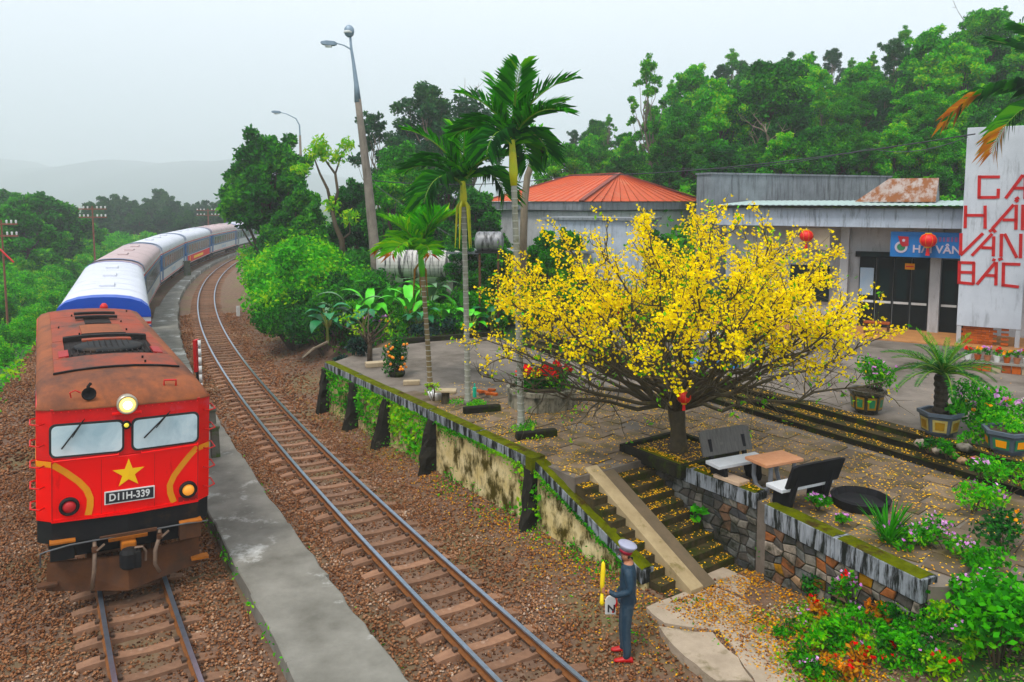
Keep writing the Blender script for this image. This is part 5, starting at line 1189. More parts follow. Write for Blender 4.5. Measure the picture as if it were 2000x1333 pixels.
for k in range(7):
    p = GP(955 + RN.uniform(-18, 18), 772 + RN.uniform(-5, 6)); o = MB().box((0, 0, .035), (.22, .11, .065)).build('brick', 'brick', None, bevel=.006, loc=(p.x, p.y, ZT + .025 + .065 * (k // 4)), rot=(0, 0, RN.uniform(0, 3))); tag(o, 'loose orange brick dropped beside the red flower planter', 'brick', 'loose bricks by the planter')
p = GP(870, 790); t = thing('stump_table', 'little table of a board on a dark stump by the wall', 'table', p); MB().lathe([(.12, 0), (.11, .3), (.12, .36)], 9).build('stump', 'bark_old', t); MB().box((0, 0, .385), (.6, .36, .05)).build('tabletop', 'pale_stone', t, bevel=.01)
def pot(name, label, loc, prof, mat, nside=16, soil=True, group=None, rim=None):
    t = thing(name, label, 'pot', loc, .4, group); MB().lathe(prof, nside).build('bowl', mat, t, smooth=nside > 10)
    r, z = prof[-1]; MB().lathe([(r * 1.0, z - .03), (r * .9, z - .02), (.02, z - .01)], nside).build('soil', 'soil', t); return t
pot('plant_pot', 'white round plant pot on the wall coping', GP(852, 782, 1.4), [(.15, 0), (.21, .14), (.24, .24), (.22, .25)], 'white_paint')
tuft('weed', 'spindly green plant in the white pot', 'plant', GP(848, 780, 1.62), .5, 'leaf_lime', 70, .045, .25, seed=14)
# plant beds at the palm feet with kerb logs
for px, py, lb, kl in ((917, 798, 'green ground cover around the white-ringed palm', 'dark log kerb beside the white-ringed palm'), (1018, 846, 'green ground cover around the tallest palm', 'dark stone kerb beside the tallest palm')):
    p = GP(px, py); tuft('ground_cover', lb, 'plant', p, .22, 'leaf_bright', 420, .035, .5, seed=px, stems=False)
    o = MB().box((0, 0, .09), (1.0, .2, .2)).build('log_kerb', 'dark_stone', None, bevel=.03, loc=(p.x + .35, p.y - .42, ZT), rot=(0, 0, .32)); tag(o, kl, 'kerb')
o = MB().lathe([(.05, 0), (.055, .3), (.02, .32), (.02, .42)], 8).build('bottle', wear('teal_plastic', (.02, .45, .3), (.03, .38, .26), 4, .4).name, None, loc=GP(927, 778)); tag(o, 'teal plastic bottle standing by the palm foot', 'bottle')
# round planter with red flowers
p = GP(1058, 792); t = thing('flower_planter', 'round stained concrete planter of red flowers beside the tallest palm', 'planter', p)
MB().lathe([(.92, 0), (.92, .42), (.97, .43), (.97, .54), (.84, .54), (.84, .45)], 10).build('wall', wear('planter_wall', (.32, .30, .24), (.16, .15, .12), 3, .9, stain=(.045, .045, .03), samt=(.48, .6), sscale=2.4, sstretch=(2, 2, .7), bmp=.4).name, t); MB().lathe([(.84, .44), (.3, .47), (.02, .48)], 10).build('soil', 'soil', t)
rng = np.random.default_rng(6); C = np.concatenate([blob(120, (rng.uniform(-.65, .65), rng.uniform(-.6, .5), .72), (.26, .26, .28), rng, .2) for _ in range(12)]); link_mesh('foliage', leaves('foliage', C, .07, 'leaf_dark', .5, .5, rng), t)
for k in range(30):
    a = rng.uniform(0, 6.28); r_ = .8 * rng.random() ** .5; q = np.array([r_ * cos(a), r_ * sin(a), .98 + rng.uniform(-.08, .12)]); link_mesh('flower_head', leaves('flower_head', q + rng.normal(0, .045, (16, 3)), .05, 'flower_red', .5, .9, rng), t)
wear('blue_tarp', (.03, .22, .55), (.05, .28, .6), 4, .5)
# tubs and cloth glimpsed through the branches
q = GP(1395, 712, ZP); o = MB().box((0, 0, .03), (1.5, .7, .05)).build('blue_mat', 'blue_tarp', None, loc=q, rot=(0, 0, -.5), bevel=.01); tag(o, 'bright blue mat on the plaza behind the blossom tree', 'mat')
o = MB().lathe([(.26, 0), (.29, .4), (.3, .75), (.28, .8), (.05, .8)], 16).build('water_drum', 'blue_tarp', None, smooth=True, loc=GP(962, 628)); tag(o, 'blue plastic drum behind the left end of the blossom', 'drum')
q = GP(1380, 672, ZP); t = thing('stone_bench', 'pale stone bench on the plaza seen through the blossom tree', 'bench', q, -.5); MB().box((0, 0, .42), (1.6, .4, .08)).build('seat', 'white_paint', t, bevel=.01); [MB().box((x, 0, .19), (.1, .34, .38)).build('leg', 'concrete', t) for x in (-.6, .6)]
for k, (px, py) in enumerate(((1300, 668), (1330, 664), (1420, 668), (1450, 676))):
    q = GP(px, py, ZP); tuft('red_flower_plant', 'red-flowered pot plant on the plaza behind the blossom tree', 'plant', q, .7, 'leaf_mid', 200, .06, .3, (('flower_red', 16, .05),), group='red-flowered plants behind the blossom tree', seed=80 + k)

# ---------------------------------------------------------------- benches and table on the terrace
wear('bench_dark', (.016, .016, .018), (.009, .009, .01), 4, .8, bmp=.15, bscale=30, spec=.2); wear('bench_grey', (.12, .115, .11), (.065, .063, .06), 4, .85, stain=(.2, .19, .17), samt=(.6, .75), sscale=3, stretch=(6, 1, 1)); wear('seat_white', (.70, .71, .74), (.58, .60, .63), 4, .6, stain=(.4, .34, .22), samt=(.62, .75), sscale=5); wear('terrazzo', (.60, .34, .23), (.52, .27, .17), 9, .5, stain=(.55, .30, .05), samt=(.66, .72), sscale=6); wear('pale_seat', (.62, .48, .38), (.5, .38, .29), 5, .7, stain=(.4, .26, .08), samt=(.62, .72), sscale=4); wear('leg_grey', (.23, .24, .26), (.15, .155, .17), 4, .7)
def bench(loc, rz_, label, backm, tilt=.25):
    t = thing('garden_bench', label, 'bench', loc, rz_)
    MB().box((0, 0, .42), (1.25, .40, .07)).build('seat', 'seat_white', t, bevel=.012)
    mb = MB(); pts = [(-.62, .24, .50), (.62, .24, .50), (.62, .40, .94), (.5, .42, .97), (-.5, .42, .97), (-.62, .40, .94)]
    n = mb.vs(pts + [(x, y + .06, z - .01) for x, y, z in pts]); mb.face(range(n, n + 6)); mb.face([n + 6 + i for i in range(6)][::-1])
    for i in range(6): j = (i + 1) % 6; mb.face((n + i, n + 6 + i, n + 6 + j, n + j))
    mb.build('backrest', backm, t, bevel=.012)
    for x in (-.42, .42):
        lg = MB(); lg.prism([(-.17, 0), (.17, 0), (.2, .1), (.16, .38), (-.16, .38), (-.2, .1)], -.045, .045)
        lg.v = [(x + z, -y if False else px_, y) for px_, y, z in lg.v]; lg.build('leg', 'bench_dark', t, bevel=.01)
        MB().beam((x, .18, .1), (x, .37, .80), .08, .07, up=(1, 0, 0)).build('back_post', 'bench_dark', t)
    return t
tb = (G(1490, 925, ZT) + G(1500, 945, ZT)) / 2
TR = atan2(.42, .9)
Tloc = G(1512, 897, ZT + .62); Tloc.z = ZT + .02
t = thing('garden_table', 'terrazzo topped garden table with curved grey legs between the benches', 'table', Tloc, TR)
t.scale = (.96, .92, .86); MB().box((0, 0, .70), (.98, .62, .075)).build('tabletop', 'terrazzo', t, bevel=.015)
for x in (-.3, .3): MB().tube([(x, -.24, .67), (x, -.24, .3), (x, -.17, .12), (x, 0, .05), (x, .17, .12), (x, .24, .3), (x, .24, .67)], .045, 6).build('leg', 'leg_grey', t)
for x in (-.3, .3): MB().box((x, 0, .025), (.14, .3, .05)).build('foot', 'leg_grey', t)
b1_ = G(1440, 902, ZT + .42); bench(Vector((b1_.x, b1_.y, ZT + .02)), TR, 'grey garden bench with wide back beside the tree planter', 'bench_grey')
bench(G(1560, 992, ZT) + Vector((.05, .12, 0)), TR + pi, 'black garden bench with white seat turned away beside the stone wall', 'bench_dark')
o = MB().box((0, 0, .035), (.62, .32, .07)).build('seat_slab', 'pale_seat', None, bevel=.01, loc=UN(3.35, 2.24, 1.56), rot=(0, 0, atan2(U.y, U.x))); tag(o, 'pale stone seat slab lying on the wall top by the stairs', 'slab')
# ---------------------------------------------------------------- potted plants on the plaza
wear('glaze_black', (.02, .022, .022), (.05, .045, .03), 5, .3); wear('glaze_gold', (.35, .22, .03), (.2, .12, .02), 9, .4); wear('glaze_green', (.03, .13, .07), (.05, .2, .1), 14, .35); wear('pot_grey', (.10, .12, .15), (.065, .08, .10), 4, .6, stain=(.2, .2, .2), samt=(.6, .75), sscale=3); wear('cream_panel', (.48, .40, .20), (.34, .28, .12), 12, .7); wear('cycad_trunk', (.045, .035, .025), (.02, .016, .012), 14, .95, bmp=1., bscale=22)
def oct_pot(label, loc, R_, H_, mat, panel, pmat2, nm='plant_pot', ns=8, rot=.3):
    t = thing(nm, label, 'pot', loc, rot); k = 1 / cos(pi / ns)
    MB().lathe([(R_ * .62, 0), (R_ * .66, .06), (R_ * .84, .10), (R_ * .97, H_ - .1), (R_ * 1.1, H_ - .07), (R_ * 1.1, H_), (R_ * .92, H_), (R_ * .9, H_ - .06)], ns).build('body', mat, t)
    MB().lathe([(R_ * .9, H_ - .05), (.03, H_ - .03)], ns).build('soil', 'soil', t)
    for i in range(ns):
        a = 2 * pi * (i + .5) / ns; r0, r1 = R_ * .86 * cos(pi / ns) + .005, R_ * .95 * cos(pi / ns) + .005; hw = R_ * .62 * sin(pi / ns); n_ = Vector((cos(a), sin(a), 0)); s_ = Vector((-sin(a), cos(a), 0))
        q = [n_ * r0 - s_ * hw + Vector((0, 0, .14)), n_ * r0 + s_ * hw + Vector((0, 0, .14)), n_ * r1 + s_ * hw * 1.12 + Vector((0, 0, H_ - .14)), n_ * r1 - s_ * hw * 1.12 + Vector((0, 0, H_ - .14))]
        mb = MB(); mb.loft([[p for p in q], [p + n_ * .012 for p in q]], closed=True, caps=True); pn = mb.build('panel', panel, t)
        c = sum(q, Vector()) / 4; q2 = [c + (p - c) * .66 + n_ * .013 for p in q]; mb = MB(); mb.loft([q2, [p + n_ * .006 for p in q2]], closed=True, caps=True); mb.build('panel_motif', pmat2, pn)
    return t
PA = G(1692, 806, ZP); oct_pot('black octagonal glazed pot with gold and green panels on the plaza', PA, .40, .58, 'glaze_black', 'glaze_gold', 'glaze_green')
tuft('bougainvillea', 'leafy bush with sparse pink flowers in the black octagonal pot', 'shrub', PA + Vector((.1, 0, .5)), .85, 'leaf_mid', 900, .05, .62, (('flower_pink', 26, .03),), seed=21)
PB = G(1834, 850, ZP); oct_pot('blue grey square-sided pot with cream panels under the cycad', PB, .42, .55, 'pot_grey', 'cream_panel', 'glaze_gold', ns=6, rot=.55)
cy = thing('cycad', 'cycad with thick black trunk and stiff arching fronds in a grey pot', 'cycad', PB + Vector((0, 0, .5)))
mb = MB(); prof = [(.13 + .02 * (i % 2), .07 * i) for i in range(13)]; prof = [(r * (1.15 if i < 2 else 1.0 if i < 9 else 1.12), z) for i, (r, z) in enumerate(prof)]; mb.lathe(prof, 11); mb.build('trunk', 'cycad_trunk', cy)
CF = [frond(1.25, 62, .17, 44, 'leaf_dark', 61, el=46, droop=.05, face=.5, wide=.017), frond(1.3, 70, .17, 44, 'leaf_dark', 62, el=22, droop=.05, face=.5, wide=.017), frond(1.05, 35, .16, 40, 'leaf_mid', 63, el=72, droop=.05, face=.7, wide=.012)]
for k in range(34):
    f = k / 34; link_mesh('frond', CF[2 if f < .2 else 0 if f < .6 else 1], cy, (0, 0, .86), (0, RN.uniform(-.1, .12), k * 2.39996), (RN.uniform(.85, 1.08),) * 3)
tuft('pot_weed', 'bright leaves sprouting from the cycad pot', 'plant', PB + Vector((.22, -.2, .48)), .4, 'leaf_bright', 130, .08, .22, seed=23)
PC = G(1965, 884, ZP); oct_pot('blue grey pot with orange and green panels beside the rockery', PC, .44, .5, 'pot_grey', 'glaze_green', 'flower_orange', ns=6, rot=.2)
tuft('pot_weed', 'green cover growing in the orange-panelled pot', 'plant', PC + Vector((0, 0, .46)), .14, 'leaf_bright', 300, .035, .38, seed=24, stems=False)
tuft('rose_bush', 'tall bright green rose bush with pink blooms behind the pots', 'shrub', G(1940, 850, ZP), 1.15, 'leaf_bright', 2600, .05, .85, (('flower_pink', 9, .075), ('flower_orange', 6, .04)), seed=25)
tuft('rose_bush', 'bright green bush between the cycad and the rose blooms', 'shrub', G(2010, 850, ZP), 1.0, 'leaf_bright', 1500, .05, .7, (('flower_pink', 5, .07),), seed=26)
for k, (px, py) in enumerate(((1800, 872), (1830, 885), (1862, 893), (1885, 880), (1905, 900), (1930, 915), (1960, 925), (1880, 905))):
    q = G(px, py, ZP - .0); s_ = RN.uniform(.08, .16); rg = random.Random(k)
    mb = MB(); mb.lathe([(s_ * .5, -.03), (s_ * 1.1, s_ * .25), (s_, s_ * .7), (s_ * .4, s_ * 1.05)], 7); mb.v = [(x * rg.uniform(.8, 1.2), y * rg.uniform(.8, 1.2), z * rg.uniform(.85, 1.15)) for x, y, z in mb.v]
    tag(mb.build('rock', 'rubble_%d' % rg.choice((2, 3, 5, 6, 8)), None, smooth=True, loc=q), 'small rounded rock on the plaza edge in front of the pots', 'rock', 'rockery stones by the plant pots')
for k, (px, py, fm) in enumerate(((1815, 880, 'leaf_dark'), (1850, 892, 'leaf_mid'), (1895, 870, 'leaf_bright'), (1915, 930, 'leaf_mid'), (1990, 935, 'leaf_mid'))): tuft('rockery_plant', 'low leafy plant among the rocks by the pots', 'plant', G(px, py, ZP), .3, fm, 160, .05, .26, (('flower_pink', 3, .05),) if k == 3 else (), group='rockery plants by the pots', seed=90 + k)
# rack of small potted plants by the sign
RK = G(1965, 728, ZP); t = thing('plant_rack', 'low brick and plank rack of flower pots by the sign pillar', 'rack', RK, -.55)
for k in range(9): MB().box((-1.0 + k * .25, 0, .12 + .0), (.23, .3, .24)).build('brick', 'brick' if k % 3 else 'pale_stone', t, bevel=.008)
MB().box((0, 0, .27), (2.35, .4, .05)).build('plank', 'concrete', t)
for k in range(9):
    M_ = Matrix.Rotation(-.55, 3, 'Z'); q = RK + M_ @ Vector((-1.0 + k * .25, 0, .296)); pp = pot('flower_pot', 'small flower pot standing on the brick rack', q, [(.07, 0), (.1, .16), (.11, .18), (.09, .18)], ('white_paint', 'brick', 'terracotta')[k % 3], 10, group='small pots on the rack')
    tuft('pot_plant', 'small plant in a pot on the brick rack', 'plant', q + Vector((0, 0, .15)), .26, ('leaf_mid', 'leaf_bright')[k % 2], 60, .045, .13, (((('flower_red', 'flower_orange', 'flower_pink')[k % 3]), 4, .045),), group='small plants on the rack', seed=100 + k)
# ---------------------------------------------------------------- flower slope at the lower right
def GS(px, py):                               # pixel -> point on the sloping ground
    z = .2
    for _ in range(12): p = G(px, py, z); z = .5 * z + .5 * gz1(p.x, p.y)
    return Vector((p.x, p.y, gz1(p.x, p.y)))
for k, (px, py, h_, r_, m_, n_, s_, fl, nm, lb) in enumerate((
    (1500, 1110, .75, .26, 'leaf_mid', 420, .04, (('flower_pink', 22, .022),), 'flower_bush', 'pink-flowered bush growing up the corner of the stone walls'),
    (1580, 1165, .5, .3, 'leaf_dark', 400, .04, (), 'fern_bush', 'dark ferny bush at the foot of the coloured stone wall'),
    (1665, 1180, .62, .34, 'leaf_mid', 420, .045, (('flower_red', 9, .035), ('flower_pink', 30, .022)), 'flower_bush', 'bush with red and pink flowers against the stone wall'),
    (1745, 1150, .55, .42, 'leaf_mid', 500, .045, (('flower_pink', 30, .022),), 'flower_bush', 'pink-speckled bush hiding the end of the stone wall'),
    (1720, 1225, .34, .2, 'leaf_rust', 130, .05, (('flower_orange', 6, .035),), 'croton', 'yellow orange croton below the red flowers'),
    (1596, 1205, .26, .18, 'leaf_rust', 90, .05, (('flower_red', 10, .026),), 'croton', 'red croton at the edge of the gravel'),
    (1620, 1262, .42, .32, 'leaf_bright', 420, .05, (), 'leafy_plant', 'bright green leafy plant on the gravel slope'),
    (1680, 1300, .22, .18, 'leaf_rust', 90, .05, (('flower_red', 12, .026),), 'croton', 'crimson croton at the bottom of the slope'),
    (1600, 1320, .24, .3, 'leaf_lime', 300, .035, (('flower_orange', 10, .03),), 'leafy_plant', 'yellow green bedding plant at the bottom of the slope'),
    (1770, 1270, .35, .36, 'leaf_bright', 380, .05, (), 'leafy_plant', 'lush green plant in the middle of the slope'),
    (1850, 1325, .3, .3, 'leaf_lime', 260, .045, (('flower_red', 6, .03),), 'leafy_plant', 'lime bedding plant with red flowers by the hydrangea'),
    (1900, 1180, .55, .36, 'leaf_mid', 420, .05, (('flower_pink', 26, .022),), 'flower_bush', 'pink-flowered bush above the hydrangea'),
    (1640, 1235, .2, .24, 'leaf_lime', 200, .04, (), 'leafy_plant', 'small lime plant among the pebbles'),
    (1735, 1300, .22, .26, 'leaf_mid', 220, .04, (('flower_red', 5, .03),), 'leafy_plant', 'low green plant with red buds among the pebbles'),
    (1665, 1330, .25, .3, 'leaf_rust', 160, .045, (('flower_red', 10, .024),), 'croton', 'rusty croton at the lower edge of the garden'))):
    tuft(nm, lb, 'plant', GS(px, py), h_, m_, n_, s_, r_, fl, seed=200 + k)
for k, (px, py) in enumerate(((1690, 1205), (1780, 1190), (1820, 1230), (1840, 1200), (1560, 1290), (1530, 1240), (1800, 1310), (1700, 1265), (1890, 1260))):
    tuft('ground_cover', 'low green ground cover spreading over the gravel slope', 'plant', GS(px, py), .14, ('leaf_bright', 'leaf_lime', 'leaf_mid')[k % 3], 240, .035, .3, group='ground cover on the flower slope', stems=False, seed=300 + k)
for k in range(26):
    px, py = RN.uniform(1560, 1960), RN.uniform(1175, 1330)
    tuft('bedding_plant', ('vivid green', 'mid green', 'lime', 'dark green')[k % 4] + ' low bedding plant ' + (('with tiny pink flowers ', 'with small red flowers ', 'with small orange flowers ')[k % 3] if k % 3 == 0 else '') + 'on the flower slope', 'plant', GS(px, py), RN.uniform(.14, .34), ('leaf_bright', 'leaf_mid', 'leaf_lime', 'leaf_dark')[k % 4], 170, .04, RN.uniform(.16, .28), (((('flower_pink', 'flower_red', 'flower_orange')[k % 3]), 4, .022),) if k % 3 == 0 else (), group='bedding plants on the flower slope', seed=500 + k)
# big-leaved bush at the frame's lower right
p = GS(1950, 1290); t = thing('hydrangea', 'big-leaved bright green hydrangea bush at the bottom of the slope', 'shrub', p); rng = np.random.default_rng(41)
C = np.concatenate([blob(70, (rng.uniform(-.5, .6), rng.uniform(-.4, .4), rng.uniform(.3, .95)), (.32, .32, .26), rng, .4) for _ in range(13)])
mb = MB(); [mb.tube([(q[0] * .2, q[1] * .2, -.1), (q[0] * .7, q[1] * .7, q[2] * .7), tuple(q)], [.014, .01, .005], 4) for q in C[::40]]; mb.build('stems', 'bark', t)
link_mesh('foliage', leaves('foliage', np.repeat(C, 2, 0) + rng.normal(0, .07, (len(C) * 2, 3)), .055, 'leaf_bright', .8, .62, rng, .2), t)
p = GS(1985, 1235); link_mesh('flowers', leaves('flowers', rng.normal(0, .05, (14, 3)) + np.array([.25, -.3, .75]), .05, 'flower_orange', .5, .8, rng), t)
# plants on top of the coloured wall and beyond
for k, (px, py, z, h_, r_, m_, n_, fl, lb) in enumerate(((1600, 990, 1.5, .26, .2, 'leaf_mid', 200, (('flower_pink', 16, .022),), 'small pink-flowered plant on the streaky wall top'), (1645, 1020, 1.5, .14, .14, 'leaf_mid', 90, (('flower_pink', 10, .022),), 'tiny pink-flowered plant on the wall top beside the strappy clump'), (1850, 1075, 1.4, .45, .5, 'leaf_mid', 520, (('flower_pink', 40, .022),), 'spreading pink-flowered plant behind the wall end'), (1760, 1065, 1.4, .3, .35, 'leaf_mid', 320, (('flower_pink', 26, .022),), 'pink-flowered plant at the foot of the strappy clump'), (1900, 1000, 1.4, .6, .45, 'leaf_bright', 600, (('flower_pink', 6, .035),), 'bright weedy bush at the end of the long steps'), (1960, 970, 1.4, .7, .5, 'leaf_bright', 700, (), 'leafy bush at the low end of the long steps'), (1965, 1080, 1.4, .8, .55, 'leaf_dark', 700, (('flower_orange', 6, .03),), 'dark tangled bush beyond the wall end'), (1930, 1130, 1.3, .45, .5, 'leaf_mid', 500, (), 'green cover sloping down from the wall end'))):
    tuft('flower_bush' if fl else 'leafy_bush', lb, 'plant', G(px, py, z), h_, m_, n_, .045, r_, fl, seed=400 + k)
blades('strap_plant', 'strappy bright green clump behind the streaky wall', 'plant', G(1735, 1060, 1.4), 90, .75, .016, 'leaf_mid', 71, 45)
blades('strap_plant', 'smaller strappy clump beside the wall end', 'plant', G(1800, 1065, 1.4), 40, .5, .014, 'leaf_mid', 72, 60)
o = MB().lathe([(.46, 0), (.52, .2), (.46, .22), (.42, .1), (.02, .08)], 14).build('dark_mound', 'bench_dark', None, loc=G(1680, 990, ZT)); tag(o, 'dark round basin on the terrace behind the benches', 'mound')  # dark mound of unclear nature, modelled as a shallow bowl
tuft('seedling', 'bright broad-leaved seedling growing on the stairs', 'plant', UN(2.75, 1.9, .62), .3, 'leaf_bright', 26, .09, .16, seed=33, up=1.0, asp=.7)
# ---------------------------------------------------------------- station building (frame: x along the front, y inward)
wear('wall_white', (.56, .56, .57), (.44, .44, .45), 1.5, .85, stain=(.24, .235, .23), samt=(.52, .72), sscale=1.2, sstretch=(2.5, 2.5, .6), bmp=.15)
wear('wall_fascia', (.50, .54, .60), (.36, .39, .44), 1.8, .85, stain=(.13, .14, .15), samt=(.52, .68), sscale=1.6, sstretch=(3.5, 3.5, .5), bmp=.15)
wear('wall_grey', (.26, .275, .29), (.15, .16, .17), 1.5, .9, stain=(.08, .085, .09), samt=(.5, .66), sscale=1.4, sstretch=(4, 4, .35), bmp=.2)
wear('sign_white', (.66, .68, .72), (.52, .54, .58), 1.2, .8, stain=(.27, .28, .30), samt=(.54, .74), sscale=1.2, sstretch=(3, 3, .5), bmp=.12)
wear('letter_red', (.50, .012, .018), (.40, .02, .025), 5, .6)
wear('orange_roof', (.50, .13, .075), (.40, .11, .07), 1.2, .6, stain=(.45, .2, .13), samt=(.55, .75), sscale=.9)
wear('roof_ridge', (.22, .075, .06), (.15, .06, .05), 4, .8)
wear('sheet_pale', (.42, .50, .48), (.33, .40, .38), 2, .6, stain=(.3, .2, .14), samt=(.62, .74), sscale=2)
wear('sheet_rusty', (.36, .32, .30), (.26, .2, .17), 2, .75, stain=(.17, .065, .025), samt=(.44, .56), sscale=1.3, sstretch=(2.5, 1, 1))
wear('door_dark', (.006, .008, .008), (.012, .014, .014), 4, .8, spec=.15)
m, nt, b = new_mat('door_glass'); b.inputs['Base Color'].default_value = (.008, .022, .025, 1); b.inputs['Roughness'].default_value = .15; b.inputs['Specular IOR Level'].default_value = .25
wear('floor_tan', (.46, .25, .13), (.36, .19, .10), 2, .7, stain=(.22, .13, .08), samt=(.55, .75), sscale=1)
wear('banner_blue', (.05, .17, .40), (.04, .14, .33), 3, .6); wear('banner_text', (.55, .50, .56), (.48, .42, .5), 3, .6); wear('letter_faded', (.22, .10, .22), (.2, .1, .2), 4, .6); wear('post_maroon', (.35, .02, .05), (.3, .02, .04), 4, .6)
wear('lantern_red', (.70, .015, .01), (.55, .01, .01), 5, .5); wear('gold', (.75, .48, .06), (.6, .36, .04), 6, .4)
wear('tan_wall', (.42, .36, .29), (.33, .28, .22), 2, .85); wear('galvanised', (.30, .36, .42), (.22, .27, .32), 4, .5, metal=.3); wear('pole_concrete', (.25, .22, .19), (.16, .14, .12), 3, .9, stain=(.10, .085, .07), samt=(.5, .7), sscale=2, sstretch=(2, 2, .4), bmp=.2)
SU = Vector((.852, -.524, 0)).normalized(); SI = Vector((.524, .852, 0)).normalized(); FL_ = Vector((11.2, 31.2, ZP))
SROT = atan2(SU.y, SU.x)
sb = thing('station_building', 'white flat-roofed station building with deep streaked fascia and dark doors', 'building', FL_, SROT)
def S(px, py, yoff):                          # pixel on the vertical plane at depth yoff of the front -> local x, z
    d = ray(px, py); o = Vector((0, 0, CAMZ)); q = FL_ + SI * yoff; t = (q - o).dot(SI) / d.dot(SI); p = o + d * t
    return (p - FL_).dot(SU), p.z - ZP
xl = S(1400, 420, 0)[0]; xr = S(1875, 420, 0)[0] + 7
zb, zt = S(1700, 445, 0)[1], S(1700, 407, 0)[1]
MB().box(((xl + xr) / 2, 2.6, (zb + zt) / 2), (xr - xl, 5.2, zt - zb)).build('fascia_slab', 'wall_fascia', sb, bevel=.02)
MB().box(((xl + xr) / 2, 2.6, zt + .03), (xr - xl + .3, 5.7, .05)).build('slab_capping', 'dark_stone', sb)
mb = MB(); w = xr - xl                          # corrugated sheet over the slab
for k in range(int(w / .25)):
    x = xl + k * .25; mb.loft([[(x, -.12, zt + .10), (x + .06, -.12, zt + .12), (x + .125, -.12, zt + .12), (x + .19, -.12, zt + .10), (x + .25, -.12, zt + .10)], [(x, 5.5, zt + .28), (x + .06, 5.5, zt + .3), (x + .125, 5.5, zt + .3), (x + .19, 5.5, zt + .28), (x + .25, 5.5, zt + .28)]])
mb.build('corrugated_sheet', 'sheet_pale', sb)
YW = 1.35
MB().box(((xl + xr) / 2, YW + .15 + .2, zb / 2), (xr - xl, .3, zb)).build('wall', 'wall_white', sb)
MB().box(((xl + xr) / 2, .2, -.02), (xr - xl, 3.2, .16)).build('veranda_floor', 'floor_tan', sb, bevel=.02)
for x0, x1, y0, y1 in ((1545, 1622, 446, 486),):
    (a, z0), (c, z1) = S(x0, y1, .3), S(x1, y0, .3); MB().box(((a + c) / 2, .3, (z0 + z1) / 2), (c - a, .08, z1 - z0)).build('hanging_panel', 'tan_wall', sb)
# doors
def leaf(x0, x1, z0, z1, nm='door'):
    w = x1 - x0; c = (x0 + x1) / 2; d = MB().box((c, YW + .12, (z0 + z1) / 2), (w, .14, z1 - z0)).build(nm, 'door_dark', sb)
    MB().box((c, YW + .045, z0 + (z1 - z0) * .64), (w * .62, .03, (z1 - z0) * .42)).build('pane', 'door_glass', d)
    MB().box((c, YW + .043, z0 + (z1 - z0) * .20), (w * .62, .03, (z1 - z0) * .24)).build('lower_panel', 'door_dark', d)
    MB().box((c, YW + .035, z0 + (z1 - z0) * .37), (w * .9, .03, .09)).build('push_bar', 'white_paint', d); return d
xa, xb = S(1676, 560, YW)[0], S(1814, 560, YW)[0]; ztop = S(1745, 505, YW)[1]
for k in range(4): leaf(xa + (xb - xa) * k / 4 + .02, xa + (xb - xa) * (k + 1) / 4 - .02, .06, ztop)
MB().box(((xa + xb) / 2, YW + .1, ztop + .12), (xb - xa + .3, .16, .22)).build('door_lintel', 'door_dark', sb)
for k in range(3): MB().box((xa + (xb - xa) * (k + .5) / 3, YW + .015, ztop + .12), ((xb - xa) / 3.4, .03, .15)).build('transom_pane', 'door_glass', sb)
xc, xd = S(1838, 560, YW)[0], S(1872, 560, YW)[0]; leaf(xc, xd, .06, ztop); leaf(xd + .06, xd + 1.0, .06, ztop)
px0 = S(1815, 560, YW - .1)[0]; px1 = S(1836, 560, YW - .1)[0]; MB().box(((px0 + px1) / 2, YW - .05, zb / 2), (px1 - px0, .32, zb)).build('pillar', 'wall_white', sb, bevel=.01)
xp = S(1647, 560, YW - .1)[0]; MB().box((xp, YW - .05, zb / 2), (.32, .32, zb)).build('pillar', 'wall_white', sb, bevel=.01)
x0, z0 = S(1706, 600, YW); MB().box((S(1692, 560, YW)[0], YW + .02, 1.9), (.5, .03, 1.1)).build('notice_board', 'emblem_blue', sb)
x0, z0 = S(1777, 521, YW); MB().box((x0, YW + .0, z0), (.34, .02, .24)).build('red_notice', 'flower_orange', sb); MB().box((x0, YW - .012, z0), (.28, .012, .05)).build('notice_line', 'lantern_red', sb)
for px in (1560, 1600): MB().box((S(px, 560, YW)[0], YW + .1, 1.7), (.75, .1, 1.5)).build('window', 'door_glass', sb)
# blue banner with lettering
(bx0, bz0), (bx1, bz1) = S(1738, 501, .25), S(1872, 455, .25); bx1 += 2.2
bn = MB().box(((bx0 + bx1) / 2, .25, (bz0 + bz1) / 2), (bx1 - bx0, .05, bz1 - bz0)).build('banner', 'banner_blue', sb)
as_mesh(text('HẢI VÂN BẮC', .40, 'banner_text', bn, (S(1782, 485, .25)[0], .215, S(1782, 487, .25)[1]), (pi / 2, 0, 0), 'banner_lettering', .006, 'LEFT'))
for k in range(7): MB().box((S(1836, 470, .25)[0] + k * .13, .218, S(1838, 468, .25)[1]), (.06 if k % 2 else .09, .012, .17)).build('faded_lettering', 'letter_faded', bn)
ex, ez = S(1760, 483, .22); em = MB().lathe([(.22, .0), (.22, -.02), (.15, -.02), (.15, 0)], 20, (ex, .22, ez), axis='y').build('emblem_ring', 'banner_text', bn)
MB().lathe([(.14, 0), (.14, -.014)], 16, (ex, .22, ez), axis='y').build('emblem_disc', 'glaze_green', bn)
mb = MB(); q = [(-.17, .42), (.19, .40), (.20, .06), (.0, .02), (-.08, .12)]; mb.loft([[(ex + .05 + x, y, ez + z) for x, z in q] for y in (.205, .185)], closed=True, caps=True); mb.build('emblem_flag', 'post_maroon', bn)
MB().lathe([(.06, 0), (.06, -.012)], 5, (ex + .08, .184, ez + .26), axis='y', rot=pi / 2).build('emblem_star', 'banner_text', bn)
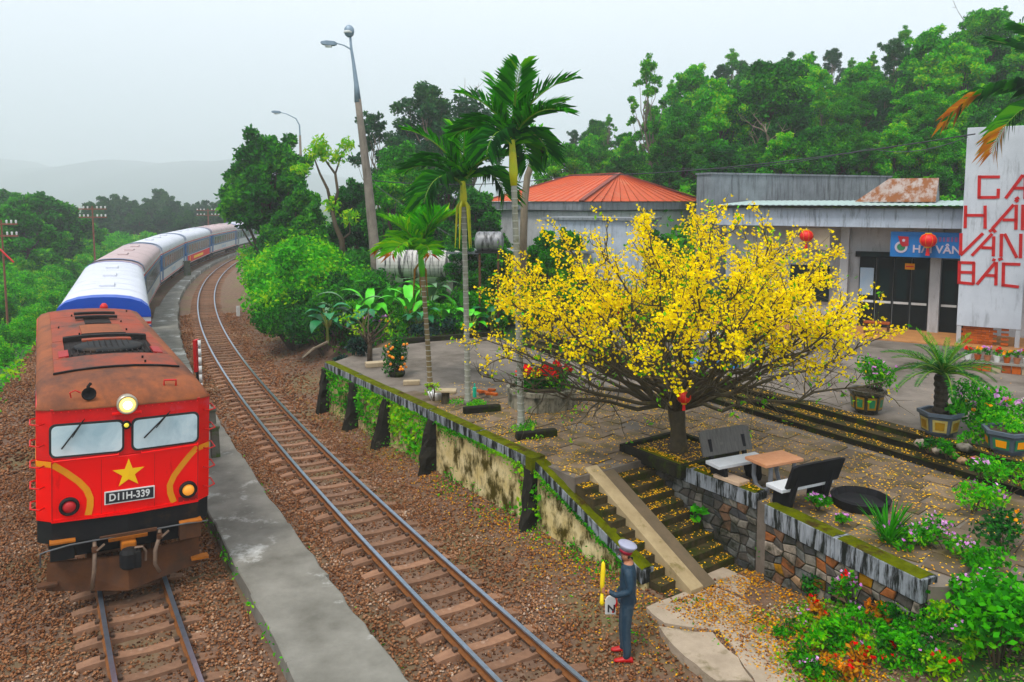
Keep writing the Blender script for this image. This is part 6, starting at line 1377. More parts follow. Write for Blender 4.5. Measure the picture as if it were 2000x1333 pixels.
# rusty gable on the roof, parapet behind
(gx0, gq0), (gx1, gq1), (gx2, gq2), (gx3, gq3) = S(1700, 390, 3.2), S(1752, 348, 3.2), S(1832, 348, 3.2), S(1860, 386, 3.2)
gx0 = gx3 - 3.5
mb = MB(); mb.loft([[(gx0, 2.4, gq0 - .1), (gx0 + 1.1, 4.0, gq1)], [(gx2 + .0, 2.4, gq0 - .1), (gx2 + .0, 4.0, gq1)]]); mb.loft([[(gx0 + 1.1, 4.0, gq1), (gx0 + 1.0, 5.6, gq0)], [(gx2, 4.0, gq1), (gx2, 5.6, gq0)]]); mb.build('rusty_roof', 'sheet_rusty', sb)
mb = MB(); mb.loft([[(gx2 - .02, 2.5, gq0 - .15), (gx2 - .02, 4.0, gq1 - .04), (gx2 - .02, 5.5, gq0 - .1)], [(gx2 - .12, 2.5, gq0 - .15), (gx2 - .12, 4.0, gq1 - .04), (gx2 - .12, 5.5, gq0 - .1)]], closed=True, caps=True); mb.build('gable_wall', 'wall_grey', sb)
pq = thing('parapet_block', 'weathered grey concrete parapet block rising behind the station roof', 'building', D(1388, 392, 36))
A_, B_ = D(1388, 341, 36), D(1740, 349, 41); d_ = (B_ - A_); d_.z = 0; L_ = d_.length; d_.normalize(); nn_ = Vector((-d_.y, d_.x, 0))
for k in range(7):
    a = A_ + d_ * (L_ * k / 7); c = A_ + d_ * (L_ * (k + 1) / 7 - .015); mb = MB(); mb.prism([P2(a), P2(c), P2(c + nn_ * 1.0), P2(a + nn_ * 1.0)], 1.8, A_.z); mb.build('wall_panel', 'wall_grey', pq, world=True)
mb = MB(); mb.prism([P2(A_ - nn_ * .05 - d_ * .05), P2(A_ + d_ * (L_ + .05) - nn_ * .05), P2(A_ + d_ * (L_ + .05) + nn_ * 1.05), P2(A_ + nn_ * 1.05 - d_ * .05)], A_.z + .002, A_.z + .09); mb.build('coping', 'wall_grey', pq, world=True)
# lanterns
def lantern(px, py, yoff, label, s_=1.0, hang=.7, at_=None):
    if at_ is None: x, z = S(px, py, yoff); p = FL_ + SU * x + SI * yoff; p.z = ZP + z
    else: p = at_
    t = thing('red_lantern', label, 'lantern', (p.x, p.y, p.z)); R_ = .27 * s_
    prof = [(R_ * .35, -R_ * .82), (R_ * .75, -R_ * .62), (R_ * .97, -R_ * .25), (R_, 0), (R_ * .97, R_ * .25), (R_ * .75, R_ * .62), (R_ * .35, R_ * .82)]
    MB().lathe(prof, 16).build('body', 'lantern_red', t, smooth=True)
    for k in range(8):
        a = k * pi / 4; MB().tube([(r * 1.012 * cos(a), r * 1.012 * sin(a), z) for r, z in prof], .004 * s_, 4).build('rib', 'gold', t)
    for z in (-R_ * .86, R_ * .86): MB().lathe([(R_ * .38, z - .02), (R_ * .4, z), (R_ * .38, z + .02)], 12).build('collar', 'gold', t)
    MB().tube([(0, 0, R_ * .86), (0, 0, R_ * .86 + hang)], .008, 4).build('cord', 'black_paint', t)
    ts = MB().lathe([(.03 * s_, -R_ * .9), (.05 * s_, -R_ * 1.1), (.07 * s_, -R_ * 1.9)], 8).build('tassel', 'lantern_red', t)
lantern(1575, 461, -.1, 'red and gold lantern hanging under the fascia by the tan panel', hang=.2)
lantern(1813, 470, -.1, 'red and gold lantern hanging before the blue banner', 1.1, hang=.3)
lantern(0, 0, 0, 'plain red lantern hanging low in the blossom tree', .55, .5, D(1336, 776, 15.6))
lantern(0, 0, 0, 'small red lantern hung deep inside the blossom tree', .4, .4, D(1208, 598, 16.6))
# ---------------------------------------------------------------- sign pillar
q0 = FL_ + SU * S(1868, 640, -.9)[0] + SI * -.9
sg = thing('sign_pillar', 'tall white sign slab with red capital letters on an orange brick base', 'sign', (q0.x, q0.y, ZP), SROT)
def SG(px, py):
    d = ray(px, py); o = Vector((0, 0, CAMZ)); t = (q0 - o).dot(SI) / d.dot(SI); p = o + d * t; return (p - q0).dot(SU), p.z - ZP
wS = SG(1994, 640)[0]; zlo = SG(1868, 636)[1]; zhi = SG(1890, 250)[1]
MB().box((wS / 2, .18, (zlo + zhi) / 2), (wS, .34, zhi - zlo)).build('slab', 'sign_white', sg, bevel=.015)
for x in (.08, wS - .08): MB().box((x, .18, zlo / 2), (.14, .3, zlo + .0)).build('leg', 'wall_white', sg)
nb_ = int((wS - .55) / .23)
for r in range(int(zlo / .085)):
    for k in range(nb_ + 1):
        x = .2 + k * .232 + (.116 if r % 2 else 0)
        if x > wS - .25: continue
        if wS * .62 < x < wS * .72: continue
        link_mesh('brick', BRK, sg, (x, .16, .045 + r * .085)) if 'BRK' in globals() else None
        if 'BRK' not in globals():
            BRK = MB().box((0, 0, 0), (.222, .14, .075)).mesh('brick', 'brick'); link_mesh('brick', BRK, sg, (x, .16, .045 + r * .085))
def stroke(a, b_, name, w=.10):
    (x0, z0), (x1, z1) = SG(*a), SG(*b_); MB().beam((x0, -.02, z0), (x1, -.02, z1), .035, w, up=(0, 0, 1) if abs(x1 - x0) > abs(z1 - z0) * .2 else (1, 0, 0)) if False else None
    d = Vector((x1 - x0, z1 - z0)).normalized(); n = Vector((-d.y, d.x)) * w / 2; mb = MB()
    q = [(x0 + n.x, z0 + n.y), (x1 + n.x, z1 + n.y), (x1 - n.x, z1 - n.y), (x0 - n.x, z0 - n.y)]
    mb.loft([[(x, .012, z) for x, z in q], [(x, -.012, z) for x, z in q]], closed=True, caps=True); return mb
LETTERS = {'G': [((1953, 346), (1911, 346)), ((1913, 343), (1912, 388)), ((1910, 386), (1946, 386)), ((1949, 388), (1950, 369))],
 'A': [((1964, 388), (1998, 342)), ((2003, 340), (2002, 389)), ((1979, 368), (2003, 368))],
 'H': [((1886, 402), (1885, 446)), ((1924, 402), (1924, 447)), ((1885, 421), (1924, 421))],
 'Ả': [((1938, 447), (1980, 400)), ((1985, 400), (1984, 449)), ((1958, 430), (1985, 430)), ((1990, 386), (1983, 390)), ((1983, 390), (1988, 395))],
 'I': [((1998, 400), (1997, 450))],
 'V': [((1877, 456), (1876, 499)), ((1876, 499), (1920, 456))],
 'Â': [((1898, 500), (1938, 457)), ((1941, 462), (1940, 501)), ((1917, 484), (1940, 485)), ((1932, 453), (1939, 448)), ((1939, 448), (1945, 454))],
 'N': [((1956, 457), (1955, 502)), ((1962, 457), (1986, 504)), ((1994, 457), (1993, 505))],
 'B': [((1874, 511), (1873, 555)), ((1871, 513), (1904, 514)), ((1873, 532), (1902, 533)), ((1871, 552), (1902, 555)), ((1902, 513), (1901, 556))],
 'Ắ': [((1908, 556), (1944, 513)), ((1946, 512), (1945, 558)), ((1925, 538), (1946, 539)), ((1938, 507), (1944, 509)), ((1950, 508), (1958, 505))],
 'C': [((1993, 517), (1959, 516)), ((1960, 513), (1959, 560)), ((1957, 557), (1990, 561))]}
for ch, st_ in LETTERS.items():
    allb = MB()
    for a, b_ in st_:
        m_ = stroke(a, b_, 'letter'); n = len(allb.v); allb.v += m_.v; allb.f += [tuple(i + n for i in f) for f in m_.f]; allb.m += m_.m
    allb.build('letter', 'letter_red', sg)
lx, lz = SG(1943, 250); ls_ = MB().lathe([(.02, .34), (.07, .3), (.09, .12), (.26, .0), (.27, -.03), (.1, .0)], 14, (lx, -.12, lz - .02)).build('flood_lamp', 'white_paint', sg, smooth=True)
MB().tube([(lx, -.12, lz + .3), (lx, .1, lz + .4), (lx, .2, lz + .1)], .02, 5).build('lamp_bracket', 'galvanised', ls_)
# ---------------------------------------------------------------- building with the orange hipped roof
c0 = D(1135, 394, 42); cL = D(945, 392, 50); cR = D(1378, 393, 49); cB = cL + (cR - c0); ez = 6.9
for v in (c0, cL, cR, cB): v.z = ez
ob = thing('orange_roof_house', 'low house with an orange sheet hipped roof behind the palms', 'building', (c0.x, c0.y, 1.8))
mid1 = c0.lerp(cR, .5); mid2 = cL.lerp(cB, .5); rdg_a = mid1.lerp(mid2, .26); rdg_b = mid1.lerp(mid2, .74); rdg_a.z = rdg_b.z = D(1215, 340, rdg_a.y).z
def roof_side(P_, n):
    a, b_, c, d = P_                          # eave a-b, top d-c
    for k in range(n):
        t0, t1 = k / n + .002, (k + 1) / n - .002; q = [a.lerp(b_, t0), a.lerp(b_, t1), d.lerp(c, t1), d.lerp(c, t0)]
        e = (q[1] - q[0]); nrm = e.cross(q[3] - q[0] if (q[3] - q[0]).length > .1 else q[2] - q[0]).normalized(); nrm = nrm if nrm.z > 0 else -nrm
        mb = MB(); mb.poly(q); m1, m2 = q[0] + nrm * .05, q[3] + nrm * .05
        mb.loft([[q[0], q[0].lerp(q[1], .06) + nrm * .05, q[0].lerp(q[1], .12)], [q[3], q[3].lerp(q[2], .06) + nrm * .05, q[3].lerp(q[2], .12)]])
        mb.build('roof_sheet', 'orange_roof', ob, world=True)
roof_side((c0, cR, rdg_a, rdg_a), 14); roof_side((cL, c0, rdg_a, rdg_b), 14); roof_side((cR, cB, rdg_b, rdg_a), 10); roof_side((cB, cL, rdg_b, rdg_b), 8)
for a, b_ in ((c0, rdg_a), (cR, rdg_a), (cL, rdg_b), (cB, rdg_b), (rdg_a, rdg_b)): MB().beam(a + Vector((0, 0, .04)), b_ + Vector((0, 0, .04)), .26, .08).build('ridge_cap', 'roof_ridge', ob, world=True)
cen = (c0 + cL + cR + cB) / 4
def inset(p, k=.93): q = cen + (p - cen) * k; return (q.x, q.y)
mb = MB(); mb.prism([inset(c0), inset(cR), inset(cB), inset(cL)], 0, ez - .55); mb.build('wall', 'wall_white', ob, world=True)
mb = MB(); mb.prism([inset(c0, .985), inset(cR, .985), inset(cB, .985), inset(cL, .985)], ez - .5, ez - .03); mb.build('eaves_board', 'wall_grey', ob, world=True)
for A_, B_, nm in ((c0, cR, 3), (cL, c0, 4)):
    for k in range(nm):
        q = A_.lerp(B_, (k + .6) / (nm + .2)); q = cen + (q - cen) * .935; d_ = (B_ - A_).normalized(); MB().beam(Vector((q.x, q.y, 3.6)) - d_ * .5, Vector((q.x, q.y, 3.6)) + d_ * .5, .08, 1.3).build('window', 'dark_glass', ob, world=True)
# white annexe wall in front of it
q = D(1175, 425, 38); an = thing('annexe', 'plain white annexe wall glimpsed above the blossom', 'building', (q.x, q.y, 1.8), -.45); MB().box((0, 0, 2.1), (5.0, 2.5, 4.2)).build('wall', 'wall_fascia', an); MB().box((0, 0, 4.27), (5.3, 2.8, .12)).build('roof_slab', 'wall_grey', an); MB().box((-.8, -1.26, 2.0), (1, .05, 1.2)).build('window', 'dark_glass', an)
q = D(1010, 470, 37); an = thing('shed', 'grey shed with sheet walls behind the palm trunks', 'shed', (q.x, q.y, 1.5), .1); MB().box((0, 0, 1.5), (6.5, 2, 3.0)).build('wall', 'wall_white', an); MB().box((0, -.2, 3.05), (6.9, 2.8, .1)).build('roof', 'wall_grey', an); MB().box((.6, -1.01, 1.2), (1.0, .06, 1.7)).build('door', 'door_dark', an)
# ---------------------------------------------------------------- water tanks
wear('tank_white', (.60, .58, .55), (.45, .43, .41), 1.2, .6, stain=(.03, .03, .03), samt=(.5, .6), sscale=1.1, sstretch=(6, .6, .6))
a = D(742, 515, 35.5); b_ = D(900, 512, 35.5); L_ = b_.x - a.x; t = thing('water_tank', 'long streaked white cylindrical tank lying behind the garden', 'tank', ((a.x + b_.x) / 2, 35.5, 1.5)); R_ = .62; zc = a.z - 1.5
mb = MB(); mb.lathe([(.1, -L_ / 2 - .12), (R_ * .8, -L_ / 2 - .08), (R_, -L_ / 2), (R_, L_ / 2), (R_ * .8, L_ / 2 + .08), (.1, L_ / 2 + .12)], 24, (0, 0, zc), axis='x'); mb.build('shell', 'tank_white', t, smooth=False)
for x in (-1.4, 1.4): MB().box((x, 0, zc / 2 - .25), (.3, 1.0, zc - .4)).build('cradle', 'concrete', t)
for k in range(4): MB().lathe([(R_ + .004, -.03), (R_ + .018, 0), (R_ + .004, .03)], 24, (-L_ / 2 + L_ * (k + .5) / 4, 0, zc), axis='x').build('hoop', 'tank_white', t)
wear('tank_steel', (.34, .34, .35), (.2, .2, .2), 2, .5, metal=.4, stain=(.05, .05, .05), samt=(.5, .62), sscale=1.5, sstretch=(5, 1, 1))
q = D(955, 472, 33); t = thing('steel_tank', 'small ribbed steel tank on a rusty stand behind the palms', 'tank', (q.x, q.y, 1.5)); zc = q.z - 1.5
MB().lathe([(.1, -.62), (.36, -.55)] + [(.42 + .012 * (k % 2), -.5 + k * .1) for k in range(11)] + [(.36, .58), (.1, .64)], 18, (0, 0, zc), axis='x').build('shell', 'tank_steel', t, smooth=True)
for x in (-.4, .4):
    for y in (-.3, .3): MB().box((x, y, (zc - .45) / 2), (.08, .08, zc - .45)).build('stand_leg', 'rust', t)
MB().box((0, 0, zc - .45), (1.2, .8, .08)).build('stand_top', 'frame_black', t)
# ---------------------------------------------------------------- lamp posts, telegraph poles
def lamp_head(t, p, d, s_=1.0):
    o = thing.__wrapped__ if False else None
    mb = MB(); d = Vector(d).normalized(); sd = Vector((0, 0, 1)).cross(d).normalized(); rings = []
    for k, (l, w, h0, h1) in enumerate(((0, .06, -.05, .05), (.12, .13, -.10, .10), (.5, .16, -.13, .10), (.72, .12, -.08, .05), (.78, .03, -.02, .02))):
        c = Vector(p) + d * l * s_; rings.append([c + sd * w * s_ + Vector((0, 0, h0 * s_)), c + sd * w * s_ + Vector((0, 0, h1 * s_)), c - sd * w * s_ + Vector((0, 0, h1 * s_)), c - sd * w * s_ + Vector((0, 0, h0 * s_))])
    hd_ = mb.loft(rings, closed=True, caps=True).build('lamp_head', 'galvanised', t, smooth=False, bevel=.02)
    c = Vector(p) + d * .4 * s_; MB().box((c.x, c.y, c.z - .15 * s_), (.3 * s_, .22 * s_, .08 * s_)).build('lens', 'white_paint', hd_); return hd_
Yp = 36.0; b0 = D(738, 560, Yp); zg = gz1(b0.x, Yp); b0.z = zg; t = thing('lamp_post', 'tall leaning concrete lamp post with two grey lamp heads', 'lamp post', b0)
J = lambda px, py: D(px, py, Yp) - b0
MB().tube([J(739, 575), J(733, 500), J(718, 350), J(703, 230), J(699, 195)], [.27, .24, .20, .155, .15], 10).build('pole', 'pole_concrete', t, smooth=True)
MB().tube([J(699, 200), J(696, 165), J(690, 120), J(686, 95), J(684, 70)], [.16, .11, .075, .06, .055], 10).build('steel_extension', 'galvanised', t, smooth=True)
MB().tube([J(689, 106), J(684, 96), J(672, 89), J(658, 85)], [.04, .04, .035, .03], 6).build('lamp_arm', 'galvanised', t)
lamp_head(t, J(658, 86), (-1, -.15, .06), .95)
q = J(682, 62); hd_ = MB().lathe([(.08, -.26), (.20, -.16), (.24, .0), (.22, .14), (.12, .26), (.02, .3)], 12, q).build('lamp_head', 'galvanised', t, smooth=True); MB().lathe([(.20, -.05), (.215, .0), (.20, .05)], 12, q + Vector((-.03, -.06, -.04))).build('lens', 'white_paint', hd_)
Yp = 58.0; b0 = D(592, 470, Yp); b0.z = gz1(b0.x, Yp); t = thing('lamp_post', 'slim lamp post with a single arm rising behind the round-crowned tree', 'lamp post', b0)
MB().tube([(0, 0, 0), J(588, 330), J(586, 265)], [.16, .11, .08], 8).build('pole', 'pole_concrete', t, smooth=True); MB().tube([J(586, 267), J(585, 245), J(578, 232), J(560, 223), J(548, 220)], [.06, .05, .045, .04, .035], 6).build('lamp_arm', 'galvanised', t); lamp_head(t, J(549, 220), (-1, -.2, .08), .9)
q = D(1857, 100, 64); b0 = Vector((q.x, 64, gz1(q.x, 64))); t = thing('lamp_post', 'thin lamp post poking out of the hill forest', 'lamp post', b0); Yp = 64; MB().tube([(0, 0, 0), J(1858, 92)], [.12, .05], 7).build('pole', 'galvanised', t); MB().tube([J(1858, 94), J(1868, 91), J(1880, 92)], .035, 5).build('lamp_arm', 'galvanised', t)
wear('timber_red', (.22, .10, .07), (.15, .07, .05), 5, .9)
for px, ptop, Yt, s_, lb in ((180, 403, 66, 1.0, 'reddish telegraph pole with white insulators standing in the thicket'), (406, 408, 112, 1.4, 'distant telegraph pole beyond the bannered coach'), (2, 430, 46, .8, 'telegraph pole with white insulators nearest the thicket\'s end')):
    top = D(px, ptop, Yt); g_ = gz1(top.x, Yt); t = thing('telegraph_pole', lb, 'pole', (top.x, Yt, g_)); Hh = top.z - g_
    MB().tube([(0, 0, -.2), (0, 0, Hh)], [.09 * s_, .06 * s_], 7).build('pole', 'timber_red', t)
    for zz in (.25, .95):
        ca = MB().box((0, 0, Hh - zz), (2.4 * s_, .09, .1)).build('crossarm', 'timber_red', t)
        for x in (-1.1, -.75, -.4, .4, .75, 1.1): MB().lathe([(.05 * s_, 0), (.07 * s_, .1), (.07 * s_, .17), (.03 * s_, .2)], 8, (x * s_, 0, Hh - zz + .05)).build('insulator', 'white_paint', ca)
# ---------------------------------------------------------------- trackside posts
wear('post_red', (.5, .02, .02), (.38, .02, .02), 4, .5); wear('mossy_concrete', (.16, .16, .14), (.09, .09, .075), 4, .9, stain=(.06, .10, .02), samt=(.5, .62), sscale=3, bmp=.4)
b0 = G(393, 764, PZ); t = thing('signal_post', 'white banded post with a red board standing on the platform', 'post', b0); top = D(388, 664, b0.y).z - PZ
for k in range(6): MB().lathe([(.055, top * k / 6 + .01), (.055, top * (k + 1) / 6 - .01)], 10).build('band', 'white_paint', t, smooth=True)
MB().lathe([(.048, 0), (.048, top)], 8).build('core', 'black_paint', t)
MB().box((-.17, .12, top * .68), (.12, .3, top * .62)).build('red_board', 'post_red', t, bevel=.01); MB().box((-.1, .05, top * .85), (.22, .1, .05)).build('bracket', 'post_red', t); MB().box((-.2, .2, top * .2), (.07, .07, top * .4)).build('board_leg', 'frame_black', t)
for px, py, hh, w, lb in ((421, 892, .78, .2, 'mossy concrete post on the platform beside the locomotive\'s nose'), (416, 842, .62, .17, 'second mossy concrete post behind the locomotive\'s nose'), (366, 538, 1.25, .5, 'stout concrete pillar on the platform beside the bannered coach')):
    p = G(px, py, PZ); o = MB(); o.box((0, 0, hh / 2), (w * 1.15, w * 1.15, hh), 0, .85); o.box((0, 0, hh + .04), (w * 1.25, w * 1.25, .08)); tag(o.build('concrete_post', 'mossy_concrete', None, bevel=.015, loc=p, rot=(0, 0, .5)), lb, 'post')
p = G(465, 603, .3); o = MB(); o.box((0, 0, .3), (.22, .12, .6)); o.prism([(-.11, -.06), (.11, -.06), (.11, .06), (-.11, .06)], .6, .66); tag(o.build('marker_post', 'white_paint', None, bevel=.02, loc=(p.x, p.y, gz1(p.x, p.y)), rot=(0, 0, .4)), 'small white marker post beside the curving track', 'post')
o = MB().tube([D(-12, 476, 36), D(27, 513, 36)], .04, 6); tag(o.build('barrier_arm', 'post_red', None), 'red barrier arm sticking out of the thicket', 'barrier')
# fallen branch and stones on the bank
o = MB().tube([G(590, 700, .7), G(612, 682, 1.0), G(640, 668, 1.35)], [.03, .06, .05], 6); tag(o.build('fallen_branch', 'bark_pale', None), 'fallen bare branch lying on the bank by the track', 'branch')
p = G(638, 690, 1.0); mb = MB().lathe([(.1, -.1), (.24, .05), (.2, .22), (.06, .3)], 7); tag(mb.build('white_rock', 'white_paint', None, smooth=True, loc=(p.x, p.y, gz1(p.x, p.y) + .05)), 'pale rock at the edge of the dark shrub on the bank', 'rock')
# ---------------------------------------------------------------- overhead wires
def wire(pts, sag, label, r=.02):
    mb = MB(); P = []
    for a, b_ in zip(pts, pts[1:]): P += bend(a, b_, 14, -sag, 0)[:-1]
    mb.tube(P + [pts[-1]], r, 4); tag(mb.build('cable', 'black_paint', None), label, 'cable')
wire([D(1905, 262, 26.0), D(1120, 343, 44), D(712, 352, 36.2)], .35, 'sagging cable from the sign pillar across to the leaning lamp post', .022)
wire([D(1890, 268, 26.2), D(1700, 290, 33), D(1330, 330, 44)], .3, 'thin second cable dipping behind the station roof', .014)
wire([D(712, 345, 36.2), D(880, 460, 33.2)], .1, 'stay wire slanting from the leaning lamp post to the small tank', .012)
# ---------------------------------------------------------------- veranda things
x, z = S(1712, 640, -.2); p = FL_ + SU * x + SI * -.2; t = thing('wooden_stool', 'reddish wooden stool on the veranda by the doors', 'stool', (p.x, p.y, ZP + .06), SROT); MB().box((0, 0, .42), (.9, .4, .06)).build('seat', 'brick', t); [MB().box((x_, y_, .2), (.06, .06, .4)).build('leg', 'rust', t) for x_ in (-.4, .4) for y_ in (-.15, .15)]
# ---------------------------------------------------------------- the signalman
wear('uniform_jacket', (.018, .042, .066), (.011, .027, .045), 7, .6, bmp=1., bscale=9); wear('uniform_trousers', (.04, .062, .084), (.027, .045, .062), 7, .75, bmp=1., bscale=8)
wear('skin', (.42, .22, .15), (.36, .18, .12), 6, .6); wear('shoe_red', (.45, .02, .05), (.36, .02, .04), 6, .5); wear('hair', (.012, .01, .01), (.02, .018, .016), 8, .6); wear('cap_grey', (.42, .42, .50), (.34, .34, .42), 5, .7); wear('mask_blue', (.62, .72, .78), (.55, .66, .72), 6, .7); wear('cap_band', (.30, .015, .05), (.2, .01, .04), 6, .5)
MP = Vector((1.80, 11.45, 0)); MP.z = gz1(MP.x, MP.y) + .01
man = thing('person', 'signalman in dark blue uniform and grey peaked cap holding up a yellow flag', 'person', MP, pi - .12)
man.scale = (1.07,) * 3
def skin_body():
    V = [(0, 0, .93), (0, 0, 1.08), (-.015, 0, 1.27), (0, 0, 1.42), (.02, 0, 1.49), (.035, 0, 1.565), (.025, 0, 1.635),          # 0-6 pelvis..head
         (-.005, .185, 1.375), (-.045, .235, 1.13), (.17, .20, 1.045), (.30, .165, 1.10),                                        # 7-10 near arm
         (-.005, -.185, 1.375), (-.03, -.235, 1.12), (.09, -.235, .93), (.14, -.23, .84),                                        # 11-14 far arm
         (0, .10, .86), (.025, .115, .50), (-.01, .125, .10), (.05, .13, .06),                                                  # 15-18 near leg
         (0, -.10, .86), (.045, -.115, .50), (.035, -.125, .10), (.095, -.13, .06)]                                             # 19-22 far leg
    E = [(0, 1), (1, 2), (2, 3), (3, 4), (4, 5), (5, 6), (3, 7), (7, 8), (8, 9), (9, 10), (3, 11), (11, 12), (12, 13), (13, 14), (0, 15), (15, 16), (16, 17), (17, 18), (0, 19), (19, 20), (20, 21), (21, 22)]
    Rr = [(.135, .165), (.13, .165), (.135, .18), (.085, .12), (.058, .06), (.092, .078), (.082, .072), (.075, .075), (.06, .06), (.045, .045), (.036, .036), (.075, .075), (.06, .06), (.045, .045), (.036, .036), (.105, .105), (.082, .082), (.066, .066), (.03, .03), (.105, .105), (.082, .082), (.066, .066), (.03, .03)]
    me = bpy.data.meshes.new('skeleton'); me.from_pydata(V, E, []); o = bpy.data.objects.new('skeleton', me); COL.objects.link(o)
    md = o.modifiers.new('skin', 'SKIN'); md.use_smooth_shade = True
    for i, r in enumerate(Rr): me.skin_vertices[0].data[i].radius = r
    for i in range(len(V)): me.skin_vertices[0].data[i].use_root = (i == 0)
    ss_ = o.modifiers.new('sub', 'SUBSURF'); ss_.levels = 2; ss_.render_levels = 2
    dg = bpy.context.evaluated_depsgraph_get(); em = bpy.data.meshes.new_from_object(o.evaluated_get(dg)); bpy.data.objects.remove(o); return em
em = skin_body(); body = MB(); body.v = [tuple(v.co) for v in em.vertices]
for p in em.polygons:
    c = p.center; mi = 0
    if c.z < .04: mi = 3
    elif c.z < .88 and not (abs(c.y) > .16 and c.x > .03): mi = 1
    if c.z > 1.455: mi = 2
    if (c.x > .265 and c.z > 1.0) or (c.x > .105 and c.y < -.16 and c.z < .89): mi = 2
    if c.z > 1.60 or (c.z > 1.53 and c.x < -.0): mi = 4
    body.f.append(tuple(p.vertices)); body.m.append(mi)
body.cm = 2                                                     # fingers, thumb, nose, ears
for (hx, hy, hz), dirx in (((.325, .16, 1.11), 1), ((.15, -.23, .815), -1)):
    for k in range(4):
        zz = hz + (.03 - .02 * k) if dirx > 0 else hz - .01 * k; L = (.055, .06, .057, .048)[k]
        if dirx > 0: body.tube([(hx, hy + .025, zz), (hx + .035, hy + .03, zz), (hx + .055, hy + .005, zz), (hx + .045, hy - .02, zz)], [.011, .010, .009, .007], 6)
        else: body.tube([(hx - .02 + .016 * k, hy - .02, hz), (hx - .015 + .016 * k, hy - .03, hz - .035), (hx - .012 + .016 * k, hy - .005, hz - L), (hx - .012 + .016 * k, hy + .015, hz - L + .012)], [.011, .010, .009, .007], 6)
    body.tube([(hx, hy - .02, hz + .01), (hx + .025, hy - .035, hz + .02 * dirx), (hx + .048, hy - .02, hz + .025 * dirx)], [.013, .011, .009], 6)
body.tube([(.115, 0, 1.585), (.138, 0, 1.56), (.12, 0, 1.55)], [.008, .014, .008], 6)
for sy in (-1, 1): body.lathe([(.018, -.006), (.022, 0), (.012, .008)], 8, (.03, sy * .078, 1.565), axis='y')
bo = body.build('body', ['uniform_jacket', 'uniform_trousers', 'skin', 'shoe_red', 'hair'], man, smooth=True)
for ax_, ay_ in ((-.01, .125), (.035, -.125)):                   # shoes
    rings = []
    for dx_, w_, h_ in ((-.085, .026, .05), (-.07, .038, .085), (-.02, .042, .10), (.05, .045, .085), (.12, .047, .06), (.17, .042, .045), (.195, .022, .03)):
        rings.append([(ax_ + dx_, ay_ + (w_ * cos(a) * (1.0 if sin(a) < .2 else .8)), max(0.0, h_ * .5 + h_ * .5 * sin(a))) for a in np.linspace(0, 2 * pi, 9)[:-1]])
    MB().loft(rings, closed=True, caps=True).build('shoe', 'shoe_red', man, smooth=True)
# jacket hem and cuffs, collar
MB().lathe([(.128, .855), (.138, .87), (.138, .90), (.130, .925)], 20).build('jacket_hem', 'uniform_jacket', man, smooth=True); man.children[-1].scale = (.98, 1.2, 1)
MB().lathe([(.075, 1.42), (.085, 1.44), (.07, 1.475), (.06, 1.46)], 14, (.01, 0, 0)).build('collar', 'uniform_jacket', man, smooth=True)
MB().box((.128, .05, 1.3), (.012, .04, .03)).build('badge', 'cap_band', man)
for sy in (.03, -.03): MB().lathe([(.004, -.004), (.011, 0), (.004, .004)], 8, (.118, sy, 1.592), axis='x').build('eye', 'hair', man)
MB().loft([[(.10, -.05, 1.562), (.138, 0, 1.57), (.10, .05, 1.562)], [(.112, -.048, 1.535), (.145, 0, 1.535), (.112, .048, 1.535)], [(.085, -.045, 1.50), (.11, 0, 1.495), (.085, .045, 1.50)]]).build('face_mask', 'mask_blue', man, smooth=True)
M_ = Matrix.Translation((.03, 0, 1.625)) @ Matrix.Rotation(rad(-14), 4, 'Y')
cb = MB(); cb.T = M_; cb.lathe([(.094, -.02), (.098, .035)], 20); band = cb.build('cap', 'cap_band', man, smooth=True)
cb = MB(); cb.T = M_; cb.lathe([(.098, .03), (.125, .075), (.142, .10), (.135, .115), (.06, .125), (.01, .125)], 22); cb.build('cap_crown', 'cap_grey', band, smooth=True)
cb = MB(); cb.T = M_; cb.loft([[(.09 * cos(a), .09 * sin(a), -.012) for a in np.linspace(-1.1, 1.1, 9)], [(.085 + .075 * cos(a), .1 * sin(a), -.035) for a in np.linspace(-1.1, 1.1, 9)]]); cb.build('visor', 'hair', band, smooth=True)
# what he holds: rolled yellow flag, N plate, furled red flag (hand positions in his frame)
MW = Matrix.Translation(MP) @ Matrix.Rotation(pi - .12, 4, 'Z') @ Matrix.Scale(1.07, 4)
wear('flag_yellow', (.85, .66, .01), (.75, .55, .01), 6, .7); wear('flag_red', (.62, .02, .02), (.5, .02, .02), 6, .7)
hp = MW @ Vector((.365, .165, 1.10)); t = thing('signal_flag', 'rolled yellow signal flag held upright in the signalman\'s hand', 'flag', hp)
MB().tube([(0, 0, -.05), (-.0, 0, .1), (.01, 0, .28), (.012, 0, .42), (.01, 0, .46)], [.024, .036, .038, .03, .006], 9).build('rolled_cloth', 'flag_yellow', t, smooth=True); MB().tube([(.0, 0, -.24), (-.005, 0, -.2), (0, 0, -.05)], [.03, .034, .022], 9).build('flag_tail', 'flag_yellow', t, smooth=True); MB().tube([(0, 0, -.26), (0, 0, .1)], .008, 6).build('stick', 'bark_pale', t)
hp = MW @ Vector((.16, -.23, .80)); c = D(1192, 1181, hp.y)
t = thing('signal_plate', 'white tombstone-shaped hand plate lettered N', 'sign', (c.x, hp.y - .02, c.z)); pts = [(-.085, -.15), (.085, -.15), (.085, .08), (.06, .13), (.03, .155), (-.03, .155), (-.06, .13), (-.085, .08)]
mb = MB(); mb.loft([[(x, -.012, z) for x, z in pts], [(x, .012, z) for x, z in pts]], closed=True, caps=True); mb.build('plate', 'white_paint', t, bevel=.004)
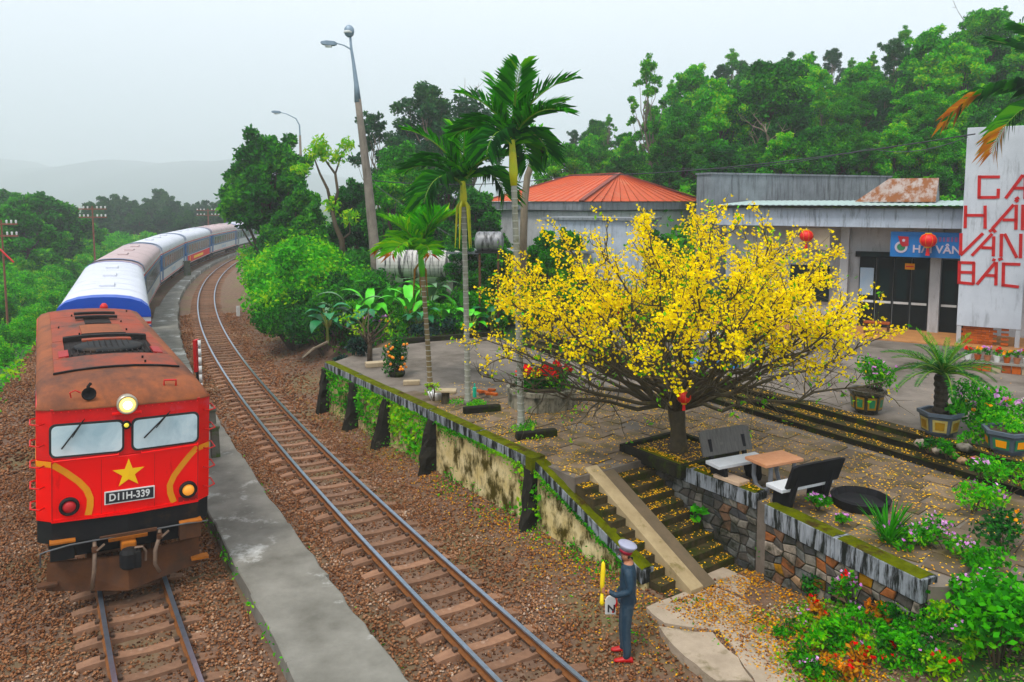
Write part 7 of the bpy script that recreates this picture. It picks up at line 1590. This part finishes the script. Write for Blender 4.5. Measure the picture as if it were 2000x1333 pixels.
nn2 = as_mesh(text('N', .17, 'black_paint', t, (.012, -.016, -.055), (pi / 2, 0, 0), 'plate_letter', .002)); MB().tube([(.0, 0, .14), (hp.x - c.x, .01, hp.z - c.z)], .011, 6).build('handle', 'bark_pale', t)
t = thing('signal_flag', 'furled red signal flag hanging beside the N plate', 'flag', hp + Vector((0, .0, -.02))); e = D(1195, 1201, hp.y) - hp - Vector((0, 0, -.02)); MB().tube([(0, 0, 0), e * .35 + Vector((.02, 0, .02)), e * .8, e], [.012, .035, .04, .01], 8).build('furled_cloth', 'flag_red', t, smooth=True); MB().tube([(0, 0, .06), e * .9], .007, 5).build('stick', 'bark_pale', t)
# ---------------------------------------------------------------- fallen petals, litter, weeds
def scatter(name, P, size, mat, label, cat, tilt=.35, asp=.7):
    n = len(P); nrm = rdir(n, 0); nrm = nrm * tilt + np.array([0, 0, 1.0]); nrm /= np.linalg.norm(nrm, axis=1, keepdims=True)
    a = rdir(n); a -= nrm * (a * nrm).sum(1, keepdims=True); a /= np.linalg.norm(a, axis=1, keepdims=True); b_ = np.cross(nrm, a); s_ = (size * NP.uniform(.6, 1.4, n))[:, None]
    o = link_mesh(name, quads(name, P, a * s_, b_ * s_ * asp, mat)); tag(o, label, cat, kind='stuff'); return o
pts = []
def clumpy(n, x0, x1, y0, y1, f=.9, thr=0.0):
    x = NP.uniform(x0, x1, n); y = NP.uniform(y0, y1, n); k = vnoise(x, y, f, 5) + .5 * vnoise(x, y, f * 3.1, 9) > NP.uniform(-1.0, .9, n) + thr; return x[k], y[k]
x, y = clumpy(38000, -2, 10.5, 10.5, 23)
inn = np.array([inside((a, b_), terr_poly) for a, b_ in zip(x, y)]); d = np.hypot(x - TB.x, y - TB.y); keep = inn & (NP.random(len(x)) < np.clip(1.45 - d / 8, .1, 1)); x, y = x[keep], y[keep]
pts.append(np.stack([x, y, np.full(len(x), ZT + .032)], -1))
n = 2300; k = NP.integers(0, NS, n); u = 1.2 + k * RUN + NP.beta(1.2, .8, n) * RUN; v = np.where(NP.random(n) < .72, NP.uniform(1.18, 2.1, n), NP.uniform(.14, .5, n)); z = ZT - (k + 1) * RISE + .012
kk = vnoise(u * 1.0, v, 2.6, 7) + .6 * vnoise(u, v, 9, 2) > NP.uniform(-.7, 1.0, n); pts.append(np.stack([WB.x + U.x * u + N_.x * v, WB.y + U.y * u + N_.y * v, z], -1)[kk])
for k in range(3):
    n = 1500; a = NP.uniform(-4, (SB - SA).length + 2.5, n); b_ = NP.uniform(.02, .34, n); k2 = vnoise(a, b_, 1.4, k) > NP.uniform(-1, .8, n); a, b_ = a[k2], b_[k2]
    pts.append(np.stack([SA.x + SD.x * a + SN.x * (k * .36 + b_), SA.y + SD.y * a + SN.y * (k * .36 + b_), np.full(len(a), ZT + (ZP - ZT) * (k + 1) / 3 + .02)], -1))
n = 700; a = NP.uniform(-.78, .78, (n, 2)); ca, sa = cos(atan2(U.y, U.x)), sin(atan2(U.y, U.x)); pts.append(np.stack([TB.x + a[:, 0] * ca - a[:, 1] * sa, TB.y + a[:, 0] * sa + a[:, 1] * ca, np.full(n, ZT + .112)], -1))
n = 500; u = NP.uniform(.9, 4, n); v = NP.uniform(2.15, 2.38, n); pts.append(np.stack([WB.x + U.x * u + N_.x * v, WB.y + U.y * u + N_.y * v, np.full(n, 1.585)], -1))
x, y = clumpy(6000, 6, 20, 14, 27); q = (x - SA.x) * SN.x + (y - SA.y) * SN.y > 1.2; x, y = x[q], y[q]; keep = NP.random(len(x)) < np.clip(1.1 - np.hypot(x - TB.x, y - TB.y) / 12, .03, 1) * .5; pts.append(np.stack([x[keep], y[keep], np.full(keep.sum(), ZP + .008)], -1))
scatter('fallen_petals', np.concatenate(pts), .019, 'petal', 'fallen yellow petals strewn over terrace, stairs and steps', 'petals')
# brown and yellow leaf litter on the ground between track and wall
n = 95000; s = NP.uniform(-6, 16, n); o = 1.0 + NP.beta(2.6, 1.3, n) * 4.6; x, y = pos(s, o)
keep = ((x - WB.x) * N_.x + (y - WB.y) * N_.y < -.08) | ((x - WB.x) * U.x + (y - WB.y) * U.y > 3.9); keep &= (vnoise(x, y, 1.5, 2) > NP.uniform(-1.1, .8, n)) & (x < 5.2); keep &= NP.random(n) < 1.15 - smooth(y, 14, 26) * .75
x, y = x[keep], y[keep]; scatter('leaf_litter', np.stack([x, y, gz(x, y) + .035 + NP.uniform(0, .02, len(x))], -1), .019, 'litter', 'brown and yellow fallen leaves on the ground below the wall', 'leaf litter', .5)
n = 9000; s = NP.uniform(10, 40, n); o = 1.2 + NP.beta(1.6, 1.2, n) * 3.6; x, y = pos(s, o); keep = ((x - WB.x) * N_.x + (y - WB.y) * N_.y < -.08) & (vnoise(x, y, .8, 4) > NP.uniform(-1, 1, n)); x, y = x[keep], y[keep]
islands('dry_grass', [(0, (.12, .08, .02)), (.5, (.26, .19, .06)), (.85, (.34, .26, .09)), (1, (.08, .17, .02))], .9)
scatter('dry_grass', np.stack([x, y, gz(x, y) + .05], -1), .055, 'dry_grass', 'dry yellowish grass and leaves along the bank beyond the wall', 'grass', 1.2, .25)
# weeds: near the man, along the platform edge, at the wall foot
W_ = []
n = 9000; s = NP.uniform(-6, 8, n); o = NP.uniform(1.9, 4.6, n); x, y = pos(s, o); keep = (vnoise(x, y, 2.2, 6) > NP.uniform(-.1, 1.3, n)) & (((x - WB.x) * N_.x + (y - WB.y) * N_.y < -.1) | (y < 12.8)) & (x < 3.4); W_.append(np.stack([x, y, gz(x, y) + .05], -1)[keep])
for s0, s1, off, n in ((-6, 22, -3.12, 1500), (-6, 12, -1.63, 220)):
    s = NP.uniform(s0, s1, n); o = off + NP.normal(0, .045, n); x, y = pos(s, o); keep = vnoise(s, s * .3, 1.9, 3) > NP.uniform(-.2, .9, n); W_.append(np.stack([x, y, np.full(n, PZ - .02) + NP.uniform(-.06, .05, n)], -1)[keep])
u = NP.uniform(-12, 3.2, 2600); n_ = -NP.gamma(1.4, .09, 2600); z = NP.gamma(1.2, .06, 2600); keep = vnoise(u, u * .7, 1.3, 1) > NP.uniform(-.5, .9, 2600); W_.append(np.stack([WB.x + U.x * u + N_.x * n_, WB.y + U.y * u + N_.y * n_, z], -1)[keep])
P = np.concatenate(W_); link_o = link_mesh('weeds', leaves('weeds', P, .036, 'leaf_bright', .4, .45)); tag(link_o, 'little green weeds along the platform edge and wall foot', 'weeds', kind='stuff')
# creepers on the retaining wall between the buttresses
for k, (u0, u1, n, lb) in enumerate(((-9.2, -7.4, 800, 'creeper hanging on the wall between the second and third buttress'), (-6.9, -4.7, 1600, 'thick bright creeper on the wall between the third and fourth buttress'), (-.45, .25, 420, 'creeper clinging to the mossy corner post'), (-11.7, -9.7, 600, 'thin creeper near the far end of the wall'))):
    u = NP.uniform(u0, u1, n); z = 1.25 - NP.beta(1.1, 1.5, n) * 1.15; q = vnoise(u, z * 2, 2.2, k) > NP.uniform(-.8, .7, n); off = -.03 - NP.gamma(1.2, .035, n); C = np.stack([WB.x + U.x * u + N_.x * off, WB.y + U.y * u + N_.y * off, z], -1)[q]
    tag(link_mesh('creeper', leaves('creeper', C, .055, 'leaf_bright', .1, .75)), lb, 'creeper', kind='stuff')
for k, (u0, u1, n, lb) in enumerate(((-4.2, -.4, 900, 'trailing growth under the coping of the longest wall panel'), (.1, 3.1, 700, 'trailing growth along the sloping stair coping'), (-12, -4.6, 900, 'trailing growth under the coping between the buttresses'))):
    u = NP.uniform(u0, u1, n); f_ = np.clip(vnoise(u, u * .4, 2.4, k + 3), 0, 1); z = 1.30 - NP.gamma(1.2, .07, n) * (.3 + 2.2 * f_) - np.where(k == 1, np.clip((u - .06) / 3.24, 0, 1) * 1.11, 0); off = -.085 - NP.gamma(1.2, .015, n); C = np.stack([WB.x + U.x * u + N_.x * off, WB.y + U.y * u + N_.y * off, z], -1)
    tag(link_mesh('creeper', leaves('creeper', C, .03, 'leaf_mid', .1, .6)), lb, 'creeper', kind='stuff')
# pebbles on the flower slope
n = 9000; x = NP.uniform(2.9, 6.6, n); y = NP.uniform(8.6, 12.6, n); keep = (x > 3.4 + (12.6 - y) * .1) & (vnoise(x, y, 2.0, 8) > NP.uniform(-1.1, .7, n)); x, y = x[keep], y[keep]
islands('pebble', [(0, (.16, .10, .06)), (.35, (.30, .22, .15)), (.7, (.46, .40, .32)), (.9, (.6, .56, .5)), (1, (.38, .14, .08))], .85)
scatter('pebbles', np.stack([x, y, gz(x, y) + .02], -1), .024, 'pebble', 'pale pebbles and stone chips on the flower slope', 'pebbles', .6, .8)
n = 14000; x = NP.uniform(3.6, 7.5, n); y = NP.uniform(8.3, 12.4, n); keep = (x > 3.9) & (vnoise(x, y, 1.7, 12) > NP.uniform(-.7, 1.0, n)); x, y = x[keep], y[keep]
tag(link_mesh('ground_cover', leaves('ground_cover', np.stack([x, y, gz(x, y) + NP.gamma(1.5, .03, len(x))], -1), .034, 'leaf_lime', .5, .5)), 'yellow green creeping ground cover on the flower slope', 'ground cover', kind='stuff')
# tangle of low growth outside the shrubs: thicket floor along the train and on the bank
n = 30000; Y = 14 + 90 * NP.random(n) ** 1.6; px = NP.uniform(-60, 520, n); x = (px - 1000) / F * Y; o, _ = offs(x, Y, T1); keep = (o < -3.3 - .8 * vnoise(x, Y, .7, 3)); x, y = x[keep], Y[keep]
tag(link_mesh('undergrowth', leaves('undergrowth', np.stack([x, y, gz(x, y) + NP.gamma(2, .12, len(x))], -1), .10, 'leaf_bright', .5, .45)), 'tangled green undergrowth covering the ground beyond the train', 'undergrowth', kind='stuff')
n = 16000; s = NP.uniform(12, 66, n); o = 3.4 + NP.gamma(2.2, 1.0, n); x, y = pos(s, o); keep = (y > 26.5) & (~((x > -5.4) & (y < 31))) & (NP.random(n) < smooth(o, 3.2, 6.0)); x, y = x[keep], y[keep]
tag(link_mesh('undergrowth', leaves('undergrowth', np.stack([x, y, gz(x, y) + NP.gamma(1.6, .10, len(x))], -1), .09, 'leaf_mid', .5, .45)), 'low green undergrowth on the bank inside the curve', 'undergrowth', kind='stuff')
n = 26000; px = NP.uniform(1080, 2040, n); Y = NP.uniform(37, 66, n); x = (px - 1000) / F * Y
tag(link_mesh('undergrowth', leaves('undergrowth', np.stack([x, Y, gz(x, Y) + NP.gamma(2, .35, n)], -1), .24, 'leaf_mid', .5, .5)), 'dense undergrowth on the forest slope behind the station', 'undergrowth', kind='stuff')

# ---------------------------------------------------------------- far hills and the haze between
wear('far_wood', (.012, .028, .036), (.01, .022, .03), .05, .95)  # bluish tint of the distant haze is put into the wood colour
xs = np.linspace(-2300, 500, 80); ys = np.linspace(1200, 2300, 30)
def hz_(X, Y): return -8 + (16 * np.sin(X / 141.0 + 1) + 9 * np.sin(X / 63.0) + 5 * np.sin(X / 29.0)) * smooth(Y, 1300, 2000) + 125 * np.exp(-((X + 1500) / 900.0) ** 2) * smooth(Y, 1200, 2100) + 60 * np.exp(-((X + 500) / 500.0) ** 2) * smooth(Y, 1300, 2200)
hl_ = sheet('hills', xs, ys, 'far_wood', 0, hz_); tag(hl_, 'wooded mountain fading into the mist', kind='structure')
hz = MB().box((-700, 1160, 78), (3500, 2560, 164)).build('haze', 'black_paint', None)
m, nt, b = new_mat('haze_air'); nt.nodes.remove(b); pv = nd(nt, 'VolumePrincipled'); pv.inputs['Color'].default_value = (.93, .955, 1, 1); pv.inputs['Density'].default_value = .0010; pv.inputs['Anisotropy'].default_value = .2
nt.links.new(pv.outputs[0], nt.nodes['Material Output'].inputs['Volume']); hz.data.materials.clear(); hz.data.materials.append(m); m.cycles.homogeneous_volume = True if hasattr(m.cycles, 'homogeneous_volume') else None
tag(hz, 'thin pale mist hanging over the valley', 'haze', kind='stuff')
